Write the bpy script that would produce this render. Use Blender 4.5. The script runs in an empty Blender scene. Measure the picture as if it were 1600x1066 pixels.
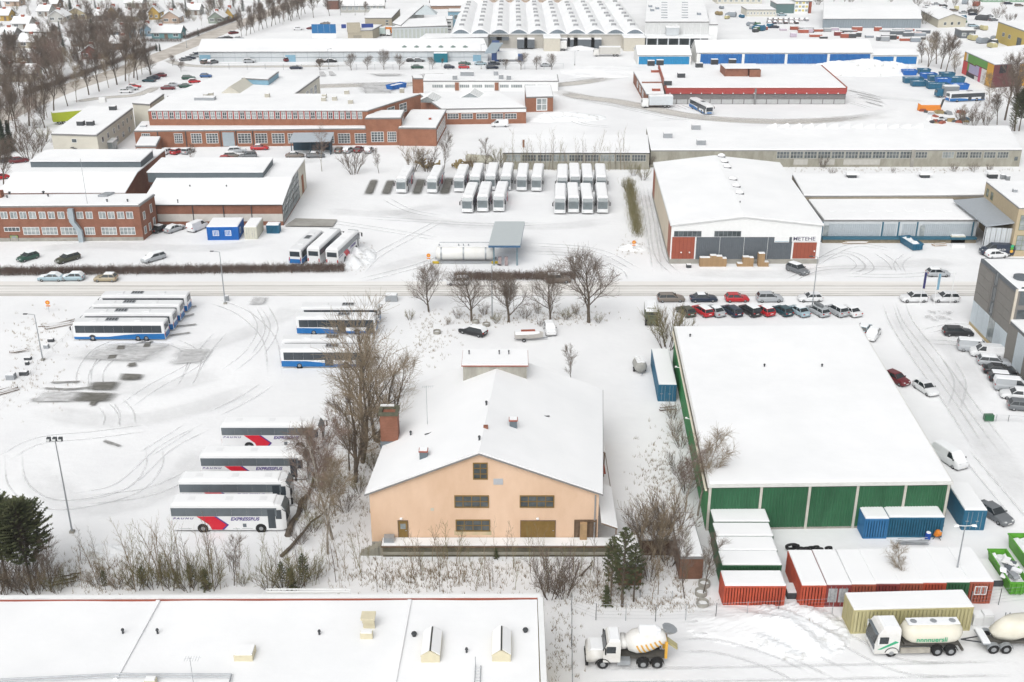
import bpy, math, random
from mathutils import Vector, Matrix
R = math.radians
random.seed(11)
sc = bpy.context.scene
COL = sc.collection

# ------------------------------------------------------------------ camera
F, PW, PH = 1720.0, 1600.0, 1066.0          # focal length in photo pixels, photo size
PITCH = math.atan(743.0 / F)                # horizon lies 743 px above the photo centre
CH = 68.6                                   # camera height in metres
cam = bpy.data.objects.new('camera', bpy.data.cameras.new('camera'))
COL.objects.link(cam)
cam.location = (0, 0, CH)
cam.rotation_euler = (math.pi/2 - PITCH, 0, 0)
cam.data.sensor_fit = 'HORIZONTAL'; cam.data.sensor_width = 36.0
cam.data.lens = 36.0 * F / PW
cam.data.clip_end = 6000
sc.camera = cam

# ------------------------------------------------------------------ light
SUN_EL, SUN_AZ = R(48), R(200)              # soft light from behind the camera, a little from the left
w = bpy.data.worlds.new("World"); sc.world = w; w.use_nodes = True
nt = w.node_tree
sky = nt.nodes.new('ShaderNodeTexSky'); sky.sky_type = 'NISHITA'; sky.sun_disc = False
sky.sun_elevation = SUN_EL; sky.sun_rotation = SUN_AZ
sky.air_density = 1.0; sky.dust_density = 4.0; sky.ozone_density = 1.0
hs = nt.nodes.new('ShaderNodeHueSaturation'); hs.inputs['Saturation'].default_value = 0.07
nt.links.new(sky.outputs[0], hs.inputs['Color'])
bg = nt.nodes['Background']; bg.inputs[1].default_value = 0.15
nt.links.new(hs.outputs[0], bg.inputs[0])
sun = bpy.data.objects.new('sun', bpy.data.lights.new('sun', 'SUN'))
COL.objects.link(sun)
sun.data.energy = 0.85; sun.data.angle = R(60); sun.data.color = (1.0, 0.97, 0.92)
sun.rotation_euler = (math.pi/2 - SUN_EL, 0, math.pi - SUN_AZ + math.pi)
d = Vector((math.sin(SUN_AZ)*math.cos(SUN_EL), math.cos(SUN_AZ)*math.cos(SUN_EL), math.sin(SUN_EL)))
sun.rotation_euler = d.to_track_quat('Z', 'Y').to_euler()
sc.view_settings.view_transform = 'Standard'; sc.view_settings.look = 'None'
sc.view_settings.gamma = 1.0; sc.view_settings.use_curve_mapping = False
sc.view_settings.exposure = 0.24
sc.cycles.max_bounces = 5; sc.cycles.diffuse_bounces = 3; sc.cycles.glossy_bounces = 2
sc.cycles.transparent_max_bounces = 8; sc.cycles.use_denoising = True
sc.cycles.caustics_reflective = False; sc.cycles.caustics_refractive = False

# ------------------------------------------------------------------ pixels to points
CP, SP = math.cos(PITCH), math.sin(PITCH)
def ray(px, py):
    x, y = px - PW/2, py - PH/2
    return Vector((x, F*CP - y*SP, -(F*SP + y*CP)))
def P(px, py, z=0.0):
    r = ray(px, py); t = (z - CH) / r.z
    return Vector((r.x*t, r.y*t, z))
def HT(by, ty, px=800):
    """height whose foot shows at row by and whose top shows at row ty"""
    b = P(px, by); r = ray(px, ty); t = b.y / r.y
    return CH + r.z*t
def PXM(py):
    """photo pixels per metre across the picture at a ground row"""
    return 1.0 / (P(801, py).x - P(800, py).x)

# ------------------------------------------------------------------ materials
MATS = {}
def mat(name, col, rough=0.8, var=0.06, scale=1.5, bump=0.0, bscale=20.0, metal=0.0, col2=None, spec=0.3, stretch=(1,1,1), emit=0):
    if name in MATS: return MATS[name]
    m = bpy.data.materials.new(name); m.use_nodes = True; n = m.node_tree
    b = n.nodes['Principled BSDF']
    b.inputs['Roughness'].default_value = rough; b.inputs['Metallic'].default_value = metal
    b.inputs['Specular IOR Level'].default_value = spec
    tc = n.nodes.new('ShaderNodeTexCoord'); mp = n.nodes.new('ShaderNodeMapping')
    mp.inputs['Scale'].default_value = stretch
    n.links.new(tc.outputs['Object'], mp.inputs[0])
    no = n.nodes.new('ShaderNodeTexNoise'); no.inputs['Scale'].default_value = scale
    no.inputs['Detail'].default_value = 5; no.inputs['Roughness'].default_value = 0.65
    n.links.new(mp.outputs[0], no.inputs['Vector'])
    rp = n.nodes.new('ShaderNodeValToRGB'); e = rp.color_ramp.elements
    e[0].position = 0.32; e[1].position = 0.68
    if col2 is None:
        col2 = tuple(min(1, c*(1+var)) for c in col); col = tuple(c*(1-var) for c in col)
    e[0].color = (*col, 1); e[1].color = (*col2, 1)
    n.links.new(no.outputs['Fac'], rp.inputs[0]); n.links.new(rp.outputs[0], b.inputs['Base Color'])
    if bump:
        nb = n.nodes.new('ShaderNodeTexNoise'); nb.inputs['Scale'].default_value = bscale
        nb.inputs['Detail'].default_value = 4
        n.links.new(mp.outputs[0], nb.inputs['Vector'])
        bp = n.nodes.new('ShaderNodeBump'); bp.inputs['Strength'].default_value = bump; bp.inputs['Distance'].default_value = 0.15
        n.links.new(nb.outputs['Fac'], bp.inputs['Height']); n.links.new(bp.outputs[0], b.inputs['Normal'])
    MATS[name] = m
    return m
def brick_mat(name, c1, c2, mortar):
    m = bpy.data.materials.new(name); m.use_nodes = True; n = m.node_tree; b = n.nodes['Principled BSDF']
    b.inputs['Roughness'].default_value = 0.9; b.inputs['Specular IOR Level'].default_value = 0.2
    tc = n.nodes.new('ShaderNodeTexCoord'); se = n.nodes.new('ShaderNodeSeparateXYZ'); co = n.nodes.new('ShaderNodeCombineXYZ')
    ad = n.nodes.new('ShaderNodeMath'); ad.operation = 'ADD'
    n.links.new(tc.outputs['Object'], se.inputs[0]); n.links.new(se.outputs[0], ad.inputs[0]); n.links.new(se.outputs[1], ad.inputs[1])
    n.links.new(ad.outputs[0], co.inputs[0]); n.links.new(se.outputs[2], co.inputs[1])
    br = n.nodes.new('ShaderNodeTexBrick'); br.inputs['Scale'].default_value = 1.0
    br.inputs['Brick Width'].default_value = 0.28; br.inputs['Row Height'].default_value = 0.085; br.inputs['Mortar Size'].default_value = 0.008
    br.inputs['Color1'].default_value = (*c1, 1); br.inputs['Color2'].default_value = (*c2, 1); br.inputs['Mortar'].default_value = (*mortar, 1)
    n.links.new(co.outputs[0], br.inputs['Vector'])
    no = n.nodes.new('ShaderNodeTexNoise'); no.inputs['Scale'].default_value = 0.5; no.inputs['Detail'].default_value = 6
    n.links.new(tc.outputs['Object'], no.inputs['Vector'])
    mx = n.nodes.new('ShaderNodeMix'); mx.data_type = 'RGBA'; mx.blend_type = 'MULTIPLY'; mx.inputs[0].default_value = 0.55
    rp = n.nodes.new('ShaderNodeValToRGB'); rp.color_ramp.elements[0].position = .3; rp.color_ramp.elements[0].color = (.6,.55,.5,1); rp.color_ramp.elements[1].position = .7
    n.links.new(no.outputs['Fac'], rp.inputs[0])
    n.links.new(br.outputs['Color'], mx.inputs[6]); n.links.new(rp.outputs[0], mx.inputs[7]); n.links.new(mx.outputs[2], b.inputs['Base Color'])
    MATS[name] = m
    return m
def ragged(name, col, col2, cover=0.5, scale=0.6, stretch=(1,1,1), soft=0.12, detail=6, op=1.0):
    """a thin layer whose outline breaks up (slush, wet asphalt, tyre marks on snow)"""
    if name in MATS: return MATS[name]
    m = bpy.data.materials.new(name); m.use_nodes = True; n = m.node_tree; b = n.nodes['Principled BSDF']
    b.inputs['Roughness'].default_value = 0.75; b.inputs['Specular IOR Level'].default_value = 0.25
    tc = n.nodes.new('ShaderNodeTexCoord'); mp = n.nodes.new('ShaderNodeMapping'); mp.inputs['Scale'].default_value = stretch
    n.links.new(tc.outputs['Object'], mp.inputs[0])
    no = n.nodes.new('ShaderNodeTexNoise'); no.inputs['Scale'].default_value = scale; no.inputs['Detail'].default_value = detail; no.inputs['Roughness'].default_value = .7
    n.links.new(mp.outputs[0], no.inputs['Vector'])
    # uv.x runs across the strip: fade to nothing at both sides; uv.y along: fade at both ends
    uv = n.nodes.new('ShaderNodeUVMap'); se = n.nodes.new('ShaderNodeSeparateXYZ'); n.links.new(uv.outputs[0], se.inputs[0])
    def tri(sock, k):
        a = n.nodes.new('ShaderNodeMath'); a.operation = 'PINGPONG'; a.inputs[1].default_value = 0.5; n.links.new(sock, a.inputs[0])
        c = n.nodes.new('ShaderNodeMath'); c.operation = 'MULTIPLY'; c.use_clamp = True; c.inputs[1].default_value = k; n.links.new(a.outputs[0], c.inputs[0])
        return c.outputs[0]
    mu = n.nodes.new('ShaderNodeMath'); mu.operation = 'MULTIPLY'
    n.links.new(tri(se.outputs[0], 3.5), mu.inputs[0]); n.links.new(tri(se.outputs[1], 7.0), mu.inputs[1])
    ad = n.nodes.new('ShaderNodeMath'); ad.operation = 'MULTIPLY_ADD'; ad.inputs[1].default_value = 0.5; ad.inputs[2].default_value = cover - 0.5
    n.links.new(mu.outputs[0], ad.inputs[0])
    su = n.nodes.new('ShaderNodeMath'); su.operation = 'ADD'; n.links.new(no.outputs['Fac'], su.inputs[0]); n.links.new(ad.outputs[0], su.inputs[1])
    mr = n.nodes.new('ShaderNodeMapRange'); mr.inputs[1].default_value = 0.5 - soft + 0.2; mr.inputs[2].default_value = 0.5 + soft + 0.2
    n.links.new(su.outputs[0], mr.inputs[0])
    mm = n.nodes.new('ShaderNodeMath'); mm.operation = 'MULTIPLY'; n.links.new(mr.outputs[0], mm.inputs[0]); n.links.new(mu.outputs[0], mm.inputs[1])
    mo = n.nodes.new('ShaderNodeMath'); mo.operation = 'MULTIPLY'; mo.inputs[1].default_value = op; n.links.new(mm.outputs[0], mo.inputs[0]); n.links.new(mo.outputs[0], b.inputs['Alpha'])
    n2 = n.nodes.new('ShaderNodeTexNoise'); n2.inputs['Scale'].default_value = 1.7; n2.inputs['Detail'].default_value = 6; n.links.new(mp.outputs[0], n2.inputs['Vector'])
    rp = n.nodes.new('ShaderNodeValToRGB'); rp.color_ramp.elements[0].position = .35; rp.color_ramp.elements[1].position = .65
    rp.color_ramp.elements[0].color = (*col, 1); rp.color_ramp.elements[1].color = (*col2, 1)
    n.links.new(n2.outputs['Fac'], rp.inputs[0]); n.links.new(rp.outputs[0], b.inputs['Base Color'])
    MATS[name] = m
    return m

def snow_mat(name, col, col2, bump, bscale, scale=0.15):
    m = mat(name, col, rough=0.85, col2=col2, scale=scale, bump=bump, bscale=bscale, spec=0.15)
    return m
SNOW = snow_mat('snow', (.705,.712,.725), (.80,.808,.815), 0.45, 0.9, 0.045)
RSNOW = snow_mat('roof_snow', (.745,.755,.765), (.81,.817,.825), 0.3, 0.5, 0.10)
BRICK = brick_mat('red_brick', (.29,.118,.075), (.235,.092,.058), (.25,.17,.13))
BRICK2 = brick_mat('orange_brick', (.34,.145,.085), (.285,.115,.068), (.28,.18,.13))
PEACH = mat('peach_render', (.62,.43,.295), .9, scale=.28, col2=(.72,.525,.385), bump=.05, stretch=(1,1,.45))
GLASS = mat('window_glass', (.035,.045,.05), .12, scale=.6, col2=(.12,.14,.15), spec=.6)
GLASSP = mat('pale_window_glass', (.16,.19,.20), .15, scale=.6, col2=(.36,.39,.39), spec=.6)
WHITE = mat('white_paint', (.74,.75,.75), .5, .03)
CREAM = mat('cream_render', (.55,.53,.46), .9, .05, scale=.4)
GREYW = mat('pale_grey_cladding', (.50,.53,.55), .55, .04, stretch=(1,1,.2))
MGREY = mat('mid_grey_cladding', (.24,.27,.30), .5, .05)
DGREY = mat('dark_grey_cladding', (.10,.115,.13), .5, .06)
CONC = mat('concrete', (.30,.29,.26), .9, .15, scale=.8, bump=.1)
OLDC = mat('old_concrete', (.22,.21,.17), .95, scale=.6, col2=(.34,.33,.28), bump=.1, stretch=(1,1,.4))
GREEN = mat('green_sheet', (.026,.112,.052), .5, .2, scale=.5, stretch=(1,1,.3))
REDP = mat('rust_red_panel', (.29,.075,.045), .6, .08)
REDC = mat('orange_red_paint', (.50,.085,.04), .6, scale=.7, col2=(.33,.06,.035))
BLUEC = mat('container_blue', (.018,.115,.20), .5, .12, scale=.8)
BLUEB = mat('bright_blue', (.008,.12,.42), .5, .12, scale=.6)
BLUEL = mat('light_blue_panel', (.19,.34,.44), .6, .06)
YELC = mat('yellow_cream_sheet', (.40,.36,.18), .6, scale=1.0, col2=(.47,.43,.25))
STEEL = mat('galvanised_steel', (.33,.35,.37), .4, .1, metal=.4)
DSTEEL = mat('dark_metal', (.05,.055,.06), .5, .15)
BLACK = mat('black_rubber', (.015,.015,.016), .85, .2)
RIMM = mat('wheel_alloy', (.32,.33,.34), .4, .1, metal=.5)
WOODB = mat('weathered_wood', (.16,.11,.075), .9, .2, stretch=(1,1,5))
PALW = mat('pallet_wood', (.36,.24,.13), .9, .15)
OCHRE = mat('ochre_joinery', (.20,.125,.035), .7, .12)
GUTTER = mat('fascia_metal', (.20,.20,.20), .6, .1)
ASPH = mat('asphalt', (.07,.068,.062), .9, .2, scale=1.2)
TAIL = mat('red_lens', (.35,.01,.01), .25, .1)
HEAD = mat('clear_lens', (.6,.62,.62), .15, .1)
BARK = mat('grey_bark', (.075,.06,.048), .95, scale=3, col2=(.14,.115,.09))
BIRCH = mat('birch_bark', (.12,.10,.08), .9, scale=2.2, col2=(.42,.39,.34), stretch=(1,1,.6))
TWIG = mat('brown_twigs', (.11,.085,.068), .95, scale=.5, col2=(.19,.15,.12))
TWIGP = mat('pale_tan_twigs', (.20,.155,.10), .95, scale=.5, col2=(.27,.215,.15))
TWIGR = mat('red_brown_twigs', (.155,.105,.085), .95, scale=.5, col2=(.225,.165,.135))
TWIGO = mat('olive_twigs', (.15,.135,.06), .95, scale=.6, col2=(.22,.195,.09))
NEEDLE = mat('dark_needles', (.024,.042,.03), .9, scale=.7, col2=(.06,.085,.055))
NEEDLE2 = mat('olive_needles', (.045,.062,.028), .9, scale=.7, col2=(.12,.125,.06))

# ------------------------------------------------------------------ mesh builder
class MB:
    def __init__(s): s.v = []; s.f = []; s.m = []; s.uv = None
    def add(s, vs, fs, mi=0):
        o = len(s.v); s.v += [tuple(x) for x in vs]; s.f += [tuple(i+o for i in q) for q in fs]; s.m += [mi]*len(fs); return s
    def hexa(s, c, mi=0):
        """8 corners: 4 lower (counterclockwise from above) then 4 upper"""
        return s.add(c, [(3,2,1,0),(4,5,6,7),(0,1,5,4),(1,2,6,5),(2,3,7,6),(3,0,4,7)], mi)
    def box(s, x0, x1, y0, y1, z0, z1, mi=0):
        return s.hexa([(x0,y0,z0),(x1,y0,z0),(x1,y1,z0),(x0,y1,z0),(x0,y0,z1),(x1,y0,z1),(x1,y1,z1),(x0,y1,z1)], mi)
    def prism(s, poly, z0, z1, mi=0):
        """poly counterclockwise 2-D points; z0, z1 numbers or lists"""
        k = len(poly); za = z0 if isinstance(z0, (list,tuple)) else [z0]*k; zb = z1 if isinstance(z1, (list,tuple)) else [z1]*k
        vs = [(p[0],p[1],za[i]) for i,p in enumerate(poly)] + [(p[0],p[1],zb[i]) for i,p in enumerate(poly)]
        fs = [tuple(range(k-1,-1,-1)), tuple(range(k,2*k))] + [(i,(i+1)%k,k+(i+1)%k,k+i) for i in range(k)]
        return s.add(vs, fs, mi)
    def tube(s, a, b, r0, r1=None, n=6, mi=0, caps=True):
        a = Vector(a); b = Vector(b); r1 = r0 if r1 is None else r1
        d = b - a
        if d.length < 1e-6: return s
        d.normalize(); u = d.cross(Vector((0,0,1)) if abs(d.z) < .95 else Vector((1,0,0))).normalized(); v = d.cross(u)
        vs = []
        for c, r in ((a,r0),(b,r1)):
            for i in range(n):
                t = 2*math.pi*i/n; vs.append(c + u*(r*math.cos(t)) + v*(r*math.sin(t)))
        fs = [(i,n+i,n+(i+1)%n,(i+1)%n) for i in range(n)]
        if caps: fs += [tuple(range(n)), tuple(range(2*n-1,n-1,-1))]
        return s.add(vs, fs, mi)
    def loft(s, rings, mi=0, caps=True):
        """rings of equal length, each a closed loop of 3-D points"""
        k = len(rings[0]); vs = [p for r in rings for p in r]
        fs = [(j*k+i, j*k+(i+1)%k, (j+1)*k+(i+1)%k, (j+1)*k+i) for j in range(len(rings)-1) for i in range(k)]
        if caps: fs += [tuple(range(k-1,-1,-1)), tuple(range((len(rings)-1)*k, len(rings)*k))]
        return s.add(vs, fs, mi)
    def lathe(s, c, axis, prof, n=12, mi=0, caps=True):
        """prof: list of (distance along axis, radius)"""
        c = Vector(c); d = Vector(axis).normalized(); u = d.cross(Vector((0,0,1)) if abs(d.z) < .9 else Vector((1,0,0))).normalized(); v = d.cross(u)
        return s.loft([[c + d*t + u*(r*math.cos(2*math.pi*i/n)) + v*(r*math.sin(2*math.pi*i/n)) for i in range(n)][::-1] for t, r in prof], mi, caps)
    def build(s, name, mats, parent=None, world=True, smooth=False):
        me = bpy.data.meshes.new(name)
        off = Vector((0,0,0))
        if parent is not None and world: off = wloc(parent)
        me.from_pydata([(x-off.x, y-off.y, z-off.z) for x,y,z in s.v] if off.length else s.v, [], s.f)
        mats = mats if isinstance(mats, (list,tuple)) else [mats]
        for m in mats: me.materials.append(m)
        if len(mats) > 1: me.polygons.foreach_set('material_index', s.m)
        if s.uv:
            ul = me.uv_layers.new(name='UVMap')
            for l in me.loops: ul.data[l.index].uv = s.uv[l.vertex_index]
        if smooth: me.polygons.foreach_set('use_smooth', [True]*len(me.polygons))
        me.update()
        o = bpy.data.objects.new(name, me); COL.objects.link(o)
        if parent is not None: o.parent = parent
        return o
def wloc(o):
    v = Vector(o.location)
    while o.parent: o = o.parent; v += Vector(o.location)
    return v
def tag(o, label, cat=None, group=None, kind=None):
    if label: o['label'] = label
    if cat: o['category'] = cat
    if group: o['group'] = group
    if kind: o['kind'] = kind
    return o
def thing(name, label, cat, loc=(0,0,0), rz=0.0, group=None):
    o = bpy.data.objects.new(name, None); COL.objects.link(o); o.empty_display_size = .5
    o.location = loc; o.rotation_euler = (0,0,rz)
    return tag(o, label, cat, group)
def dup(root, loc=None, rz=None, label=None, group=None, parent=None, scale=None):
    c = root.copy(); COL.objects.link(c); c.parent = parent
    if loc is not None: c.location = loc
    if rz is not None: c.rotation_euler = (0,0,rz)
    if scale is not None: c.scale = (scale,)*3 if not isinstance(scale, tuple) else scale
    if label: c['label'] = label
    if group: c['group'] = group
    for ch in KIDS(root): dup(ch, parent=c)
    return c
_kids = {}
def KIDS(o): return [c for c in o.children]

# ------------------------------------------------------------------ walls
def ccw(poly):
    a = sum(poly[i][0]*poly[(i+1)%len(poly)][1]-poly[(i+1)%len(poly)][0]*poly[i][1] for i in range(len(poly)))
    return list(poly) if a > 0 else list(poly)[::-1]
class Wall:
    """a vertical plane seen from outside with A on the left and B on the right"""
    def __init__(s, A, B):
        s.A = Vector((A[0],A[1],0)); s.B = Vector((B[0],B[1],0)); d = s.B - s.A; s.L = d.length; s.u = d.normalized(); s.n = Vector((s.u.y, -s.u.x, 0))
    def at(s, u, z, d=0.0): return s.A + s.u*u + s.n*d + Vector((0,0,z))
    def pix(s, px, py):
        r = ray(px, py); o = Vector((0,0,CH)); t = (s.A - o).dot(s.n) / r.dot(s.n); p = o + r*t
        return (p - s.A).dot(s.u), p.z
    def box(s, mb, u0, u1, z0, z1, d0=0.0, d1=0.05, mi=0):
        c = [s.at(u0,z0,d1), s.at(u1,z0,d1), s.at(u1,z0,d0), s.at(u0,z0,d0), s.at(u0,z1,d1), s.at(u1,z1,d1), s.at(u1,z1,d0), s.at(u0,z1,d0)]
        return mb.hexa(c, mi)
    def rect(s, x0, y0, x1, y1):
        ym = (y0+y1)/2; xm = (x0+x1)/2
        u0, _ = s.pix(x0, ym); u1, _ = s.pix(x1, ym); _, z1 = s.pix(xm, y0); _, z0 = s.pix(xm, y1)
        return u0, u1, z0, z1
def window(par, W, u0, u1, z0, z1, nx=2, ny=1, fm=WHITE, gm=GLASS, fw=0.07, name='window', sill=False, d=0.05, simple=False):
    """frame with glazing bars, and a pane set back in it"""
    mb = MB()
    for a, b in ((u0, u0+fw), (u1-fw, u1)): W.box(mb, a, b, z0, z1, -.02, d)
    for a, b in ((z0, z0+fw), (z1-fw, z1)): W.box(mb, u0+fw, u1-fw, a, b, -.02, d-.002)
    for i in range(1, nx):
        c = u0 + (u1-u0)*i/nx; W.box(mb, c-fw*.4, c+fw*.4, z0+fw, z1-fw, -.02, d-.004)
    for j in range(1, ny):
        c = z0 + (z1-z0)*j/ny; W.box(mb, u0+fw, u1-fw, c-fw*.35, c+fw*.35, -.02, d-.008)
    f = mb.build(name, fm, par)
    g = MB(); W.box(g, u0+fw*.5, u1-fw*.5, z0+fw*.5, z1-fw*.5, -.02, .015); g.build('pane', gm, f)
    if sill:
        q = MB(); W.box(q, u0-.08, u1+.08, z0-.10, z0-.003, 0, .16); q.build('sill', STEEL, f)
    return f
def panel(par, W, u0, u1, z0, z1, m, name='panel', d0=0.0, d1=0.04):
    mb = MB(); W.box(mb, u0, u1, z0, z1, d0, d1); return mb.build(name, m, par)
def corr(par, W, u0, u1, z0, z1, m, name='panel', pitch=.3, depth=.05, d=0.02):
    """corrugated sheet: one mesh, ribs as real relief"""
    n = max(2, int((u1-u0)/pitch)); vs = []; p = (u1-u0)/n
    for i in range(n):
        for k, dd in ((0,d), (.25,d), (.4,d+depth), (.85,d+depth)):
            a = u0 + p*(i+k); vs += [W.at(a,z0,dd), W.at(a,z1,dd)]
    vs += [W.at(u1,z0,d), W.at(u1,z1,d)]
    fs = [(2*i,2*i+2,2*i+3,2*i+1) for i in range(len(vs)//2-1)]
    # closed back and ends so that the sheet has thickness
    b = len(vs); vs += [W.at(u0,z0,-.03), W.at(u1,z0,-.03), W.at(u1,z1,-.03), W.at(u0,z1,-.03)]
    e = b-2; fs += [(b+1,b,b+3,b+2), (b,0,1,b+3), (e,b+1,b+2,e+1)]
    return MB().add(vs, fs).build(name, m, par)
def snow_slab(par, poly, z, th=.22, inset=.0, name='snow_cover', wav=True):
    """snow lying on a flat roof: rounded edge, slightly uneven top"""
    poly = ccw([Vector((p[0],p[1])) for p in poly]); c = sum(poly, Vector((0,0)))/len(poly)
    zz = z if isinstance(z, (list,tuple)) else None
    def ring(k, h):
        out = []
        for i,p in enumerate(poly):
            q = p + (c-p).normalized()*k; out.append((q.x, q.y, (zz[i] if zz else z)+h))
        return out
    mb = MB(); mb.loft([ring(inset,0.0), ring(inset-.02,th*.55), ring(inset+.10,th*.9), ring(inset+.35,th)])
    return mb.build(name, RSNOW, par, smooth=False)
def box_block(par, poly, z0, z1, m, name='wall'):
    return MB().prism(ccw([(p[0],p[1]) for p in poly]), z0, z1).build(name, m, par)
def quad_from(A, B, back):
    """footprint A-B (front, left to right) and its back edge moved by the vector back"""
    A = Vector((A[0],A[1])); B = Vector((B[0],B[1])); k = Vector((back[0],back[1]))
    return [A, B, B+k, A+k]
def flat_building(name, label, A, B, h, back, wm, cat='building', fascia=None, par_h=.35, snow=.2, root=None, z0=0.0, fasc_h=.35):
    """walls + roof with a fascia round it + snow. back: ground row at which the rear roof edge shows, or a vector"""
    A = Vector((A[0],A[1])); B = Vector((B[0],B[1]))
    if not isinstance(back, Vector):
        u = (B-A).normalized(); n = Vector((-u.y,u.x)); back = n*back
    q = quad_from(A, B, back); c = sum(q, Vector((0,0)))/4
    if root is None: root = thing(name, label, cat, (c.x,c.y,0))
    box_block(root, q, z0, h, wm)
    fm = fascia or GUTTER
    o = [p + (p-c).normalized()*.18 for p in q]
    rf = MB().prism(ccw(o), h, h+fasc_h).build('roof', fm, root)
    i = [p - (p-c).normalized()*.12 for p in q]
    snow_slab(rf, i, h+fasc_h, snow)
    return root, q, Wall(q[0],q[1]), Wall(q[1],q[2]), Wall(q[3],q[0])
def gable_building(name, label, A, B, h, ridge, back, wm, cat='building', axis='depth', over=.4, fm=None, snow=.22, rpos=.5, root=None, z0=0.):
    """gabled block. axis 'depth': ridge runs from front to rear (gable faces the front); 'cross': ridge parallel to the front"""
    A = Vector((A[0],A[1])); B = Vector((B[0],B[1])); u = (B-A).normalized(); n = Vector((-u.y,u.x))
    if not isinstance(back, Vector): back = n*back
    q = quad_from(A, B, back); c = sum(q, Vector((0,0)))/4
    if root is None: root = thing(name, label, cat, (c.x,c.y,0))
    L = (B-A).length; D = back.length; bk = back.normalized()
    fm = fm or GUTTER
    def pt(a, b): return A + u*a + bk*b
    if axis == 'depth':
        prof = [(0,z0),(L,z0),(L,h),(L*rpos,ridge),(0,h)]
        r0 = [(*pt(a,0),z) for a,z in prof]; r1 = [(*pt(a,D),z) for a,z in prof]
        MB().loft([r0[::-1], r1[::-1]][::-1]).build('wall', wm, root)
        sl = (ridge-h)/(L*rpos); sr = (ridge-h)/(L*(1-rpos))
        for side, (a0,a1) in enumerate(((-over, L*rpos), (L*rpos, L+over))):
            z_0 = h - sl*over if side == 0 else ridge; z_1 = ridge if side == 0 else h - sr*over
            for nm, lo, hi, m, ins in (('roof', .004, .18, fm, 0), ('snow_cover', .183, .183+snow, RSNOW, .06)):
                b0, b1 = -over+ins, D+over-ins; e0 = a0+(ins if side==0 else 0); e1 = a1-(ins if side==1 else 0)
                zz0 = z_0 + (sl*ins if side==0 else 0); zz1 = z_1 + (sr*ins if side==1 else 0)
                o = MB().hexa([(*pt(e0,b0),zz0+lo),(*pt(e1,b0),zz1+lo),(*pt(e1,b1),zz1+lo),(*pt(e0,b1),zz0+lo),
                           (*pt(e0,b0),zz0+hi),(*pt(e1,b0),zz1+hi),(*pt(e1,b1),zz1+hi),(*pt(e0,b1),zz0+hi)]).build(nm, m, root)
    else:
        prof = [(0,z0),(D,z0),(D,h),(D*rpos,ridge),(0,h)]
        r0 = [(*pt(0,b),z) for b,z in prof]; r1 = [(*pt(L,b),z) for b,z in prof]
        MB().loft([r0[::-1], r1[::-1]]).build('wall', wm, root)
        sl = (ridge-h)/(D*rpos); sr = (ridge-h)/(D*(1-rpos))
        for side, (b0,b1) in enumerate(((-over, D*rpos), (D*rpos, D+over))):
            z_0 = h - sl*over if side == 0 else ridge; z_1 = ridge if side == 0 else h - sr*over
            for nm, lo, hi, m, ins in (('roof', .004, .18, fm, 0), ('snow_cover', .183, .183+snow, RSNOW, .06)):
                a0, a1 = -over+ins, L+over-ins; e0 = b0+(ins if side==0 else 0); e1 = b1-(ins if side==1 else 0)
                zz0 = z_0 + (sl*ins if side==0 else 0); zz1 = z_1 + (sr*ins if side==1 else 0)
                MB().hexa([(*pt(a0,e0),zz0+lo),(*pt(a1,e0),zz0+lo),(*pt(a1,e1),zz1+lo),(*pt(a0,e1),zz1+lo),
                           (*pt(a0,e0),zz0+hi),(*pt(a1,e0),zz0+hi),(*pt(a1,e1),zz1+hi),(*pt(a0,e1),zz1+hi)]).build(nm, m, root)
    return root, q, Wall(q[0],q[1]), Wall(q[1],q[2]), Wall(q[3],q[0])
def roof_depth(A, h, px, py):
    """vector from the front corner A to the rear corner seen at (px,py) on a roof h high"""
    p = P(px, py, h); return Vector((p.x-A[0], p.y-A[1]))
def roof_pipe(par, p, z, h=.7, r=.12, name='vent_pipe'):
    mb = MB(); mb.tube((p.x,p.y,z-.1),(p.x,p.y,z+h),r,n=7); mb.tube((p.x,p.y,z+h),(p.x,p.y,z+h+.15),r*1.7,r*1.2,n=7); return mb.build(name, DSTEEL, par)
def roof_box(par, p, z, sx, sy, sz, m=STEEL, name='roof_vent', snow=True):
    o = MB().box(p.x-sx/2,p.x+sx/2,p.y-sy/2,p.y+sy/2,z-.2,z+sz).build(name, m, par)
    if snow: MB().box(p.x-sx/2+.03,p.x+sx/2-.03,p.y-sy/2+.03,p.y+sy/2-.03,z+sz,z+sz+.12).build('snow_cap', RSNOW, o)
    return o
# ------------------------------------------------------------------ the setting: ground, roads, tracks
tag(MB().add([(-3000,-400,0),(3000,-400,0),(3000,5000,0),(-3000,5000,0)], [(0,1,2,3)]).build('ground', SNOW), 'snow covered ground of the industrial district', kind='structure')
ROADM = mat('salted_road_snow', (.66,.64,.61), .8, scale=.35, col2=(.76,.755,.74), stretch=(.06,1.4,1), bump=.15, bscale=2)
ROADM2 = mat('brown_road_snow', (.36,.32,.28), .8, scale=.35, col2=(.60,.565,.52), stretch=(.5,.5,1), bump=.15, bscale=2)
RUT = ragged('rut_slush', (.38,.36,.33), (.56,.545,.52), .44, .5, (.12,2.0,1), .2)
TRACK = ragged('tyre_mark', (.55,.555,.56), (.70,.71,.72), .36, .5, (1,1,1), .34, op=.55)
FAINT = ragged('thin_trodden_snow', (.55,.55,.55), (.69,.695,.70), .24, .22, (1,1,1), .40, 10, .32)
TRACKD = ragged('dark_tyre_mark', (.16,.16,.155), (.34,.335,.325), .42, .6, (1,1,1), .22)
PATCH = ragged('bare_asphalt', (.10,.097,.085), (.19,.185,.17), .78, .45, (.6,1.4,1), .14)
PATCHL = ragged('thin_snow_asphalt', (.42,.42,.42), (.62,.625,.63), .36, .22, (.7,1.6,1), .22)
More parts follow.
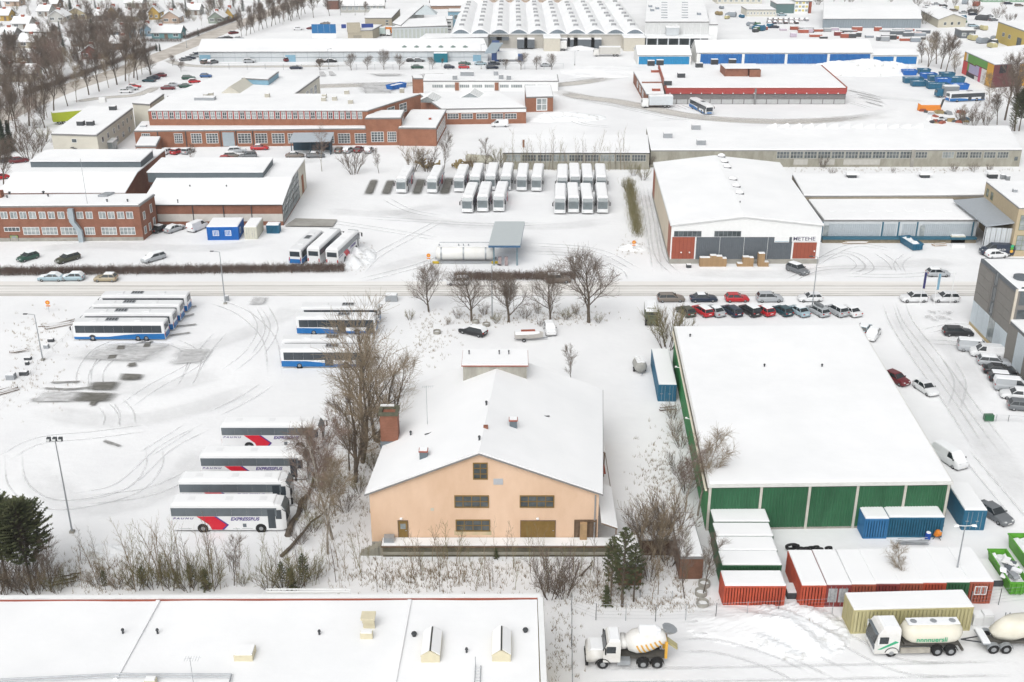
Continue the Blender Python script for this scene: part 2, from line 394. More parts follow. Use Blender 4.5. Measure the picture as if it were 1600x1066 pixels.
SLUSH = ragged('brown_slush', (.42,.395,.36), (.60,.58,.55), .60, .12, (1,1,1), .3)
def ribbon(mb, pts, w, z):
    n = len(pts); o = len(mb.v); mb.uv = mb.uv or []
    for i, p in enumerate(pts):
        a = pts[max(0,i-1)]; b = pts[min(n-1,i+1)]; d = Vector((b.x-a.x, b.y-a.y)).normalized(); nn = Vector((-d.y,d.x))
        for s in (-.5,.5):
            mb.v.append((p.x+nn.x*s*w, p.y+nn.y*s*w, z)); mb.uv.append((s+.5, i/(n-1)))
    for i in range(n-1):
        k = o+2*i; mb.f.append((k,k+1,k+3,k+2)[::-1]); mb.m.append(0)
def smooth(pts, k=8):
    """Catmull-Rom through the points"""
    if len(pts) < 3: return [pts[0].lerp(pts[1], i/6) for i in range(7)]
    q = [pts[0]*2-pts[1]] + pts + [pts[-1]*2-pts[-2]]; out = []
    for i in range(1, len(q)-2):
        for j in range(k):
            t = j/k; a,b,c,d = q[i-1],q[i],q[i+1],q[i+2]
            out.append(.5*((2*b)+(c-a)*t+(2*a-5*b+4*c-d)*t*t+(3*b-a-3*c+d)*t*t*t))
    return out + [pts[-1]]
ZL = [0.004]
def lay():
    ZL[0] += .0015; return ZL[0]
def road(name, label, pix, w, m, z):
    mb = MB(); ribbon(mb, smooth([P(*p) for p in pix]), w, z); return tag(mb.build(name, m), label, kind='structure')
y0, y1 = P(800,463).y, P(800,440).y
tag(MB().add([(-420,y0,.02),(420,y0,.02),(420,y1,.02),(-420,y1,.02)], [(0,1,2,3)]).build('street', ROADM), 'snow packed main street crossing the district', kind='structure')
mb = MB()
for py, ww in ((446.5,.5),(448.6,.4),(452,.35),(456.5,.4),(459.5,.5),(461.8,.7)):
    for k in range(6):
        a = -330+k*110; ribbon(mb, [Vector((a+i*12, P(800,py).y+random.uniform(-.12,.12), 0)) for i in range(11)], ww, .026+lay()*.1)
tag(mb.build('wheel_ruts', RUT), 'brown wheel ruts along the main street', kind='stuff')
# avenue running diagonally past the houses
road('avenue', 'brown snowy avenue beside the tree row', [(-80,222),(34,168),(105,138),(184,113),(250,88),(300,68),(345,49),(400,28),(470,0)], 10, ROADM2, .012)
road('side_road', 'snowy service road beyond the brick workshops', [(255,92),(300,103),(420,104),(560,103)], 5.5, SLUSH, .016)
road('side_road', 'snowy lane from the avenue to the upper car park', [(112,160),(160,153),(215,148),(250,134)], 5.5, SLUSH, .018)
road('yard_road', 'packed snow lane leading to the brick depot', [(860,140),(910,152),(960,158),(1010,168),(1100,184),(1240,190),(1400,180)], 9, SLUSH, .008)
road('yard_road', 'brownish lane between fence and brick workshops', [(380,145),(480,136),(620,132),(800,132),(880,132),(980,118)], 9, SLUSH, .009)
def tracks(name, label, lines, w, m, twin=None):
    mb = MB()
    for l in lines:
        pts = smooth([P(*p) for p in l])
        if twin:
            n = len(pts)
            for s in (-1,1):
                q = []
                for i,p in enumerate(pts):
                    a = pts[max(0,i-1)]; b = pts[min(n-1,i+1)]; d = Vector((b.x-a.x,b.y-a.y,0)).normalized(); q.append(p+Vector((-d.y,d.x,0))*s*twin/2)
                ribbon(mb, q, w, lay())
        else: ribbon(mb, pts, w, lay())
    return tag(mb.build(name, m), label, kind='stuff')
tracks('tyre_tracks', 'curving tyre tracks in the snow of the bus yard', [
    [(190,532),(155,548),(134,575),(130,605)],[(225,534),(178,556),(152,580),(150,612)],[(262,532),(292,545),(304,562),(296,590),(286,606)],
    [(345,520),(318,552),(296,590)],[(330,540),(300,572),(240,605),(190,640)],[(395,478),(412,510),(395,548),(350,585)],[(408,476),(424,515),(400,560)],
    [(180,626),(196,645),(200,668)],[(165,632),(176,650),(172,668)],[(0,720),(60,690),(150,680),(240,668)],[(20,700),(30,760),(90,790),(200,770),(240,730),(238,690)],
    [(110,780),(190,760),(260,700),(330,664)],[(130,783),(230,770),(300,742)],[(300,665),(260,690),(225,712)],[(420,600),(380,625),(330,650)],[(330,470),(380,490),(420,530),(430,590)]],
    .36, TRACK, 2.0)
tracks('tyre_tracks', 'tyre tracks circling in front of the sheet metal warehouse', [
    [(1280,408),(1320,398),(1345,415),(1330,428)],[(1300,392),(1340,400),(1358,420),(1330,432)],[(1370,395),(1392,410),(1402,426)],[(1420,398),(1404,412),(1408,428)],
    [(1310,430),(1400,432),(1500,425)],[(1260,420),(1330,385),(1400,392)],[(1230,440),(1290,420),(1420,420)]], .4, TRACK, 1.6)
tracks('tyre_tracks', 'tyre tracks along the lane beside the gabled red door hall', [
    [(1004,288),(1012,330),(1020,380),(1028,430)],[(1010,288),(1020,340),(1030,400),(1060,432)],[(820,395),(900,400),(960,420),(975,440)],[(700,400),(640,420),(560,440)],
    [(820,382),(930,392),(1000,425)],[(560,340),(640,345),(760,352),(870,350)],[(500,345),(600,360),(690,375)],[(700,340),(640,372),(590,400),(560,430)],[(600,310),(640,330),(690,340)]], .45, TRACK, 1.7)
tracks('tyre_tracks', 'tyre tracks on the car park lane beside the green hall', [
    [(1385,470),(1400,510),(1440,570),(1490,640),(1540,720)],[(1405,470),(1420,505),(1470,570),(1520,640),(1580,720)],[(1440,520),(1490,510),(1520,512)],[(1445,535),(1500,540),(1540,560)],
    [(1480,560),(1500,600),(1490,640)],[(1500,700),(1550,760),(1600,820)]], .4, TRACK, 1.6)
tracks('tyre_tracks', 'wheel tracks behind the concrete mixer truck', [
    [(1060,985),(1120,982),(1180,996),(1260,1030),(1330,1064)],[(1050,1010),(1120,1012),(1200,1035),(1260,1064)],[(1300,990),(1400,1040),(1500,1050)],[(900,1058),(1100,1056),(1400,1050),(1600,1046)]], .5, TRACK, 1.9)
tracks('tyre_tracks', 'tyre tracks across the depot yard', [
    [(870,150),(930,160),(1000,175),(1100,195)],[(1320,140),(1350,146),(1382,157)],[(1330,150),(1360,158),(1385,166)],[(1325,160),(1360,170)],[(1000,190),(1100,186),(1250,190),(1400,175)],[(1040,165),(1060,172)],[(1060,165),(1078,172)],[(1080,165),(1096,172)],
    [(880,180),(910,195),(960,200)]], .55, TRACK, 1.8)
tracks('oil_marks', 'dark melted streaks behind the parked city buses', [
    [(262,526),(300,521)],[(272,512),(310,508)],[(285,497),(305,492)],[(296,482),(308,480)],[(232,533),(190,548)],[(240,534),(222,545)],[(60,608),(110,610),(150,606)],[(45,627),(100,626)],[(75,600),(130,598)],[(160,690),(190,700)]], .8, TRACKD)
tracks('oil_marks', 'dark wheel streaks by the brick depot', [[(1322,141),(1372,152)],[(1335,147),(1380,158)],[(1340,152),(1384,162)],[(1350,159),(1382,168)]], .8, TRACKD)
tracks('worn_snow', 'faintly worn and driven snow over the yards and lanes', [
    [(60,545),(200,560),(330,540),(430,500),(470,470)],[(40,640),(180,660),(300,640),(420,600)],[(30,720),(120,790),(250,770),(340,680)],[(120,590),(230,610),(360,580)],[(560,440),(640,410),(760,392),(900,398),(990,430)],[(560,320),(700,350),(860,355),(960,345)],
    [(500,330),(600,335),(700,320)],[(1006,290),(1016,340),(1028,390),(1050,430)],[(1040,425),(1200,430),(1400,415),(1520,410)],[(1395,470),(1430,540),(1490,620),(1560,720),(1640,830)],[(1440,520),(1500,560),(1520,640)],
    [(870,150),(960,165),(1100,185),(1300,188),(1420,165)],[(1330,150),(1400,155),(1450,160)],[(400,140),(520,134),(700,128)],[(880,128),(960,118),(1000,104)],[(260,260),(400,258),(520,250)],[(20,395),(150,385),(320,390),(440,375)]], 7.0, FAINT)
def patch(label, quads, m=PATCH, name='bare_patch'):
    mb = MB(); mb.uv = []
    for q in quads:
        o = len(mb.v); z = lay(); q = [P(*p) for p in q]
        N = 4
        for i in range(N+1):
            for j in range(N+1):
                a = q[0].lerp(q[1], j/N); b = q[3].lerp(q[2], j/N); p = a.lerp(b, i/N)
                mb.v.append((p.x,p.y,z)); mb.uv.append((j/N, i/N))
        for i in range(N):
            for j in range(N):
                k = o+i*(N+1)+j; mb.f.append((k,k+1,k+N+2,k+N+1)); mb.m.append(0)
    return tag(mb.build(name, m), label, kind='stuff')
patch('snow-free asphalt where coaches had stood', [
    [(566,306),(584,306),(593,281),(578,281)],[(593,306),(611,306),(620,282),(603,282)],[(641,306),(659,306),(668,280),(650,280)],[(684,306),(703,306),(712,278),(694,278)]])
patch('bare asphalt patches among the parked city buses', [
    [(132,612),(183,613),(194,598),(138,599)],[(94,629),(178,631),(192,616),(108,614)],[(182,597),(224,596),(230,587),(186,585)],[(138,636),(150,636),(156,628),(140,628)]])
patch('thin dirty snow on the bus yard', [[(90,565),(250,572),(300,536),(150,536)],[(30,632),(130,632),(150,612),(55,612)],[(250,575),(330,570),(345,545),(270,545)],[(380,480),(420,478),(425,465),(390,465)]], PATCHL)
patch('dark oil spots on the bus yard', [[(180,549),(196,549),(198,542),(184,542)],[(166,564),(182,563),(186,556),(170,557)],[(222,546),(236,545),(238,536),(226,537)],[(196,576),(216,574),(214,568),(200,570)]])
patch('bare wet ramp by the glazed workshop gable', [[(445,355),(520,356),(527,345),(462,343)]], mat('wet_concrete', (.24,.23,.21), .7, scale=.5, col2=(.36,.35,.33)), 'ramp')
patch('grey slush patch in the workshop yard', [[(565,140),(615,141),(628,132),(590,132)],[(560,152),(620,152),(640,128),(540,128)],[(496,121),(514,121),(506,112),(498,112)],[(512,120),(530,120),(520,112),(512,112)],[(580,120),(640,120),(640,116),(560,116)],[(640,122),(720,120),(700,115),(650,116)]], PATCHL)
patch('footprint trampled snow beside the flagpoles', [[(1425,505),(1500,508),(1515,488),(1420,482)]], ragged('trampled', (.40,.40,.40), (.6,.6,.6), .12, .9, (1,1,1), .08))
# piles of cleared snow and rough drifts
def mound(name, label, px, py, wx, wy, h, seed, m=None, rough=.35, n=26):
    r = random.Random(seed); mb = MB(); c = P(px,py)
    ph = [(r.uniform(.6,3.5), r.uniform(.6,3.5), r.uniform(0,6.28)) for _ in range(7)]
    for i in range(n+1):
        for j in range(n+1):
            x = (j/n-.5)*2; y = (i/n-.5)*2; d = max(0, 1-(x*x+y*y)**.5); k = d**.8
            z = h*k*(1 + rough*sum(math.sin(a*x*3+b*y*3+f) for a,b,f in ph)/3) + (r.uniform(0,rough*.25)*h if d > .02 else -.05)
            mb.v.append((c.x+x*wx/2, c.y+y*wy/2, max(-.05,z)))
    for i in range(n):
        for j in range(n):
            k = i*(n+1)+j; mb.f.append((k,k+1,k+n+2,k+n+1)); mb.m.append(0)
    return tag(mb.build(name, m or SNOW), label, 'snow pile')
DSNOW = mat('dirty_snow', (.34,.33,.30), .9, scale=.5, col2=(.75,.765,.78), bump=.5, bscale=2.5)
for e_,v_ in zip([n for n in DSNOW.node_tree.nodes if n.type == 'VALTORGB'][0].color_ramp.elements,(.26,.44)): e_.position = v_
mound('snow_pile', 'big dirty snow heap between depot and blue skips', 1345, 110, 44, 26, 3.6, 1, DSNOW, .5, 40)
mound('snow_pile', 'rounded snow heap near the far fence with grey top', 948, 112, 34, 26, 1.9, 2)
mound('snow_pile', 'low snow heap with soil showing by the long windowed shed', 890, 184, 22, 12, 1.6, 3, DSNOW)
mound('snow_pile', 'small white heap beside the brick workshops', 850, 187, 12, 8, 1.2, 31)
mound('snow_pile', 'wide ploughed snow bank behind the mixer truck with sandy clods', 1240, 985, 11, 9, 1.0, 4, DSNOW, .6)
mound('snow_pile', 'smooth snow bank before the red containers', 1170, 975, 13, 7, .6, 41)
mound('snow_pile', 'soil streaked mound beside the three parked coaches', 556, 402, 8, 13, 1.0, 5, DSNOW, .6)
mound('snow_pile', 'small snow bank with bush roots near the hazard sign', 990, 388, 6, 4, .7, 6, DSNOW)
mound('snow_pile', 'earthy snow heap on the slope below the coaches', 160, 862, 6, 3, .5, 7, DSNOW, .7)
mound('snow_pile', 'snow bank by the factory loading gate', 905, 76, 18, 10, 1.8, 8)
# ------------------------------------------------------------------ foreground flat roof
def poly_building(name, label, pix, h, wm, cat='building', fascia=None, fh=.35, snow=.2, z0=0., root=None, over=.18):
    q = [P(x,y,h) for x,y in pix]; q = [Vector((p.x,p.y)) for p in q]; c = sum(q, Vector((0,0)))/len(q)
    if root is None: root = thing(name, label, cat, (c.x,c.y,0))
    box_block(root, q, z0, h-fh, wm)
    o = [p + (p-c).normalized()*over for p in q]
    rf = MB().prism(ccw(o), h-fh, h).build('roof', fascia or GUTTER, root)
    snow_slab(rf, [p - (p-c).normalized()*.1 for p in q], h, snow)
    return root, q
hN = 7.0
q = [P(-90,934,hN), P(845,931,hN), P(850.5,1085,hN), P(-150,1085,hN)]
NB = thing('flat_roof_building', 'low building with wide snowy flat roof, cream skylights and a red edged parapet', 'building', (q[1].x-30, q[2].y, 0))
box_block(NB, [(p.x,p.y) for p in q], 0, hN-.5, mat('yellow_render', (.55,.45,.22), .9, .08))
ins = [(q[0].x+.4,q[0].y-.4),(q[1].x-.35,q[1].y-.4),(q[2].x-.35,q[2].y+.3),(q[3].x+.4,q[3].y+.3)]
rfN = MB().prism(ccw(ins), hN-.5, hN-.22).build('roof', GUTTER, NB)
mb = MB(); NN = 60; pts = []
for i in range(NN+1):
    for j in range(NN+1):
        a = Vector(ins[0]).lerp(Vector(ins[1]), j/NN); b = Vector(ins[3]).lerp(Vector(ins[2]), j/NN); p = a.lerp(b, i/NN)
        mb.v.append((p.x,p.y,hN-.2+.04*math.sin(p.x*.5)*math.sin(p.y*.4+p.x*.1)+.05))
for i in range(NN):
    for j in range(NN):
        k = i*(NN+1)+j; mb.f.append((k,k+NN+1,k+NN+2,k+1)); mb.m.append(0)
mb.build('snow_cover', RSNOW, rfN, smooth=True)
def bar(mb, a, b, w, z0, z1, mi=0):
    d = Vector((b.x-a.x,b.y-a.y)).normalized(); n = Vector((-d.y,d.x))*w/2
    return mb.prism(ccw([(a.x+n.x,a.y+n.y),(a.x-n.x,a.y-n.y),(b.x-n.x,b.y-n.y),(b.x+n.x,b.y+n.y)]), z0, z1, mi)
bar(MB(), q[0], q[1], .5, hN-.5, hN+.06).build('parapet', WHITE, NB)
mb = MB(); bar(mb, q[0]+Vector((0,-.36,0)), q[1]+Vector((-.3,-.30,0)), .09, hN-.3, hN-.04); mb.build('red_flashing', REDP, NB)
bar(MB(), q[1]+Vector((-.05,-.26,0)), q[2], .5, hN-.5, hN+.05).build('parapet', WHITE, NB)
bar(MB(), q[1]+Vector((.22,-.2,0)), q[2]+Vector((.22,0,0)), .06, hN-.9, hN-.02).build('flashing', CONC, NB)
for (a,b) in (((247,938),(180,1060)),((640,937),(612,1085))):
    mb = MB(); bar(mb, P(*a,hN), P(*b,hN), .35, hN-.3, hN+.03); mb.build('expansion_joint', RSNOW, NB)
for x,y in ((192,988),(246,988),(499,990),(729,1018)):
    roof_pipe(NB, P(x,y,hN), hN-.2, .42, .09)
for x,y,r in ((647,991,.26),(821,985,.26)):
    p = P(x,y,hN); mb = MB(); mb.lathe((p.x,p.y,hN-.2),(0,0,1),[(0,.18),(.25,.18),(.26,r),(.38,r*.8),(.42,.05)]); mb.build('mushroom_vent', DSTEEL, NB)
def px_box(par, x0, x1, yb, yt, h, name, m, snow=True, dpt=None, base=hN):
    a = P(x0,yb,base-.15); b = P(x1,yb,base-.15); c = P(x0,yt,base+h)
    dd = dpt or (c.y-a.y)
    o = MB().box(a.x,b.x,a.y,a.y+dd,base-.25,base+h).build(name, m, par)
    if snow: MB().box(a.x+.05,b.x-.05,a.y+.06,a.y+dd-.05,base+h,base+h+.13).build('snow_cap', RSNOW, o)
    return o
CREAMM = mat('cream_metal', (.60,.55,.40), .6, .06)
px_box(NB, 366, 395, 1034, 1008, .45, 'roof_hatch', CREAMM)
px_box(NB, 563, 582, 999, 985, .4, 'roof_hatch', CREAMM)
o = px_box(NB, 568, 586, 981, 972, .55, 'roof_fan', CREAMM, False)
p = P(576,970,hN+.5); mb = MB(); mb.box(p.x-.5,p.x+.5,p.y-.45,p.y+.35,hN+.55,hN+.95); mb.box(p.x-.62,p.x+.62,p.y-.6,p.y+.5,hN+.95,hN+1.15); mb.build('fan_hood', CREAMM, o)
for x0,x1,yb in ((658,687,1033),(769,798,1032)):
    a = P(x0,yb,hN); b = P(x1,yb,hN); wd = b.x-a.x; D = 3.3; cx = (a.x+b.x)/2
    o = MB().box(a.x,b.x,a.y,a.y+D,hN-.3,hN+.45).build('skylight', CREAMM, NB)
    mb = MB().loft([[(a.x-.05,a.y+t,hN+.45),(b.x+.05,a.y+t,hN+.45),(cx,a.y+t,hN+1.0)] for t in (0,D)]); mb.build('glazed_gable', CREAMM, o)
    mb = MB()
    for s in (-1,1):
        x_ = a.x if s < 0 else b.x
        mb.hexa([(x_+s*.03,a.y+.12,hN+.47),(cx+s*.08,a.y+.12,hN+1.0),(cx+s*.08,a.y+D,hN+1.0),(x_+s*.03,a.y+D,hN+.47),
                 (x_+s*.03,a.y+.12,hN+.55),(cx+s*.08,a.y+.12,hN+1.09),(cx+s*.08,a.y+D,hN+1.09),(x_+s*.03,a.y+D,hN+.55)])
    mb.build('snow_cap', RSNOW, o)
    MB().box(cx-.05,cx+.05,a.y+.05,a.y+D,hN+.9,hN+1.03).build('ridge_bar', DSTEEL, o)
def mast(par, p, z, h, name='antenna', arms=True, r=.03):
    mb = MB(); mb.tube((p.x,p.y,z),(p.x,p.y,z+h),r,r*.8,n=5)
    if arms:
        mb.tube((p.x-.5,p.y,z+h-.15),(p.x+.9,p.y+.2,z+h-.1),.02,n=4)
        for k in range(6): mb.tube((p.x-.4+k*.22,p.y-.3,z+h-.13),(p.x-.4+k*.22,p.y+.35,z+h-.13),.012,n=3)
    return mb.build(name, STEEL, par)
mast(NB, P(302,1066,hN), hN-.2, 2.7)
mb = MB(); pts = [P(-20,1064,hN),P(110,1058,hN),P(180,1054.5,hN),P(362,1055,hN),P(355,1085,hN)]
for a,b in zip(pts,pts[1:]):
    mb.tube((a.x,a.y,hN+.1),(b.x,b.y,hN+.1),.06,n=5); mb.tube((a.x,a.y-.35,hN+.1),(b.x,b.y-.35,hN+.1),.05,n=5)
mb.build('cable_tray', STEEL, NB)
px_box(NB, 226, 243, 1072, 1058, .3, 'duct_box', CREAMM)
mb = MB(); a = P(743,1040,hN); 
for s in (0,.45): mb.tube((a.x+s,a.y,hN),(a.x+s,a.y-3,hN+.1),.04,n=5); 
for k in range(7): mb.tube((a.x,a.y-.3-k*.4,hN+.05),(a.x+.45,a.y-.3-k*.4,hN+.05),.025,n=4)
mb.tube((a.x,a.y,hN),(a.x,a.y,hN+.9),.03,n=5); mb.build('ladder', STEEL, NB)
a = P(412,933,hN); b = P(545,933,hN); mb = MB()
mb.tube((a.x,a.y+1.2,hN+.0),(b.x,a.y+1.2,hN+.0),.06,n=5); mb.tube((a.x,a.y+1.2,hN),(a.x-.5,a.y,hN-.2),.05,n=5); mb.tube((b.x,a.y+1.2,hN),(b.x,a.y,hN-.2),.05,n=5)
mb.box(a.x,b.x,a.y+.9,a.y+1.1,hN-.25,hN-.1); mb.build('rear_canopy_rail', WHITE, NB)

# ------------------------------------------------------------------ peach hall
A, B = P(582,857), P(933,857); PWL = Wall(A,B)
eave = PWL.pix(577,770)[1]; ru, ridge = PWL.pix(749,708)
bkv = roof_depth(B, eave, 937, 612)
bkv = Vector((bkv.x, bkv.y))
PB, q, Wf, Wr, Wl = gable_building('gabled_warehouse', 'peach rendered gabled warehouse with tall brick chimney and snowy roof', A, B, eave, ridge, bkv, PEACH, rpos=ru/PWL.L, over=.45, snow=.2)
wx = lambda r, nx, ny, fm=OCHRE: window(PB, Wf, *Wf.rect(*r), nx=nx, ny=ny, fm=fm, fw=.11, d=.09, sill=False)
wx((739,723,762,749),2,3); wx((710,774,764,793),4,2); wx((812,774,866,793),4,2); wx((712,812,766,830),4,2)
def door(par, W, r, m, name='door', glass=None, handle=True):
    u0,u1,z0,z1 = W.rect(*r); o = panel(par, W, u0, u1, z0, z1, m, name, -.02, .05)
    mb = MB(); W.box(mb,u0-.08,u0,z0,z1+.08,-.02,.08); W.box(mb,u1,u1+.08,z0,z1+.08,-.02,.08); W.box(mb,u0,u1,z1,z1+.08,-.02,.077); mb.build('door_frame', DSTEEL if m is not OCHRE else WOODB, o)
    if glass: g = MB(); W.box(g,u0+(u1-u0)*.2,u1-(u1-u0)*.2,z0+(z1-z0)*.55,z1-(z1-z0)*.15,.05,.06); g.build('pane', GLASSP, o)
    if handle: g = MB(); W.box(g,u1-.25,u1-.1,z0+(z1-z0)*.45,z0+(z1-z0)*.48,.05,.12); g.build('handle', STEEL, o)
    return o
door(PB, Wf, (623,814,637,841), OCHRE, glass=True)
gd = door(PB, Wf, (814,814,867,841), OCHRE, 'garage_door'); 
u0,u1,z0,z1 = Wf.rect(814,814,867,841)
mb = MB()
for k in range(12): c = u0+(u1-u0)*(k+.5)/12; Wf.box(mb, c-.02, c+.02, z0+.1, z1-.1, .05, .07)
mb.build('door_batten', OCHRE, gd)
u0,u1,z0,z1 = Wf.rect(898,812,931,841)
rc = panel(PB, Wf, u0, u1, z0, z1, WOODB, 'loading_recess', -.02, .03)
mb = MB(); 
for k in range(7): c = u0+(u1-u0)*k/6; Wf.box(mb,c-.07,c+.07,z0,z1,.03,.10)
Wf.box(mb,u0,u1,z1-.25,z1,.10,.16); mb.build('boarding', mat('old_boards', (.13,.085,.055), .95, .3), rc)
g = MB(); uu = (u0+u1)/2-.6; Wf.box(g, uu, uu+.75, z0, z0+2.2, .17, .6); g.build('stacked_boards', PALW, rc)
panel(PB, Wf, *Wf.rect(771,748,786,757), mat('sign_grey', (.42,.44,.47), .5), 'wall_plate', 0, .06)
panel(PB, Wf, *Wf.rect(673,794,678,798), CREAM, 'vent_grille', 0, .04)
STAIN = mat('damp_render', (.42,.38,.24), .95, scale=.7, col2=(.62,.47,.31))
for r in ((710,829,768,836),): panel(PB, Wf, *Wf.rect(*r), STAIN, 'stained_apron', 0, .02)
mb = MB()
for px,py in ((627,811),(840,811)):
    u,z = Wf.pix(px,py); mb = MB(); mb.lathe(Wf.at(u,z,.15),(0,0,1),[(0,.05),(.05,.16),(.2,.16),(.25,.05)],n=8); mb.build('wall_lamp', WHITE, PB)
mb = MB(); u,_ = Wf.pix(931,780); Wf.box(mb, u-.12, u+.02, 1.2, eave-.3, 0, .14); mb.build('downpipe', STEEL, PB)
mb = MB(); Wf.box(mb, 0, Wf.L, 0, .9, 0, .05); mb.build('plinth', CONC, PB)
# raised loft block at the rear of the ridge
c = P(771,577,ridge+.3); fy = c.y
xl, xr = P(724,590,ridge-1).x, P(823,590,ridge-1).x
r = ray(771,571); zt = CH + r.z*(fy/r.y); bk = P(773,549,zt).y
LOFTM = mat('stained_board', (.26,.25,.22), .9, scale=.7, col2=(.44,.43,.38), stretch=(1,1,.3))
o = MB().box(xl,xr,fy,bk,eave,zt-.08).build('loft_wall', LOFTM, PB)
MB().box(xl-.2,xr+.2,fy-.2,bk+.3,zt-.08,zt+.03).build('loft_roof', REDP, PB)
MB().box(xl-.15,xr+.15,fy-.12,bk+.25,zt+.03,zt+.22).build('loft_snow', RSNOW, PB)
for px in (733,780,795): roof_pipe(PB, P(px,556,zt), zt+.1, .5, .07)
# chimney standing at the side eave
a = P(596,706,eave-.6); wch = 2.0; dch = 1.9
r = ray(606,650); zc = CH + r.z*(a.y/r.y)
o = MB().box(a.x,a.x+wch,a.y,a.y+dch,eave-3.0,zc).build('chimney', BRICK, PB)
mb = MB(); mb.box(a.x-.12,a.x+wch+.12,a.y-.12,a.y+.25,zc,zc+.35); mb.box(a.x-.12,a.x+wch+.12,a.y+dch-.25,a.y+dch+.12,zc,zc+.35); mb.box(a.x-.12,a.x+.25,a.y+.25,a.y+dch-.25,zc,zc+.35); mb.box(a.x+wch-.25,a.x+wch+.12,a.y+.25,a.y+dch-.25,zc,zc+.35); mb.build('chimney_cap', mat('mossy_concrete', (.10,.10,.07), .95, .3), o)
MB().box(a.x-.08,a.x+wch*.75,a.y+dch-.2,a.y+dch+.08,zc+.35,zc+.5).build('snow_cap', RSNOW, o)
MB().box(a.x-.06,a.x+wch+.1,a.y-.06,a.y+dch+.06,eave-.5,eave+.75).build('chimney_flashing', mat('lead_flashing', (.13,.155,.175), .5, .1), o)
def proof(px, py):
    """point on the peach roof seen at a pixel"""
    rr = ray(px,py); lo, hi = 0.02, 0.4
    best = None
    for k in range(400):
        t = .03 + k*.0005; p = Vector((rr.x*t, rr.y*t, CH+rr.z*t)); b = (p.y-A.y)/bkv.y; uu = p.x-(A.x+bkv.x*b); rl = ru
        z = eave+(ridge-eave)*(uu/rl if uu < rl else (PWL.L-uu)/(PWL.L-rl))+.3
        if p.z <= z: return p, z
    return p, z
for px,py in ((642,684),(760,636),(749,690)): p,z = proof(px,py); roof_pipe(PB, p, z-.2, .65, .1)
for px,py in ((662,716),(802,667)):
    p,z = proof(px,py); o = MB().box(p.x-.42,p.x+.42,p.y-.35,p.y+.45,z-.4,z+.85).build('roof_vent', mat('blue_grey_metal', (.12,.15,.17), .5), PB)
    MB().box(p.x-.5,p.x+.5,p.y-.42,p.y+.52,z+.85,z+.97).build('vent_cap', REDP, o); MB().box(p.x-.42,p.x+.42,p.y-.3,p.y+.45,z+.97,z+1.08).build('snow_cap', RSNOW, o)
p,z = proof(759,672); MB().box(p.x-.25,p.x+.25,p.y-.2,p.y+.2,z-.2,z+.35).build('brick_flue', BRICK, PB)
p,z = proof(668,666); mast(PB, p, z-.2, 5.2, 'antenna_mast'); 
p,z = proof(672,678); mb = MB(); mb.tube((p.x-.6,p.y-.2,z),(p.x,p.y,z+.05),.07,n=5); mb.tube((p.x,p.y,z+.05),(p.x+.5,p.y+.5,z+.15),.07,n=5); mb.build('roof_step', DSTEEL, PB)
p,z = proof(852,656); mb = MB(); mb.tube((p.x-.5,p.y+.4,z+.1),(p.x,p.y,z+.05),.08,n=5); mb.tube((p.x,p.y,z+.05),(p.x+.5,p.y,z+.1),.08,n=5); mb.build('roof_step', DSTEEL, PB)
# loading platform along the front
LP = thing('loading_platform', 'long concrete loading platform with snow along the peach warehouse', 'platform', (A.x+10,A.y-1,0))
x0, x1 = P(584,871).x, P(962,871).x; yf = P(770,871).y; zp = 1.35
MB().box(x0+.8,x1,yf,A.y-.05,zp-.14,zp).build('deck', MATS['old_boards'], LP)
MB().box(x0+1.0,x1-.3,yf+.12,A.y-.06,0,zp-.14).build('deck_wall', mat('dark_brown_wall', (.075,.07,.05), .95, scale=.8, col2=(.16,.15,.11)), LP)  # wall below the deck, dark brown mottled by noise
MB().box(x0+1,x1-.35,yf-.05,yf+.118,.36,.62).build('concrete_band', OLDC, LP)
snow_slab(LP, [(x0+.9,yf+.15),(x1-.1,yf+.15),(x1-.1,A.y-.1),(x0+.9,A.y-.1)], zp, .14)
mb = MB()
for k in range(6): mb.box(x0-1.5+k*.4,x0-1.1+k*.4+.02*k,yf+.3,A.y-.4,0,zp*(k+1)/6.5)
mb.build('stairs', OLDC, LP)
mb = MB(); a = P(607,842,zp); 
mb.box(a.x-.4,a.x+.7,a.y-1.0,a.y-.2,zp+.14,zp+.75); mb.build('crate_on_deck', STEEL, LP)
a = P(648,851,zp); PAL = None
# lean-to at the side
LT = thing('lean_to', 'narrow snow covered lean-to along the side wall of the peach warehouse', 'shed', (B.x+1.5,B.y+6,0))
xa = B.x+.25; yb0 = B.y-.2; yb1 = P(945,655,3).y; wlt = P(958,760,3.4).x - P(934,760,3.4).x
zl0, zl1 = 3.9, 3.2
def ltslab(y0_, y1_, nm, m, up):
    return MB().hexa([(xa,y0_,zl0+up),(xa+wlt,y0_,zl1+up),(xa+wlt,y1_,zl1+up),(xa,y1_,zl0+up),(xa,y0_,zl0+up+.13),(xa+wlt,y0_,zl1+up+.13),(xa+wlt,y1_,zl1+up+.13),(xa,y1_,zl0+up+.13)]).build(nm, m, LT)
ym = yb0 + (yb1-yb0)*.30; yn = yb0 + (yb1-yb0)*.62
ltslab(yb0-1, ym, 'roof', WOODB, 0); ltslab(yb0-.95, ym-.05, 'snow_cover', RSNOW, .132)
ltslab(yn, yb1, 'roof', WOODB, 0); ltslab(yn+.05, yb1-.05, 'snow_cover', RSNOW, .132)
for yy in (yb0-.8, ym-.1, yn+.1, (yn+yb1)/2, yb1-.2):
    MB().box(xa+wlt-.2,xa+wlt-.06,yy-.07,yy+.07,0,zl1-.02).build('post', WOODB, LT)
MB().box(xa+wlt-.05,xa+wlt,ym,yn,zl1-.2,zl1).build('rail', WOODB, LT)
mb = MB()
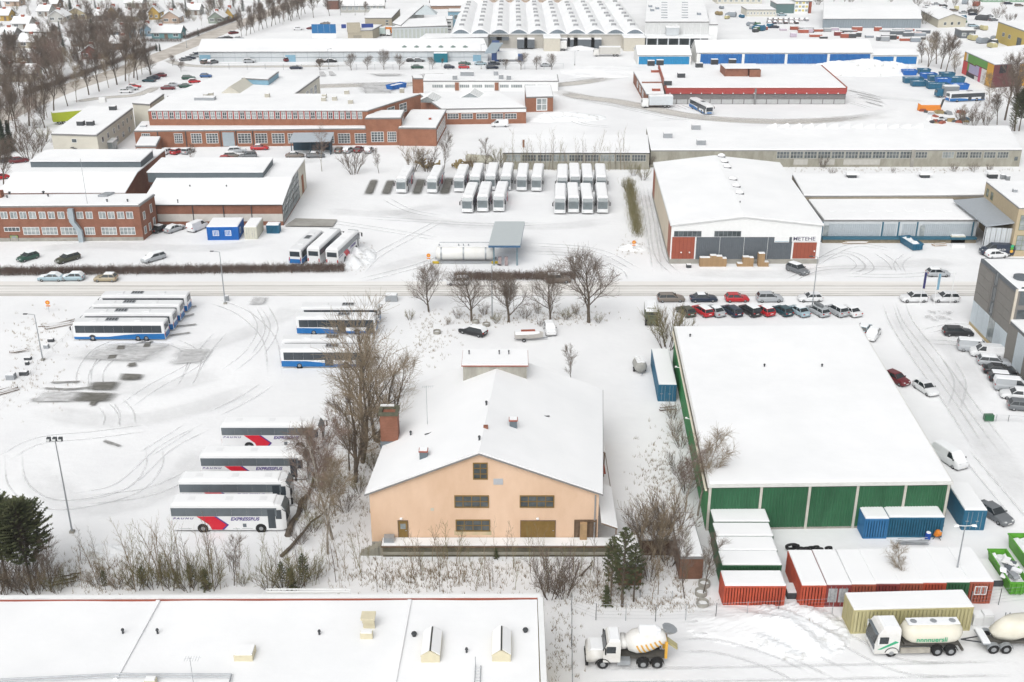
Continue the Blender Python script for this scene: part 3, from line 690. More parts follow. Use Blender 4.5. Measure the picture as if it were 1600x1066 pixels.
for k in range(4): mb.box(xa+.1,xa+wlt-.1,ym+.5+k*.5,ym+.7+k*.5,.9,1.0)
mb.box(xa+.1,xa+.25,ym+.4,ym+2.5,.8,.9); mb.box(xa+wlt-.25,xa+wlt-.1,ym+.4,ym+2.5,.8,.9); mb.build('timber_rack', WOODB, LT)
mb = MB()
for k in range(5): mb.box(xa+.05,xa+wlt-.1,yn-2.4+k*.45,yn-2.2+k*.45,1.8,1.95)
mb.build('red_rack', REDP, LT)

# ------------------------------------------------------------------ green hall
hG = 5.9
qp = [(1108,757),(1487,752),(1342,508),(1055,511)]
GH, q = poly_building('green_hall', 'long green corrugated sheet hall with white posts and flat snowy roof', qp, hG, mat('hall_backing', (.10,.12,.10), .9), fascia=mat('white_fascia', (.62,.62,.60), .5), fh=.3, over=.3)
Wf = Wall(q[0],q[1]); Wl = Wall(q[3],q[0]); Wr = Wall(q[1],q[2])
px = [1112,1187.5,1262.5,1337,1411,1484]; us = [Wf.pix(x,785)[0] for x in px]; us[0] = .15; us[-1] = Wf.L-.25
for i in range(5): corr(GH, Wf, us[i]+.14, us[i+1]-.14, .25, hG-.5, GREEN, 'sheet_panel', .32, .05, .03)
for u in us: panel(GH, Wf, u-.14, u+.14, 0, hG-.32, mat('post_white', (.50,.48,.43), .7, .1), 'post', 0, .14)
panel(GH, Wf, 0, Wf.L, 0, .25, CONC, 'plinth', 0, .1)
nb = 9
for i in range(nb): corr(GH, Wl, Wl.L*i/nb+.06, Wl.L*(i+1)/nb-.06, .2, hG-1.1, mat('green_side_sheet', (.03,.19,.06), .5, .12, scale=.4), 'sheet_panel', .4, .05, .03)
panel(GH, Wl, 0, Wl.L, hG-1.05, hG-.31, mat('brown_band', (.17,.155,.12), .9, .2), 'fascia_band', 0, .08)
mb = MB(); mb.tube(Wl.at(0,hG-.75,.3), Wl.at(Wl.L,hG-.75,.3), .14, n=7); mb.build('gutter', mat('cream_gutter', (.62,.58,.47), .6), GH)
for k in (.28,.62,.86): 
    mb = MB(); mb.tube(Wl.at(Wl.L*k,hG-.9,.1),Wl.at(Wl.L*k,hG-.75,.75),.04,n=5); mb.box(*[v for pr in zip(Wl.at(Wl.L*k,0,.75)[:2],Wl.at(Wl.L*k,0,1.2)[:2]) for v in sorted((pr[0],pr[1]+.2))],hG-.8,hG-.65); mb.build('wall_lamp', WHITE, GH)
for x,y in ((1078,528),(1194,575),(1284,575),(1390,570)): 
    if x < 1340: roof_pipe(GH, P(x,y,hG), hG+.1, .35, .1)
corr(GH, Wr, .1, Wr.L-.1, .2, hG-.4, GREEN, 'sheet_panel', .4, .05, .03)

# ------------------------------------------------------------------ gabled hall with red doors
A, B = P(1046,412), P(1278,412); W0 = Wall(A,B)
eave = W0.pix(1045,353)[1]; ru, ridge = W0.pix(1163,340)
bk = roof_depth(A, eave, 1022, 257)
WARM = mat('warm_grey_sheet', (.52,.46,.37), .7, .08, scale=.5, stretch=(1,1,.3))
MH, q, Wf, Wr, Wl = gable_building('gabled_hall', 'white gabled hall with red doors, dark grey cladding and name sign', A, B, eave, ridge, bk, WHITE, rpos=ru/W0.L, over=.25, snow=.25, fm=mat('pale_trim', (.55,.56,.56), .6))
panel(MH, Wf, 0, Wf.L, 0, Wf.pix(1160,405)[1], CONC, 'plinth', 0, .08)
for a,b,y0_,y1_ in ((1087,1124,370.5,405),(1124,1162,370.5,405),(1162,1199,370.5,405),(1199,1237,370.5,405)):
    u0,u1,z0,z1 = Wf.rect(a,y0_,b,y1_); corr(MH, Wf, u0+.03, u1-.03, z0, z1, DGREY, 'cladding_panel', .35, .03, .02)
for r in ((1049.5,370.5,1085,404.5),(1239,379,1275,404)):
    u0,u1,z0,z1 = Wf.rect(*r); o = panel(MH, Wf, u0, u1, z0, z1, REDP, 'folding_door', 0, .06)
    mb = MB()
    for k in range(1,6): c = u0+(u1-u0)*k/6; Wf.box(mb, c-.02, c+.02, z0, z1, .06, .075)
    mb.build('door_joint', mat('dark_red', (.15,.03,.02), .7), o)
for px_,py_ in ((1064,394),(1077,394),(1272,392)):
    u,z = Wf.pix(px_,py_); mb = MB(); mb.lathe(Wf.at(u,z,.06),Wf.n,[(0,.1),(.2,.16),(.3,.05)],n=8); mb.build('door_lamp', WHITE, MH)
window(MH, Wf, *Wf.rect(1053,361,1096,370), nx=6, ny=1, fm=STEEL, fw=.06); window(MH, Wf, *Wf.rect(1116,361,1158,370), nx=6, ny=1, fm=STEEL, fw=.06)
def text_on(par, W, u0, u1, z0, z1, s, m, d=.07, name='lettering', bold=0.0, shear=0.0, width=None, spacing=1.0, flip=False):
    """lettering as raised mesh fitted into a rectangle on a wall plane"""
    cu = bpy.data.curves.new('t','FONT'); cu.body = s; cu.extrude = .01; cu.offset = bold; cu.shear = shear; cu.space_character = spacing
    to = bpy.data.objects.new('t', cu); COL.objects.link(to)
    me = bpy.data.meshes.new_from_object(to.evaluated_get(bpy.context.evaluated_depsgraph_get()))
    bpy.data.objects.remove(to); bpy.data.curves.remove(cu)
    xs = [v.co.x for v in me.vertices]; ys = [v.co.y for v in me.vertices]; ax,bx,ay,by = min(xs),max(xs),min(ys),max(ys)
    vs = []
    for v in me.vertices:
        fx = (v.co.x-ax)/(bx-ax); fx = 1-fx if flip else fx
        vs.append(W.at(u0+(u1-u0)*fx, z0+(z1-z0)*(v.co.y-ay)/(by-ay), d+v.co.z))
    mb = MB(); mb.add(vs, [tuple(p.vertices) for p in me.polygons]); bpy.data.meshes.remove(me)
    return mb.build(name, m, par)
NAVY = mat('navy_print', (.03,.03,.12), .5)
u0,u1,z0,z1 = Wf.rect(1237.5,368,1276,377.5); o = panel(MH, Wf, u0, u1, z0, z1, WHITE, 'name_sign', 0, .1)
text_on(o, Wf, u0+.25, u1-.25, z0+.22, z1-.25, 'METEHE', mat('sign_navy', (.07,.06,.12), .5), .1, bold=.012)
u0,u1,z0,z1 = Wf.rect(1210,370,1233,378.5); o = panel(MH, Wf, u0, u1, z0, z1, WHITE, 'info_sign', .05, .12)
mb = MB(); Wf.box(mb, u0+.1, u1-.1, z0+.1, z0+.2, .12, .13); mb.build('sign_line', BLUEL, o)
nb = 8
for i in range(nb): corr(MH, Wl, Wl.L*i/nb+.05, Wl.L*(i+1)/nb-.05, .9, eave-.1, WARM if i not in (0,nb-1) else mat('faded_red_sheet', (.30,.13,.09), .7), 'side_panel', .5, .05, .02)
panel(MH, Wl, 0, Wl.L, 0, .88, CONC, 'plinth', 0, .08)
for x,y in ((1127,248),(1131.5,256.5),(1136,265),(1145,284),(1150,295),(1155,306)):
    p = P(x,y,ridge-.2); mb = MB(); mb.box(p.x-.75,p.x+.75,p.y-.7,p.y+.7,ridge-.6,ridge+.45); o = mb.build('roof_dome', DSTEEL, MH)
    mb = MB(); mb.lathe((p.x,p.y,ridge+.45),(0,0,1),[(0,.85),(.3,.75),(.5,.3)],n=10); mb.build('snow_cap', RSNOW, o)
roof_pipe(MH, P(1156,320,ridge), ridge, .6, .08)
p = P(1268,343,eave+.4); mb = MB()
for k in range(4): mb.tube((p.x-.5,p.y+k*.6,eave+.3),(p.x+.6,p.y+k*.5,eave+.45),.06,n=4)
mb.tube((p.x,p.y,eave+.4),(p.x-.6,p.y+2,eave+.5),.05,n=4); mb.build('snow_guard', DSTEEL, MH)
# ------------------------------------------------------------------ mid-distance buildings
def wrow(par, W, xs, y0, y1, nx=2, ny=2, fm=WHITE, gm=GLASS, fw=.08, d=.05):
    for a,b in xs: window(par, W, *W.rect(a,y0,b,y1), nx=nx, ny=ny, fm=fm, gm=gm, fw=fw, d=d)
def Z3(u, x0=0, k=3.807): return x0 + u/k
def front(ax, ay, bx, by, h, bpx, bpy, name, label, wm, **kw):
    """block from its front ground line and the pixel of its rear left (or right, if nearer B) roof corner"""
    A, B = P(ax,ay), P(bx,by); near = A if abs(bpx-ax) < abs(bpx-bx) else B
    return flat_building(name, label, A, B, h, roof_depth(near, h, bpx, bpy), wm, **kw)

# brick office with two rows of windows
h = HT(376,323,224); A, B = P(-40,378), P(224.5,376)
OB, q, Wf, Wr, Wl = flat_building('brick_office', 'two storey red brick office with two rows of white framed windows', A, B, h, roof_depth(B,h,241,306), BRICK, fasc_h=.3)
wrow(OB, Wf, [(Z3(a),Z3(b)) for a,b in ((3,45),(60,103),(117,158),(172,215),(232,272),(286,326),(343,384),(401,424),(455,496),(511,551),(588,630),(641,682),(697,739),(751,792))], 331, 342, 2, 1, gm=GLASSP)
wrow(OB, Wf, [(Z3(a),Z3(b)) for a,b in ((138,236),(250,343),(362,458),(505,565),(604,695),(713,805))], 355, 367, 4, 2, gm=GLASSP)
wrow(OB, Wf, [(Z3(25),Z3(118))], 355, 362, 4, 1)
door(OB, Wf, (Z3(62),368,Z3(108),376.5), mat('lime_door', (.25,.30,.10), .6), glass=True)
panel(OB, Wf, 0, Wf.L, 0, .75, CONC, 'plinth', 0, .06)
for f0,f1,z0,z1 in ((.16,.30,.55,.78),(.62,.76,.60,.85),(.12,.26,.14,.36),(.42,.56,.14,.36),(.72,.86,.2,.42)): window(OB, Wr, Wr.L*f0, Wr.L*f1, h*z0, h*z1, 1, 1, gm=GLASSP)
mb = MB(); u,z = Wf.pix(112,328); u2,z2 = Wf.pix(126,356)
mb.hexa([Wf.at(u-.5,z-2.2,1.0),Wf.at(u+.5,z-2.2,1.0),Wf.at(u+.5,z-2.2,.2),Wf.at(u-.5,z-2.2,.2),Wf.at(u-.5,z+.4,1.0),Wf.at(u+.5,z+.4,1.0),Wf.at(u+.5,z+.4,.2),Wf.at(u-.5,z+.4,.2)])
mb.hexa([Wf.at(u2-.45,z2-.4,1.0),Wf.at(u2+.45,z2-.4,1.0),Wf.at(u2+.45,z2-.4,.2),Wf.at(u2-.45,z2-.4,.2),Wf.at(u-.5,z-2.2,1.0),Wf.at(u+.5,z-2.2,1.0),Wf.at(u+.5,z-2.2,.2),Wf.at(u-.5,z-2.2,.2)])
Wf.box(mb,u2-.45,u2+.45,0,z2-.4,.2,1.0); mb.build('air_duct', mat('duct_steel', (.36,.42,.46), .4, metal=.3), OB)
for px,py in ((76,311),(168,319),(200,319),(12,313)): roof_pipe(OB, P(px,py,h), h+.35, .5, .13)
a = P(2,312,h); MB().box(a.x-1.2,a.x+.4,a.y-.6,a.y+.8,h,h+1.8).build('brick_stack', BRICK, OB)
a = P(165,310,h); mb = MB(); mb.hexa([(a.x-1.2,a.y-.8,h+.4),(a.x+.6,a.y-.8,h+.4),(a.x+1.4,a.y+1.6,h+.4),(a.x-.4,a.y+1.6,h+.4),(a.x-1.2,a.y-.8,h+.9),(a.x+.6,a.y-.8,h+.9),(a.x+1.4,a.y+1.6,h+.9),(a.x-.4,a.y+1.6,h+.9)]); mb.build('roof_light', STEEL, OB)
mast(OB, P(137,322,h), h, 9.5, 'flag_mast', False, .05)

# workshop hall with roof lanterns and a glazed gable end
def profile_hall(name, label, A, B, prof, wm, cat='building', root=None):
    """prof: (distance behind the front, height) loop extruded from A to B"""
    A = Vector((A[0],A[1])); B = Vector((B[0],B[1])); u = (B-A).normalized(); n = Vector((-u.y,u.x)); c = (A+B)/2+n*8
    root = root or thing(name, label, cat, (c.x,c.y,0))
    MB().loft([[(*(E+n*d_),z) for d_,z in prof] for E in (B,A)]).build('wall', wm, root)
    return root, A, B, u, n
def slope(par, A, B, n, d0, z0, d1, z1, m=RSNOW, th=.2, lift=.03, name='snow_cover', ov=.2):
    u = (B-A).normalized(); a = A-u*ov; b = B+u*ov
    return MB().hexa([(*(a+n*d0),z0+lift),(*(b+n*d0),z0+lift),(*(b+n*d1),z1+lift),(*(a+n*d1),z1+lift),(*(a+n*d0),z0+lift+th),(*(b+n*d0),z0+lift+th),(*(b+n*d1),z1+lift+th),(*(a+n*d1),z1+lift+th)]).build(name, m, par)
A, B = P(226,353), P(443,352.5); hE = HT(352.5,320,443); D = P(484,310).y - P(443,352.5).y
WH, A2, B2, u, n = profile_hall('brick_workshop', 'long low brick workshop with stepped snowy roof and glazed gable', A, B, [(0,0),(0,hE),(D*.62,hE+2.3),(D+9,hE+2.3),(D+9,0)], BRICK)
wf = Wall(A,B); wr = Wall(B2, B2+n*(D+9))
panel(WH, wf, 2.3, wf.L, wf.pix(350,346)[1], wf.pix(350,334.5)[1], mat('whitewashed_band', (.52,.50,.47), .9, .1, scale=.6), 'white_band', 0, .05)
for f in (.1,.36,.58,.78): 
    mb = MB(); wf.box(mb, wf.L*f-.07, wf.L*f+.07, .1, hE-.1, .05, .2); mb.build('downpipe', DSTEEL, WH)
slope(WH, A2, B2, n, -.3, hE, D*.62, hE+2.3); slope(WH, A2, B2, n, D*.62, hE+2.3, D+9.2, hE+2.3)
MB().hexa([(*(A2-n*.35),hE-.05),(*(B2-n*.35),hE-.05),(*(B2+n*.1),hE-.05),(*(A2+n*.1),hE-.05),(*(A2-n*.35),hE+.1),(*(B2-n*.35),hE+.1),(*(B2+n*.1),hE+.1),(*(A2+n*.1),hE+.1)]).build('eaves_board', DSTEEL, WH)
lm = MB().loft([[(*(E+n*d_),z) for d_,z in ((D*.60,hE+1.5),(D*.60,hE+3.6),(D+3,hE+3.9),(D+3,hE+1.5))] for E in (B2-u*6.0,A2-u*2)]).build('roof_lantern', mat('slate_sheet', (.10,.125,.14), .6), WH)
slope(lm, A2-u*2, B2-u*6.0, n, D*.60-.2, hE+3.6, D+3.2, hE+3.9, ov=.1)
gm = MB(); GL = wr
wr.box(gm, .25, D*.6, .3, hE-.2, -.02, .04); gm.hexa([wr.at(.4,hE-.2,.04),wr.at(D*.62,hE-.2,.04),wr.at(D*.62,hE-.2,-.02),wr.at(.4,hE-.2,-.02),wr.at(.5,hE-.1,.04),wr.at(D*.62,hE+2.0,.04),wr.at(D*.62,hE+2.0,-.02),wr.at(.5,hE-.1,-.02)])
wr.box(gm, D*.62, D-.1, .3, hE+2.0, -.02, .04); gl = gm.build('glazed_gable', GLASSP, WH)
mb = MB()
for k in range(13):
    a = D*(k+.2)/13; zt = min(hE+2.0, hE-.2+2.2*max(0,(a-.4))/(D*.62-.4)); wr.box(mb, a, a+.12, .2, zt, .04, .1)
for z in (1.5,2.8,4.1,5.4):
    a = .2 if z < hE-.2 else D*.62*(z-hE+.2)/2.2; wr.box(mb, a, D-.1, z, z+.1, .04, .09)
mb.build('glazing_bars', mat('dark_bars', (.08,.10,.10), .6), gl)
panel(WH, wr, D, D+9, 0, hE+2.25, CREAM, 'cream_wall', 0, .05); panel(WH, wr, D+3, D+5.5, .1, 4.2, mat('wood_gate', (.26,.10,.045), .7), 'gate', .05, .1)
for px,py in ((236,293),(297,293),(354,293),(278,316)): roof_pipe(WH, P(px,py,hE+1.5), hE+1.4, .5, .1)
# second bay behind the office
A, B = P(5,338), P(200,338); 
W2, A2, B2, u, n = profile_hall('workshop_bay', 'snow roofed workshop bay with slate lantern behind the brick office', A, B, [(0,0),(0,hE+.6),(9,hE+2.6),(30,hE+2.6),(30,0)], BRICK)
slope(W2, A2, B2, n, -.2, hE+.6, 9, hE+2.6); slope(W2, A2, B2, n, 9, hE+2.6, 30, hE+2.6)
lm = MB().loft([[(*(E+n*d_),z) for d_,z in ((13,hE+2),(13,hE+4.1),(22,hE+4.4),(22,hE+2))] for E in (B2-u*.2,A2+u*2)]).build('roof_lantern', MATS['slate_sheet'], W2)
slope(lm, A2+u*2, B2-u*.2, n, 12.8, hE+4.1, 22.2, hE+4.4, ov=.1)
for px,py in ((68,302),(15,303)): roof_pipe(W2, P(px,py,hE+2.2), hE+2, .5, .2)

# brick workshop complex
h1 = HT(230,205.5,213)
BL_, q, Wf, Wr, Wl = front(213,231,573,227,h1,571,189,'brick_factory_wing','low brick factory wing with tall white framed windows', BRICK2)
ws = [(Z3(a),Z3(b)) for a,b in ((845,895),(1037,1087),(1137,1200),(1227,1298),(1415,1495),(1518,1590))]+[(Z3(a,400),Z3(b,400)) for a,b in ((95,170),(190,262),(385,465),(488,560),(588,660))]
wrow(BL_, Wf, ws, 208.5, 224, 4, 4, fw=.1)
u0,u1,z0,z1 = Wf.rect(Z3(1325),207,Z3(1395),229); o = panel(BL_, Wf, u0, u1, .1, z1, MATS['duct_steel'], 'blue_gate', 0, .08)
for a in (941,1107,1312,1405,1505): 
    uu,_ = Wf.pix(Z3(a),216); mb = MB(); Wf.box(mb, uu-.1, uu+.1, .1, h1, 0, .2); mb.build('downpipe', DSTEEL, BL_)
for px,py in ((455,195),(460,193),(225,201),(363,194)): roof_box(BL_, P(px,py,h1), h1+.3, 1.6, 1.2, .6)
h2 = HT(231,172.5,231) - 1.2
q2 = [P(231,173,h2), P(574,173,h2), P(657,147,h2), P(268,148,h2)]; base = h2-4.1
UP = thing('brick_factory_hall', 'upper brick factory hall with a band of windows between red pillars', 'building', (q2[0].x+40,q2[0].y+8,0))
box_block(UP, [(p.x,p.y) for p in q2], 0, h2-.3, BRICK2)
rf = MB().prism(ccw([(p.x,p.y) for p in q2]), h2-.297, h2).build('roof', GUTTER, UP); snow_slab(rf, q2, h2, .2)
Wu = Wall(q2[0],q2[1]); n0 = 36; ua = Wu.pix(236,180)[0]; ub = Wu.pix(567,180)[0]
for k in range(n0):
    a = ua+(ub-ua)*k/n0; b = ua+(ub-ua)*(k+1)/n0; zz0, zz1 = Wu.pix(400,186)[1], Wu.pix(400,175)[1]
    window(UP, Wu, a+.18, b-.18, zz0, zz1, 2, 2, fm=WHITE, gm=GLASSP if k%3 else GLASS, fw=.1)
    panel(UP, Wu, a-.13, a+.13, zz0-.1, zz1+.15, mat('red_pillar', (.34,.06,.055), .7), 'pillar', 0, .09)
We = Wall(q2[1],q2[2])
for f in (.12,.35,.58): window(UP, We, We.L*f, We.L*(f+.14), h2-3.6, h2-1.0, 2, 3, fw=.12)
for px,py in ((418,153),(507,154),(506,159),(523,158),(548,163),(322,154),(330,152),(542,148),(628,145)):
    p = P(px,py,h2); roof_box(UP, p, h2+.2, 1.3, 1.1, 1.0, m=mat('vent_cream', (.42,.40,.34), .7))
o = roof_box(UP, P(321,157,h2), h2+.2, 5.5, 2.5, .8, m=STEEL)
# end pavilion and low block
h3 = HT(227,186,573)
EP, q, Wf, Wr, Wl = front(573,227.5,628,227,h3,578,175,'brick_pavilion','square brick pavilion with two tall windows closing the factory wing', BRICK2)
wrow(EP, Wf, [(Z3(685,400),Z3(760,400)),(Z3(782,400),Z3(835,400))], 206, 222, 4, 4, fw=.1)
window(EP, Wr, Wr.L*.3, Wr.L*.7, h3-2.4, h3-.7, 3, 2, fw=.1)
for px,py in ((569,171),(582,169)): roof_box(EP, P(px,py+6,h3), h3+.3, .7, .7, 1.3, snow=False)
h4 = HT(228,201.5,655)
LB, q, Wf, Wr, Wl = front(624,228,682,228.5,h4,697,174,'brick_annex','low plain brick annex with a broad snowy roof', BRICK2)
for f in (.08,.22,.36,.50,.64,.78): window(LB, Wr, Wr.L*f, Wr.L*(f+.1), .8, h4-.7, 2, 3, fw=.12, gm=GLASSP)
roof_box(LB, P(672,190,h4), h4+.3, .7, .7, .8, m=REDP)
# right wing
h5 = HT(194,171,700)
RW, q, Wf, Wr, Wl = front(690,195,822,193,h5,655,148,'brick_side_wing','brick side wing with ribbon windows and glazed roof lights', BRICK2)
wrow(RW, Wf, [(Z3(a,400),Z3(b,400)) for a,b in ((1138,1205),(1220,1290),(1310,1380),(1398,1470),(1480,1550))], 177.5, 186, 4, 2, fw=.1)
panel(RW, Wf, 0, Wf.L, h5-.9, h5-.02, WHITE, 'white_fascia', 0, .1)
for cx,cy in ((672,156),(738,150)):
    p = P(cx,cy,h5+.4); mb = MB(); w_, d_, t_ = 3.4, 6.5, 2.0
    o = MB().loft([[(p.x-w_+s*1.2,p.y+s*d_,h5+.2),(p.x+w_+s*1.2,p.y+s*d_,h5+.2),(p.x+s*1.2,p.y+s*d_,h5+t_)] for s in (-.5,.5)]).build('roof_light', GLASSP, RW)
    mb = MB()
    for k in range(7):
        s = -.5+k/6; 
        for sg in (-1,1): mb.tube((p.x+sg*w_+s*1.2,p.y+s*d_,h5+.25),(p.x+s*1.2,p.y+s*d_,h5+t_+.05),.12,n=4)
    mb.build('glazing_bars', WHITE, o)
h6 = HT(175,153,844)
RB, q, Wf, Wr, Wl = front(822,175.5,864,174.5,h6,820,136,'brick_end_block','small brick end block with a tall white window', BRICK2)
window(RB, Wf, *Wf.rect(838,153.5,855,173), 2, 2, fw=.25, gm=GLASSP)
h7 = HT(142,128,700)
LW, q, Wf, Wr, Wl = front(660,142,872,142,h7,664,118,'brick_rear_wing','long low rear wing with ribbon glazing and two brick piers', WHITE)
wrow(LW, Wf, [(660+Z3(a,0,6.66),660+Z3(b,0,6.66)) for a,b in ((100,215),(235,340),(385,490),(515,625),(645,745),(805,900),(920,1040),(1060,1180),(1195,1310))], 132, 137.5, 5, 1, gm=GLASSP, fw=.1)
for x in (714,776): panel(LW, Wf, *Wf.rect(x-3,129,x+3,141), BRICK2, 'brick_pier', 0, .4)
for px,py in ((730,118),(775,117),(711,124),(783,123),(795,124)): roof_box(LW, P(px,py+3,h7), h7+.3, 4.5 if px==730 else 1.5, 1.5, 1.6)
h8 = HT(146,127,652)+2
TW = front(645,149,660,149,h8,646,124,'brick_tower','narrow red brick stair tower among snowy roofs', BRICK2)[0]
# rear white wing with cream glazed end
qh = 7.5
CW, q = poly_building('cream_wing', 'rear snow roofed wing with cream panelled end wall', [(262,150),(458,149),(499,119),(330,122)], qh, CREAM)
Wc = Wall(q[1],q[2])
for f in (.12,.28,.44,.60,.76): window(CW, Wc, Wc.L*f, Wc.L*(f+.1), .8, 5.8, 2, 3, fw=.12)
a, b = P(360,147,qh), P(406,118,qh); dx = (b-a)
mb = MB().loft([[(p.x-3,p.y,qh),(p.x+3,p.y,qh),(p.x,p.y,qh+2.2)] for p in (a,b)]); o = mb.build('ridge_lantern', CREAM, CW)
BX, q = poly_building('blue_penthouse', 'flat pale blue roof box above the rear factory wing', [(378,122),(419,124),(435,112),(400,107)], 9.5, BLUEL, z0=qh+.25)
# white office block and links
h9 = HT(248,210,150)
WO, q = poly_building('cream_office', 'cream two storey office block beside the tree row', [(80,209),(151,211),(207,169),(138,166)], h9, CREAM)
Wf = Wall(q[0],q[1]); Wr = Wall(q[1],q[2])
window(WO, Wf, *Wf.rect(112,217,120,223), 1, 1, gm=GLASS); window(WO, Wf, *Wf.rect(103,236,134,242), 4, 1)
mb = MB()
for k in range(9): uu,_ = Wf.pix(134,240); mb.hexa([Wf.at(uu-3.5+k*.7,2.9-k*.33,.9),Wf.at(uu-2.8+k*.7,2.9-k*.33,.9),Wf.at(uu-2.8+k*.7,2.9-k*.33,.1),Wf.at(uu-3.5+k*.7,2.9-k*.33,.1),Wf.at(uu-3.5+k*.7,3.0-k*.33,.9),Wf.at(uu-2.8+k*.7,3.0-k*.33,.9),Wf.at(uu-2.8+k*.7,3.0-k*.33,.1),Wf.at(uu-3.5+k*.7,3.0-k*.33,.1)])
mb.build('outside_stairs', DSTEEL, WO)
for f in (.1,.24,.40,.53,.66,.78,.90):
    window(WO, Wr, Wr.L*f, Wr.L*(f+.05), h9*.55, h9*.78, 1, 1); 
for f in (.30,.45,.62,.80): window(WO, Wr, Wr.L*f, Wr.L*(f+.06), h9*.12, h9*.36, 1, 1)
u_ = Wr.L*.22; panel(WO, Wr, u_, u_+4, 0, 2.6, GLASSP, 'glazed_porch', 0, 1.2); panel(WO, Wr, u_-.2, u_+4.2, 2.62, 2.9, RSNOW, 'porch_snow', 0, 1.4)
for px,py in ((127,197),(142,197),(177,173),(161,160)): roof_box(WO, P(px,py,h9), h9+.2, 1.8, 1.4, 1.1, m=DSTEEL if px != 161 else WHITE)
LK, q = poly_building('link_block', 'small cream link block with a glazed lower floor', [(207,161),(234,163),(256,147),(231,146)], 7.0, CREAM)
HUT, q, Wf, Wr, Wl = front(214,246,246,246,HT(246,230,230),220,216,'brick_hut','small brick hut with big white framed window and snowy roof', BRICK2)
window(HUT, Wf, .2, Wf.L-.2, .4, HT(246,230,230)-.3, 4, 3, gm=GLASSP, fw=.1)
# carport
A, B = P(455,243), P(517,242); hh = 4.2
CP_ = thing('carport', 'dark blue open carport with grey sheet roof', 'carport', (A.x+3,A.y+2,0)); wc = Wall(A,B)
DBL = mat('dark_teal', (.02,.05,.075), .6)
panel(CP_, wc, 0, wc.L, 0, hh-.6, DBL, 'back_wall', -5.5, -5.3); panel(CP_, wc, wc.L-.2, wc.L, 0, hh-.6, DBL, 'side_wall', -5.3, 0)
for f in (0.01,.48): panel(CP_, wc, wc.L*f, wc.L*f+.2, 0, hh-.6, DBL, 'post', -.25, 0)
slope(CP_, Vector((A.x,A.y)), Vector((B.x,B.y)), Vector((0,1)), -.6, hh-.7, 6, hh+.2, mat('grey_sheet_roof', (.36,.40,.44), .4), .15, 0, 'roof')
# long windowed sheds
h = HT(261.5,235,1300)
qs = [P(1017,235,h),P(1597,234,h),P(1576,198,h),P(1010,200,h)]
LS = thing('windowed_shed', 'very long concrete shed with a band of dark paned windows', 'building', (qs[0].x+40,qs[0].y+8,0))
box_block(LS, [(p.x,p.y) for p in qs], 0, h-.3, OLDC); rf = MB().prism(ccw([(p.x,p.y) for p in qs]), h-.297, h).build('roof', GUTTER, LS); snow_slab(rf, qs, h, .3)
Ws = Wall(qs[0],qs[1]); px0 = 1192.5
for k in range(11):
    x = 1213+k*21.4
    if x < 1420: window(LS, Ws, *Ws.rect(x+.4,236.4,x+20.9,248), 4, 2, fm=mat('grey_frame', (.36,.36,.33), .7), gm=GLASS, fw=.14)
for a,b,g in ((1430,1449,1),(1472,1491,0),(1494,1513,1),(1515,1534,1),(1537,1556,1),(1558,1576,1)):
    window(LS, Ws, *Ws.rect(a,237,b,247.5), 4, 2, fm=MATS['grey_frame'], gm=GLASS if g else GLASSP, fw=.14)
for a,b in ((1240,1262),(1280,1304),(1318,1375)): panel(LS, Ws, *Ws.rect(a,249,b,257.5), mat('pale_patch', (.42,.41,.38), .9, .1), 'wall_panel', 0, .04)
panel(LS, Ws, *Ws.rect(1423,234,1428,262), CONC, 'pilaster', 0, .3); panel(LS, Ws, *Ws.rect(1453,237,1470,248), OLDC, 'boarded_window', 0, .05); panel(LS, Ws, *Ws.rect(1585,245,1590,251), GLASS, 'hatch', 0, .05)
for x in range(1205,1440,19):
    p = P(x,200.5,h); mb = MB(); mb.hexa([(p.x-1.3,p.y-1,h),(p.x+1.3,p.y-1,h),(p.x+1.3,p.y+1,h),(p.x-1.3,p.y+1,h),(p.x-1.2,p.y-.7,h+.35),(p.x+1.2,p.y-.7,h+1.3),(p.x+1.2,p.y+.7,h+1.3),(p.x-1.2,p.y+.7,h+.35)]); mb.build('sawtooth_vent', RSNOW, LS)
for px,py in ((1043,217),(1087,204),(1095,228)): roof_box(LS, P(px,py,h), h+.3, 2.2, 1.4, 1.2)
h = HT(265,239,900)
qs = [P(786,239,h),P(1015,239,h),P(1012,212,h),P(797,212,h)]
L2 = thing('windowed_shed', 'weathered grey shed with paned windows behind the parked coaches', 'building', (qs[0].x+10,qs[0].y+5,0))
box_block(L2, [(p.x,p.y) for p in qs], 0, h-.25, OLDC); rf = MB().prism(ccw([(p.x,p.y) for p in qs]), h-.247, h).build('roof', DSTEEL, L2); snow_slab(rf, qs, h, .3)
Ws = Wall(qs[0],qs[1])
for k in range(9):
    x = 790+k*24.5; window(L2, Ws, *Ws.rect(x+.8,241.5,x+23.6,252.5), 5, 2, fm=MATS['grey_frame'], gm=GLASS if k%3 else GLASSP, fw=.14)
qs3 = [P(1011,222,5.5),P(1076,222,5.5),P(1070,200,5.5),P(1013,200,5.5)]
roof_box(L2, P(818,232,h), h+.2, .5, .5, 2.0, m=BRICK)
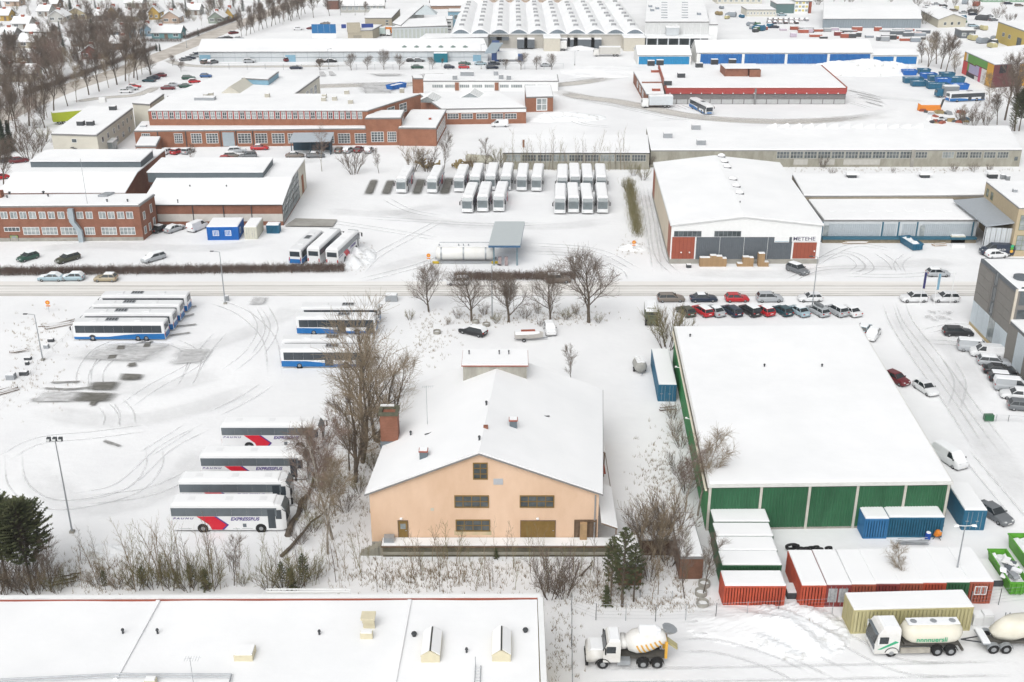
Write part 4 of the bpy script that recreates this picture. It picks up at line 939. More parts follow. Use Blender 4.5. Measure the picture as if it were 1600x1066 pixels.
# sheet metal warehouse with loading dock
h = HT(378,346,1400); A, B = P(1283,378), P(1522,378)
SW, q, Wf, Wr, Wl = flat_building('loading_dock_warehouse', 'pale grey sheet metal warehouse with blue trimmed loading dock', A, B, h, roof_depth(A,h,1262,314), GREYW, fasc_h=.3)
zd = Wf.pix(1400,369)[1]
TEAL = mat('teal_trim', (.03,.115,.17), .5)
for a,b in ((1294,1375),(1380,1400),(1409,1430),(1440,1518)):
    u0,u1,_,_ = Wf.rect(a,350,b,368); corr(SW, Wf, u0, u1, zd+.1, h-.5, mat('pale_blue_grey_sheet', (.36,.40,.43), .5, .04), 'sheet_panel', .4, .04, .02)
for x in (1284,1378,1403,1432,1519): u0,_ = Wf.pix(x,360); panel(SW, Wf, u0-.1, u0+.15, 0, h-.1, TEAL, 'trim_post', 0, .15)
panel(SW, Wf, 0, Wf.L, zd-.45, zd, TEAL, 'dock_edge', 0, 1.0); panel(SW, Wf, 0, Wf.L, 0, zd-.45, mat('dirty_concrete', (.20,.17,.12), .95, .25), 'dock_wall', 0, .8)
for x in (1290,1440): 
    u0,_ = Wf.pix(x,360); o = panel(SW, Wf, u0-.4, u0+.5, zd+.02, zd+2.2, GLASSP, 'dock_door', .16, .2)
for k in range(8): p = P(1300+k*30,333,h); roof_box(SW, p, h+.3, 1.4, 1.0, .12)
h = HT(378,346,1400)+1.2
qs = [P(1256,306,h),P(1545,305,h),P(1541,273,h),P(1238,273,h)]
RS = thing('rear_warehouse', 'brown walled warehouse with broad snow roof behind the loading dock', 'building', (qs[0].x+20,qs[0].y+6,0))
box_block(RS, [(p.x,p.y) for p in qs], 0, h-.3, mat('brown_wall', (.24,.21,.16), .9, .12)); rf = MB().prism(ccw([(p.x,p.y) for p in qs]), h-.297, h).build('roof', GUTTER, RS); snow_slab(rf, qs, h, .3)
for px,py in ((1330,279),(1444,279),(1550,278)): 
    p = P(px,py,h); mb = MB(); mb.box(p.x-.9,p.x+.9,p.y-.8,p.y+.8,h,h+1.0); o = mb.build('roof_vent', DSTEEL, RS); MB().box(p.x-1.3,p.x+1.3,p.y-1,p.y+1,h+1.0,h+1.5).build('snow_cap', RSNOW, o)
zc0 = 6.4
CN = thing('sheet_canopy', 'sloping grey sheet metal canopy over a pale loading porch', 'canopy', (P(1540,380).x,P(1540,380).y+4,0))
pts = [P(1541,353,5.6),P(1588.5,347,6.6),P(1543,308,6.6),P(1490,312.5,5.6)]
MB().add([tuple(p) for p in pts]+[(p.x,p.y,p.z-.25) for p in pts], [(0,1,2,3),(7,6,5,4),(0,4,5,1),(1,5,6,2),(2,6,7,3),(3,7,4,0)]).build('canopy_roof', mat('standing_seam', (.30,.33,.36), .4, .06), CN)
wc = Wall((pts[0].x+.3,pts[0].y+.4),(pts[1].x-.3,pts[1].y+.4)); 
for i in range(5): corr(CN, wc, wc.L*i/5+.03, wc.L*(i+1)/5-.03, .3, 5.2, GREYW, 'sheet_panel', .5, .05, 0)
wc = Wall((pts[3].x+4.5,pts[3].y-9),(pts[0].x+.2,pts[0].y+.5)); panel(CN, wc, 0, wc.L, .2, 5.2, GREYW, 'side_sheet', 0, .1)
hT = 9.6
qs = [P(1592.5,325,hT),P(1760,325,hT),P(1700,284,hT),P(1541,284,hT)]
TB = thing('tan_office', 'tan two storey office with green framed front at the street end', 'building', (qs[0].x+8,qs[0].y+6,0))
box_block(TB, [(p.x,p.y) for p in qs], 0, hT-.25, mat('tan_render', (.44,.36,.24), .9, .06)); rf = MB().prism(ccw([(p.x,p.y) for p in qs]), hT-.247, hT).build('roof', GUTTER, TB); snow_slab(rf, qs, hT, .25)
Wf = Wall(qs[0],qs[1]); Wl = Wall(qs[3],qs[0])
for k in range(3):
    for j in range(2): window(TB, Wf, .6+k*3, 2.9+k*3, 1.2+j*4, 4.2+j*4, 2, 3, fm=mat('green_frame', (.16,.19,.09), .6), gm=GLASSP)
for f in (.06,.2): window(TB, Wl, Wl.L*f, Wl.L*(f+.07), hT-2.6, hT-1.0, 2, 2, fm=MATS['green_frame'])
for px,py in ((1585,302),(1574,281),(1566,279)): roof_box(TB, P(px,py,hT), hT+.1, .8, .7, .7)
# modern grey block at the street
hM = HT(507,404.5,1524)
q = [P(1587.5,452,hM),P(1760,452,hM),P(1700,404,hM),P(1533,404,hM)]
MG = thing('modern_office', 'modern grey clad office block with dark window strip and pale lower panels', 'building', (q[0].x+8,q[0].y+6,0))
box_block(MG, [(p.x,p.y) for p in q], 0, hM-.5, mat('taupe_cladding', (.185,.175,.165), .7, .06)); rf = MB().prism(ccw([(p.x,p.y) for p in q]), hM-.497, hM).build('roof', DGREY, MG); snow_slab(rf, [(p.x+.3,p.y-.2) for p in q], hM-.25, .3)
Wl = Wall(q[3],q[0]); Wf = Wall(q[0],q[1])
TP = mat('taupe_panel', (.215,.205,.19), .65, .05)
for j in range(4):
    for i in range(5):
        if i == 2: continue
        panel(MG, Wl, Wl.L*i/5+.03, Wl.L*(i+1)/5-.03, 4.3+j*(hM-5)/4, 4.3+(j+1)*(hM-5)/4-.04, TP, 'facade_panel', 0, .06)
for j in range(3): window(MG, Wl, Wl.L*.46, Wl.L*.54, 4.4+j*2.4, 6.6+j*2.4, 1, 1, fm=DGREY)
LBP = mat('pale_lower_panel', (.52,.58,.62), .5, .05)
for i in range(6): panel(MG, Wl, Wl.L*i/6+.04, Wl.L*(i+1)/6-.04, .5, 4.2, LBP if i != 3 else GLASSP, 'lower_panel', 0, .05)
panel(MG, Wl, 0, Wl.L, 0, .5, mat('tan_plinth', (.42,.34,.2), .9), 'plinth', 0, .1)
for k in range(3):
    for j in range(3): window(MG, Wf, .8+k*3.2, 3.4+k*3.2, 1.5+j*3.6, 4.4+j*3.6, 2, 2, fm=DGREY)
panel(MG, Wf, 0, .35, 0, hM, mat('cream_corner', (.55,.50,.42), .6), 'corner_post', .03, .2)
MB().lathe(P(1596,436,hM),(0,0,1),[(0,1.2),(.5,1.2),(.6,.9)],n=14).build('roof_vent', DGREY, MG)
hm2 = 6.3
q = [P(1700,600,hm2),P(1760,560,hm2),P(1600,497,hm2),P(1580,499,hm2)]
q = [P(1578.5,501,hm2),P(1668,585,hm2),P(1790,585,hm2),P(1700,501,hm2)]
M2 = thing('modern_office_wing', 'lower grey clad wing beside the parked car row', 'building', (q[0].x+5,q[0].y-4,0))
box_block(M2, [(p.x,p.y) for p in q], 0, hm2-.3, MATS['taupe_cladding']); rf = MB().prism(ccw([(p.x,p.y) for p in q]), hm2-.297, hm2).build('roof', DGREY, M2); snow_slab(rf, q, hm2, .25)
Wl = Wall(q[0],q[1])
for i in range(6): panel(M2, Wl, Wl.L*i/6+.04, Wl.L*(i+1)/6-.04, .4, hm2-.5, TP if i%2 == 0 else LBP, 'facade_panel', 0, .06)
window(M2, Wl, Wl.L*.22, Wl.L*.30, 1.2, 2.6, 1, 1, fm=DGREY)
# red brick bus depot
h = HT(162.5,138,1180); A, B = P(1039,163), P(1320,163)
BD, q, Wf, Wr, Wl = flat_building('bus_depot', 'broad brick bus depot with red fascia and row of pale gates', A, B, h, roof_depth(A,h,1029,104), mat('grey_depot_wall', (.17,.16,.16), .9, .12), fasc_h=.2, fascia=REDP)
zf = Wf.pix(1180,146.5)[1]; zg = Wf.pix(1180,155.5)[1]
RF = mat('red_fascia', (.33,.055,.05), .6, .06)
for k in range(6): panel(BD, Wf, Wf.L*k/6+.02, Wf.L*(k+1)/6-.02, zf, h-.02, RF, 'fascia_panel', 0, .35)
for k in range(16): panel(BD, Wf, Wf.L*k/16+.15, Wf.L*(k+1)/16-.15, .15, zg, mat('gate_grey', (.40,.41,.41), .7, .08), 'gate', 0, .06)
for k in range(17): u0 = Wf.L*(k+.4)/17.2; mb = MB(); mb.lathe(Wf.at(u0,zf+.2,.35),Wf.n,[(0,.12),(.25,.2),(.35,.05)],n=6); mb.build('gate_lamp', WHITE, BD)
panel(BD, Wf, *Wf.rect(1178,138,1181,163), GUTTER, 'downpipe', .35, .6)
panel(BD, Wr, 0, Wr.L, h-1.2, h+.5, REDP, 'parapet', -.3, .2)
panel(BD, Wl, 0, Wl.L, h-.8, h+.5, REDP, 'parapet', -.3, .2)
a, b = P(1132,121.5,h), P(1168,121.5,h); MB().box(a.x,b.x,a.y,a.y+9,h,h+3.0).build('brick_penthouse', BRICK, BD)
a, b = P(1170,122.5,h), P(1188,122.5,h); o = MB().box(a.x+.2,b.x,a.y,a.y+8,h,h+2.7).build('brick_penthouse', BRICK, BD)
MB().box(P(1131,121,h).x,b.x,a.y+.5,a.y+9,h+3.02,h+3.3).build('penthouse_snow', RSNOW, BD)
for px,py in ((1064,123),(1043,135),(1017,103),(1116,101),(1144,101),(1031,102),(1092,107)): roof_box(BD, P(px,py,h), h+.3, 2.4, 1.8, 1.5, m=DSTEEL)
h = HT(163,140,1010)-.8
DL, q = poly_building('depot_annex', 'lower brick annex at the side of the bus depot', [(1010,147),(1038,147),(1030,111),(990,112)], h, BRICK)
Wl = Wall(q[3],q[0])
for f in (.3,.5,.7): window(DL, Wl, Wl.L*f, Wl.L*(f+.1), 1, 3, 1, 1)
MB().box(*[v for v in (P(1003,131,h).x,P(1034,131,h).x,P(1003,131,h).y,P(1003,131,h).y+.4)],h-.2,h+.6).build('parapet', BRICK, DL)
for px,py in ((1023,114),(1025,143)): roof_box(DL, P(px,py,h), h+.2, 2.5, 1.2, .8, m=REDP)
# ------------------------------------------------------------------ far factories
h = HT(96.5,81,500); A, B = P(311,97), P(762,96)
LW_, q, Wf, Wr, Wl = gable_building('long_warehouse', 'very long white warehouse with light blue gates', A, B, h, h+2.2, roof_depth(A,h,325,62), GREYW, axis='cross', over=.4)
for a,b in ((312,329),(446,462),(739,752)): panel(LW_, Wf, *Wf.rect(a,86,b,97), BLUEL, 'gate', 0, .1)
panel(LW_, Wf, 0, Wf.L, h-2.2, h-2.0, MGREY, 'wall_stripe', 0, .06)
for k in range(24): panel(LW_, Wf, Wf.L*k/24+.1, Wf.L*k/24+.18, .2, h-.1, MGREY, 'panel_joint', 0, .045)
MB().hexa([P(757,84,6.5),P(775,83,6.5),P(786,68,6.5),P(768,68,6.5)]+[p+Vector((0,0,.3)) for p in (P(757,84,6.5),P(775,83,6.5),P(786,68,6.5),P(768,68,6.5))]).build('porch_roof', mat('porch_blue_grey', (.30,.37,.42), .5), LW_)
a, b = P(768,97), P(780,97); MB().box(a.x,b.x,a.y+1,a.y+12,0,6.3).build('porch_gate', mat('deep_blue', (.03,.07,.2), .6), LW_)
for k in range(6): p = P(632+k*19,74,h+.9); mb = MB(); mb.lathe((p.x,p.y,h+.2),(0,0,1),[(0,1.6),(.8,1.1),(1.4,.2)],n=8); mb.build('roof_vent', mat('copper_vent', (.16,.22,.20), .7), LW_)
# vaulted factory
hv = HT(76,53,850); x0p, x1p = 705, 1007; A, B = P(x0p,52.5,hv), P(x1p,52.5,hv); Lv = B.x-A.x; nA = 10; Dv = P(800,6,hv).y - A.y
VF = thing('vaulted_factory', 'huge factory with ten parallel vaulted snowy roofs and arched glazing', 'building', ((A.x+B.x)/2,A.y+Dv/2,0))
box_block(VF, [(A.x,A.y),(B.x,A.y),(B.x,A.y+Dv),(A.x,A.y+Dv)], 0, hv, mat('beige_panel', (.46,.44,.40), .9, .06))
wv = Wall(A,B); NS = 10
for k in range(nA):
    xa, xb = A.x+Lv*k/nA, A.x+Lv*(k+1)/nA; prof = [(xa+(xb-xa)*i/NS, hv+2.1*math.sin(math.pi*i/NS)) for i in range(NS+1)]
    MB().loft([[(x,A.y+t,z+.02) for x,z in prof]+[(xb,A.y+t,hv-.3),(xa,A.y+t,hv-.3)] for t in (-.6,Dv)]).build('vault_roof', RSNOW, VF)
    g = MB(); pr = [(xa+(xb-xa)*(.06+.88*i/NS), hv+.05+1.55*math.sin(math.pi*i/NS)) for i in range(NS+1)]
    g.loft([[(x,A.y-t,z) for x,z in pr] for t in (.55,.65)]); gw = g.build('arch_window', mat('blue_grey_glass', (.14,.18,.21), .3, .15), VF)
    mb = MB()
    for i in range(1,NS): x,z = pr[i]; mb.box(x-.08,x+.08,A.y-.72,A.y-.66,hv+.05,z)
    mb.build('glazing_bars', MGREY, gw)
rr = random.Random(5)
for k in range(nA):
    for j in range(7):
        xx = A.x+Lv*(k+.5)/nA; yy = A.y+8+j*Dv/7.5+rr.uniform(-2,2); mb = MB(); mb.box(xx-1.0,xx+1.0,yy,yy+1.4,hv+1.8,hv+2.75); mb.build('skylight', mat('vault_skylight', (.30,.31,.32), .6), VF)
for a,b,zt in ((849,874,5.0),(972,1004,5.2)): 
    u0,u1,_,_ = wv.rect(a,60,b,70); o = panel(VF, wv, u0, u1, 0, zt, mat('beige_block', (.52,.49,.42), .9), 'dock_house', 0, 8); panel(VF, wv, u0-.2, u1+.2, zt+.01, zt+.5, RSNOW, 'dock_snow', 0, 8.2)
for a in (808,819,874,886,896,912,923): 
    u0,_ = wv.pix(a,65); o = panel(VF, wv, u0, u0+4.2, .4, 3.9, DGREY, 'dock_shelter', 0, 3.0); panel(VF, wv, u0, u0+4.2, 3.91, 4.2, RSNOW, 'shelter_snow', 0, 3.0)
for a in (765,776): 
    u0,_ = wv.pix(a,60); panel(VF, wv, u0, u0+5, 3.5, 4.6, DGREY, 'vent_box', 0, 3.0)
V2, q = poly_building('factory_annex', 'low flat annex in front of the vaulted factory', [(655,60),(762,58),(764,53),(665,53)], 5.5, mat('annex_grey', (.40,.41,.41), .8))
h = HT(50,30,690)
WC, q = poly_building('control_block', 'small white three storey block on the factory roofs', [(679,30),(707,30),(708,25.5),(682,25.5)], h, WHITE)
Wf = Wall(q[0],q[1])
for j,(z0,z1) in enumerate(((h-2.0,h-1.0),(h-3.6,h-2.7),(h-4.9,h-4.2))):
    for f in (.06,.38,.68): window(WC, Wf, Wf.L*f, Wf.L*(f+.24), z0, z1, 2, 1, fw=.1)
P2, q = poly_building('roof_pavilion', 'pale blue flat pavilion behind the control block', [(700,18),(727,18),(726,14),(701,14)], 7, BLUEL)
Wf = Wall(q[0],q[1])
for f in (.1,.35,.65): window(P2, Wf, Wf.L*f, Wf.L*(f+.2), 3.5, 5.5, 2, 1, fw=.1)
# tall white store
h = HT(76,34,1060); WS_, q = poly_building('high_white_store', 'tall white sheet clad store with flat roof', [(1008,34),(1108,34),(1094,-22),(1012,-22)], h, WHITE)
Wf = Wall(q[0],q[1])
for k in range(8): corr(WS_, Wf, Wf.L*k/8+.05, Wf.L*(k+1)/8-.05, 5.7, h-.6, mat('white_sheet', (.56,.57,.57), .6, .03), 'sheet_panel', 1.0, .06, .02)
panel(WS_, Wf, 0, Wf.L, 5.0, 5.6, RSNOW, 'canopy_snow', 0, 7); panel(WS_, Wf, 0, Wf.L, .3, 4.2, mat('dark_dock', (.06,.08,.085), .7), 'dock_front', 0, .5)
for k in range(6): panel(WS_, Wf, Wf.L*k/6, Wf.L*k/6+.5, 0, 4.98, GREYW, 'canopy_post', 6, 6.5)
u0,_ = Wf.pix(1040,48); panel(WS_, Wf, u0, u0+5, 5.7, 8.6, GREYW, 'oriel', .1, 3); panel(WS_, Wf, u0-.2, u0+5.2, 8.62, 9.0, RSNOW, 'oriel_snow', .1, 3.2)
for px in (1038,1070):
    for py in (5,9,13,17,21,25,29): roof_box(WS_, P(px,py,h), h+.2, 2.6, .6, .25, m=MGREY, snow=False)
for px,py in ((1027,15),(1016,12),(1019,18),(1092,24)): roof_box(WS_, P(px,py,h), h+.2, 1.5, 2.5, .9, m=MGREY)
W3, q = poly_building('white_store_wing', 'narrow lower white wing beside the tall store', [(1108,38),(1122,38),(1116,20),(1106,20)], HT(76,38,1110), WHITE)
# tent halls with blue curtains
def tent(name, label, x0, x1, yb, ye, yr, m, posts, hh):
    A, B = P(x0,yb), P(x1,yb); h = HT(yb,ye,(x0+x1)/2); D = 14
    root, A2, B2, u, n = profile_hall(name, label, A, B, [(0,0),(0,h*.9),(1.2,h*1.05),(D*.5,h+hh),(D-1.2,h*1.05),(D,h*.9),(D,0)], mat('tent_white', (.70,.70,.68), .7, .04), 'tent hall')
    W = Wall(A,B); zc = W.pix((x0+x1)/2, ye+1.5)[1]
    for a,b in zip(posts,posts[1:]):
        u0,u1 = W.pix(a,yb-6)[0], W.pix(b,yb-6)[0]; corr(root, W, u0+.5, u1-.5, .2, zc, m, 'curtain', .8, .08, .03)
    slope(root, A2, B2, n, -.1, h*1.0, D*.5, h+hh, RSNOW, .25, .1); slope(root, A2, B2, n, D*.5, h+hh, D+.1, h*1.0, RSNOW, .25, .1)
    return root
tent('tent_hall', 'small tent hall with one plain light blue curtain wall', 996, 1079, 101.5, 87, 76, mat('cyan_tarp', (.012,.21,.42), .6, .08), [996,1079], 2.5)
tent('tent_hall', 'long tent hall with four deep blue curtain bays', 1088, 1361, 100.5, 83, 62, mat('royal_tarp', (.008,.09,.30), .6, scale=.6, col2=(.015,.14,.38)), [1092,1161,1228,1294,1361], 3.5)
tent('tent_hall', 'lower bright blue curtain hall at the end of the tent row', 1362, 1434, 101, 87, 80, mat('azure_tarp', (.006,.15,.40), .6, .08), [1362,1398,1434], 1.2)
# grey hall, cream hall, yellow hall
h = HT(44,30,1360); A,B = P(1285,44), P(1438,44)
GH2, q, Wf, Wr, Wl = gable_building('grey_hall', 'plain blue-grey hall with broad snow roof', A, B, h, h+2, roof_depth(B,h,1425,5), MGREY, axis='cross', over=.3)
for k in range(10): corr(GH2, Wf, Wf.L*k/10+.04, Wf.L*(k+1)/10-.04, .2, h-.3, mat('blue_grey_sheet', (.22,.26,.29), .5, .04), 'sheet_panel', .9, .06, .02)
A,B = P(1465,43.5), P(1508,42); h = HT(43.5,31,1465)
CH2, q, Wf, Wr, Wl = gable_building('cream_hall', 'cream gabled storage hall beyond the bare trees', A, B, h, h+2.2, roof_depth(A,h,1440,17), mat('cream_sheet', (.50,.47,.38), .8, .05), over=.3)
for f in (.2,.45,.7): window(CH2, Wf, Wf.L*f, Wf.L*(f+.1), 1, 2.4, 1, 1)
h = 8; YH, q = poly_building('yellow_hall', 'yellow walled hall with dark doorway at the junction', [(1625,57),(1720,57),(1640,30),(1560,34)], h, mat('yellow_wall', (.50,.38,.11), .8, .06))
Wl = Wall(q[3],q[0]); panel(YH, Wl, Wl.L*.52, Wl.L*.62, .1, 4.8, GLASS, 'gate', 0, .1)
for f in (.15,.3,.75): window(YH, Wl, Wl.L*f, Wl.L*(f+.06), 3, 4.6, 2, 1)
# colour block hall
h = HT(123,81,1507)-1.5
q = [P(1554,101,h), P(1665,95,h), P(1610,70,h), P(1508,80.5,h)]
CB = thing('colour_block_hall', 'warehouse clad in red, green, lilac, purple and orange panels', 'building', (q[0].x+8,q[0].y+8,0))
box_block(CB, [(p.x,p.y) for p in q], 0, h-.2, mat('plum', (.13,.04,.045), .7)); rf = MB().prism(ccw([(p.x,p.y) for p in q]), h-.197, h).build('roof', MGREY, CB); snow_slab(rf, q, h, .3)
Wl = Wall(q[3],q[0]); Wf = Wall(q[0],q[1])
cl = {'r':(.52,.05,.05),'g':(.12,.30,.06),'l':(.36,.33,.48),'o':(.62,.32,.03),'k':(.02,.02,.025),'w':(.62,.60,.58),'m':(.48,.05,.12),'p':(.13,.04,.045)}
CM = {k: mat('clad_'+k, v, .6, .05) for k,v in cl.items()}
L = Wl.L
for f0,f1,z0,z1,c in ((0,.08,.62,1,'o'),(.08,.14,.62,1,'w'),(0,.16,0,.62,'r'),(.14,.34,.62,1,'g'),(.16,.22,.24,.62,'g'),(.34,.42,.6,1,'g'),(.42,.8,.66,1,'g'),(.22,.44,.2,.6,'l'),(.16,.44,0,.2,'k'),(.44,.56,.2,.66,'l'),(.44,.56,0,.2,'w'),(.56,.64,0,.66,'m'),(.64,.8,0,.66,'w'),(.8,1,0,1,'o')):
    panel(CB, Wl, L*f0+.04, L*f1-.04, h*z0+.05, h*z1-.25, CM[c], 'facade_panel', 0, .06)
L = Wf.L
for f0,f1,z0,z1,c in ((0,.24,.55,1,'p'),(.08,.18,.6,.98,'k'),(.24,.36,.55,1,'w'),(.36,.75,.5,1,'o'),(.75,1,.2,1,'w'),(0,.36,0,.54,'p'),(.36,.75,0,.49,'o')):
    panel(CB, Wf, L*f0+.04, L*f1-.04, h*z0+.05, h*z1-.25, CM[c], 'facade_panel', 0 if c != 'k' else .061, .06 if c != 'k' else .09)
# beige works with stair tower, school, others along the far edge
h = HT(63,47.5,560); BW, q = poly_building('beige_works', 'beige works building with slim tower and blank wall', [(543,48),(582,47),(597,39),(549,38)], h, mat('beige_render', (.40,.36,.28), .9, .06), z0=0)
Wf = Wall(q[0],q[1]); panel(BW, Wf, 0, 5.5, h-1, h+2.8, MATS['beige_render'], 'stair_tower', -4, .3); panel(BW, Wf, Wf.L*.22, Wf.L*.55, 1, h-2, mat('taupe_inset', (.28,.26,.21), .9), 'blank_panel', 0, .05)
u0 = 0; panel(BW, Wf, -2.5, -.5, h+1.0, h+2.6, mat('sign_blue', (.02,.05,.22), .5), 'sign_board', -.5, 0); panel(BW, Wf, 6, 11, h+1.0, h+2.6, MATS['sign_blue'], 'sign_board', -.5, 0)
h = HT(52,28,590); B2_, q = poly_building('beige_block', 'beige upper block with a column of small windows', [(570,28),(612,28),(625,14),(580,14)], h, MATS['beige_render'])
Wf = Wall(q[0],q[1])
for j in range(4): window(B2_, Wf, Wf.L*.76, Wf.L*.88, h-1.8-j*1.2, h-1.0-j*1.2, 1, 1)
h = 6.5; S3, q = poly_building('long_annex', 'long grey roofed annex running back from the beige block', [(613,36),(626,40),(662,8),(650,5)], h, mat('annex_wall', (.36,.37,.36), .8, .1))
h = 6; S4, q = poly_building('glazed_annex', 'low annex with translucent wall strips behind the warehouse', [(612,43),(700,40),(696,26),(640,30)], h, GREYW)
Wf = Wall(q[0],q[1])
for k in range(14): panel(S4, Wf, Wf.L*k/14+.3, Wf.L*(k+1)/14-.3, 1, h-1, mat('translucent', (.42,.45,.42), .5, .1), 'wall_strip', 0, .05)
mb = MB(); p = P(666,22,h); mb.loft([[(p.x-5,p.y-5,h+.2),(p.x+5,p.y-5,h+.2),(p.x+5,p.y+5,h+.2),(p.x-5,p.y+5,h+.2)],[(p.x-.1,p.y-.1,h+4),(p.x+.1,p.y-.1,h+4),(p.x+.1,p.y+.1,h+4),(p.x-.1,p.y+.1,h+4)]]); mb.build('pyramid_rooflight', mat('pale_glass', (.45,.5,.52), .4), S4)
A,B = P(533,20), P(600,19.5); h = HT(20,9.5,560)
SC, q, Wf, Wr, Wl = gable_building('school_building', 'low pale building with a row of windows and hipped snow roof', A, B, h, h+3, 16, mat('pale_grey_wall', (.40,.40,.37), .9), axis='cross', over=.5)
for k in range(7): window(SC, Wf, Wf.L*(k+.15)/7, Wf.L*(k+.85)/7, 1.2, 4.0, 3, 1, gm=GLASSP, fw=.15)
A,B = P(674,14.5), P(752,13.5); h = HT(14.5,9,700)
RR, q, Wf, Wr, Wl = gable_building('brick_row_house', 'long brown brick row house with three chimneys', A, B, h, h+3.5, 14, mat('brown_brick', (.30,.20,.15), .9, .1), axis='cross', over=.5)
for f in (.22,.29,.40): a = Wf.at(Wf.L*f,0,-7); MB().box(a.x-.7,a.x+.7,a.y-.6,a.y+.6,h+2.5,h+5).build('chimney', REDP, RR)
A,B = P(511,14.8), P(529,14.8); BK, q, Wf, Wr, Wl = flat_building('brown_kiosk', 'small brown boarded kiosk by the far road', A, B, 4.2, 7, mat('kiosk_brown', (.16,.08,.06), .8, .15))
A,B = P(488,62), P(526,62)
BF = thing('blue_hoarding', 'blue and white hoarding standing in the far car park', 'hoarding', (A.x+5,A.y,0)); W = Wall(A,B)
for k in range(4): panel(BF, W, W.L*k/4+.03, W.L*(k+1)/4-.03, 2.6, 6.4, mat('hoarding_blue', (.01,.13,.32), .6), 'board', 0, .12); panel(BF, W, W.L*k/4+.03, W.L*(k+1)/4-.03, 0, 2.55, WHITE, 'board', 0, .12)
# far row along the top edge on the right
def farblock(name, label, x0, x1, yb, yt, dep, m, nw=0, gable=False):
    A,B = P(x0,yb), P(x1,yb); h = max(3, HT(yb,yt,(x0+x1)/2))
    if gable: root, q, Wf, Wr, Wl = gable_building(name, label, A, B, h, h+2.5, dep, m, axis='cross', over=.4)
    else: root, q, Wf, Wr, Wl = flat_building(name, label, A, B, h, dep, m)
    for k in range(nw): window(root, Wf, Wf.L*(k+.2)/nw, Wf.L*(k+.75)/nw, h*.3, h*.75, 1, 1, gm=GLASSP, fw=.15)
    return root, Wf, h
farblock('cream_barrack', 'long cream barrack with small windows and snowy roof', 1166, 1212, 26, 19, 14, CREAM, 9)
r_, W, h = farblock('glass_office', 'office with teal glazed ground floor on the far street', 1212, 1242, 21, 7, 14, mat('teal_glass', (.10,.17,.17), .4), 0)
r_, W, h = farblock('yellow_white_office', 'white three storey office with yellow panels', 1241, 1262, 21.5, 3, 12, WHITE, 0)
for j in range(3):
    for k in range(4): window(r_, W, W.L*(k+.1)/4, W.L*(k+.9)/4, 1+j*h/3.1, 1+j*h/3.1+h*.2, 2, 1, gm=GLASSP if (j+k)%2 else mat('yellow_panel', (.6,.5,.12), .6))
farblock('red_pylon', 'red sign pylon at the office corner', 1263, 1267, 21, 3, 3, REDP)
farblock('beige_terrace', 'beige terrace beyond the vaulted roofs', 700, 880, 4, -8, 12, mat('terrace_beige', (.36,.28,.22), .9, .15), 20)
farblock('pale_warehouse', 'pale warehouse across the far road', 1120, 1190, 6, -2, 14, CREAM, 8)
farblock('green_hall_far', 'long pale green hall at the far edge', 1535, 1610, 3.5, -4, 12, mat('sage_sheet', (.22,.34,.25), .7), 10)
r_, W, h = farblock('small_dark_shed', 'small dark shed beside the scrap yard', 1500, 1523, 60, 49, 7, DGREY, 2)
farblock('white_pavilion', 'low white pavilion among the far yards', 1424, 1440, 34, 29, 8, WHITE, 3)

# ------------------------------------------------------------------ houses beyond the avenue
HC = {n: mat('house_'+n, c, .85, .06) for n,c in {'cream':(.36,.33,.26),'grey':(.22,.21,.20),'redbrown':(.17,.06,.05),'blue':(.24,.35,.44),'yellow':(.38,.33,.21),'amber':(.42,.28,.07),'peach':(.42,.32,.25),'teal':(.13,.27,.29),'sage':(.24,.28,.24),'white':(.42,.42,.40),'brown':(.17,.12,.09)}.items()}
def house(label, x0, x1, yb, ye, yr, c, axis='cross', chim=(.5,), rot=0.0, dep=8.5, group='houses across the avenue'):
    A, B = P(x0,yb), P(x1,yb); mid = (A+B)/2; L = (B-A).length
    A = mid + Matrix.Rotation(rot,3,'Z') @ Vector((-L/2,0,0)); B = mid + Matrix.Rotation(rot,3,'Z') @ Vector((L/2,0,0))
    h = max(2.6, HT(yb,ye,(x0+x1)/2)); rz = h+2.3 if axis == 'cross' else h+2.6
    root, q, Wf, Wr, Wl = gable_building('house', label, A, B, h, rz, dep, HC[c], axis=axis, over=.5, snow=.25, cat='house'); root['group'] = group
    n = max(2, int(L/3.2))
    for k in range(n): 
        if k == n//2 and axis == 'cross': panel(root, Wf, L*(k+.3)/n, L*(k+.65)/n, 0, 2.1, HC['brown'], 'door', 0, .06)
        else: window(root, Wf, L*(k+.2)/n, L*(k+.75)/n, 1.0, min(h-.3,2.3), 2, 1, fw=.12)
    for W in (Wr, Wl): window(root, W, W.L*.35, W.L*.6, 1.0, min(h-.3,2.3), 2, 1, fw=.12)
    for f in chim:
        a = (Vector((A.x,A.y,0)).lerp(B,f)) + Vector((0,dep*.5,0)) if axis == 'cross' else mid+Vector((0,dep*f,0))
        o = MB().box(a.x-.7,a.x+.7,a.y-.5,a.y+.5,rz-.6,rz+1.1).build('chimney', REDP, root); MB().box(a.x-.6,a.x+.6,a.y-.4,a.y+.4,rz+1.1,rz+1.25).build('snow_cap', RSNOW, o)
    return root
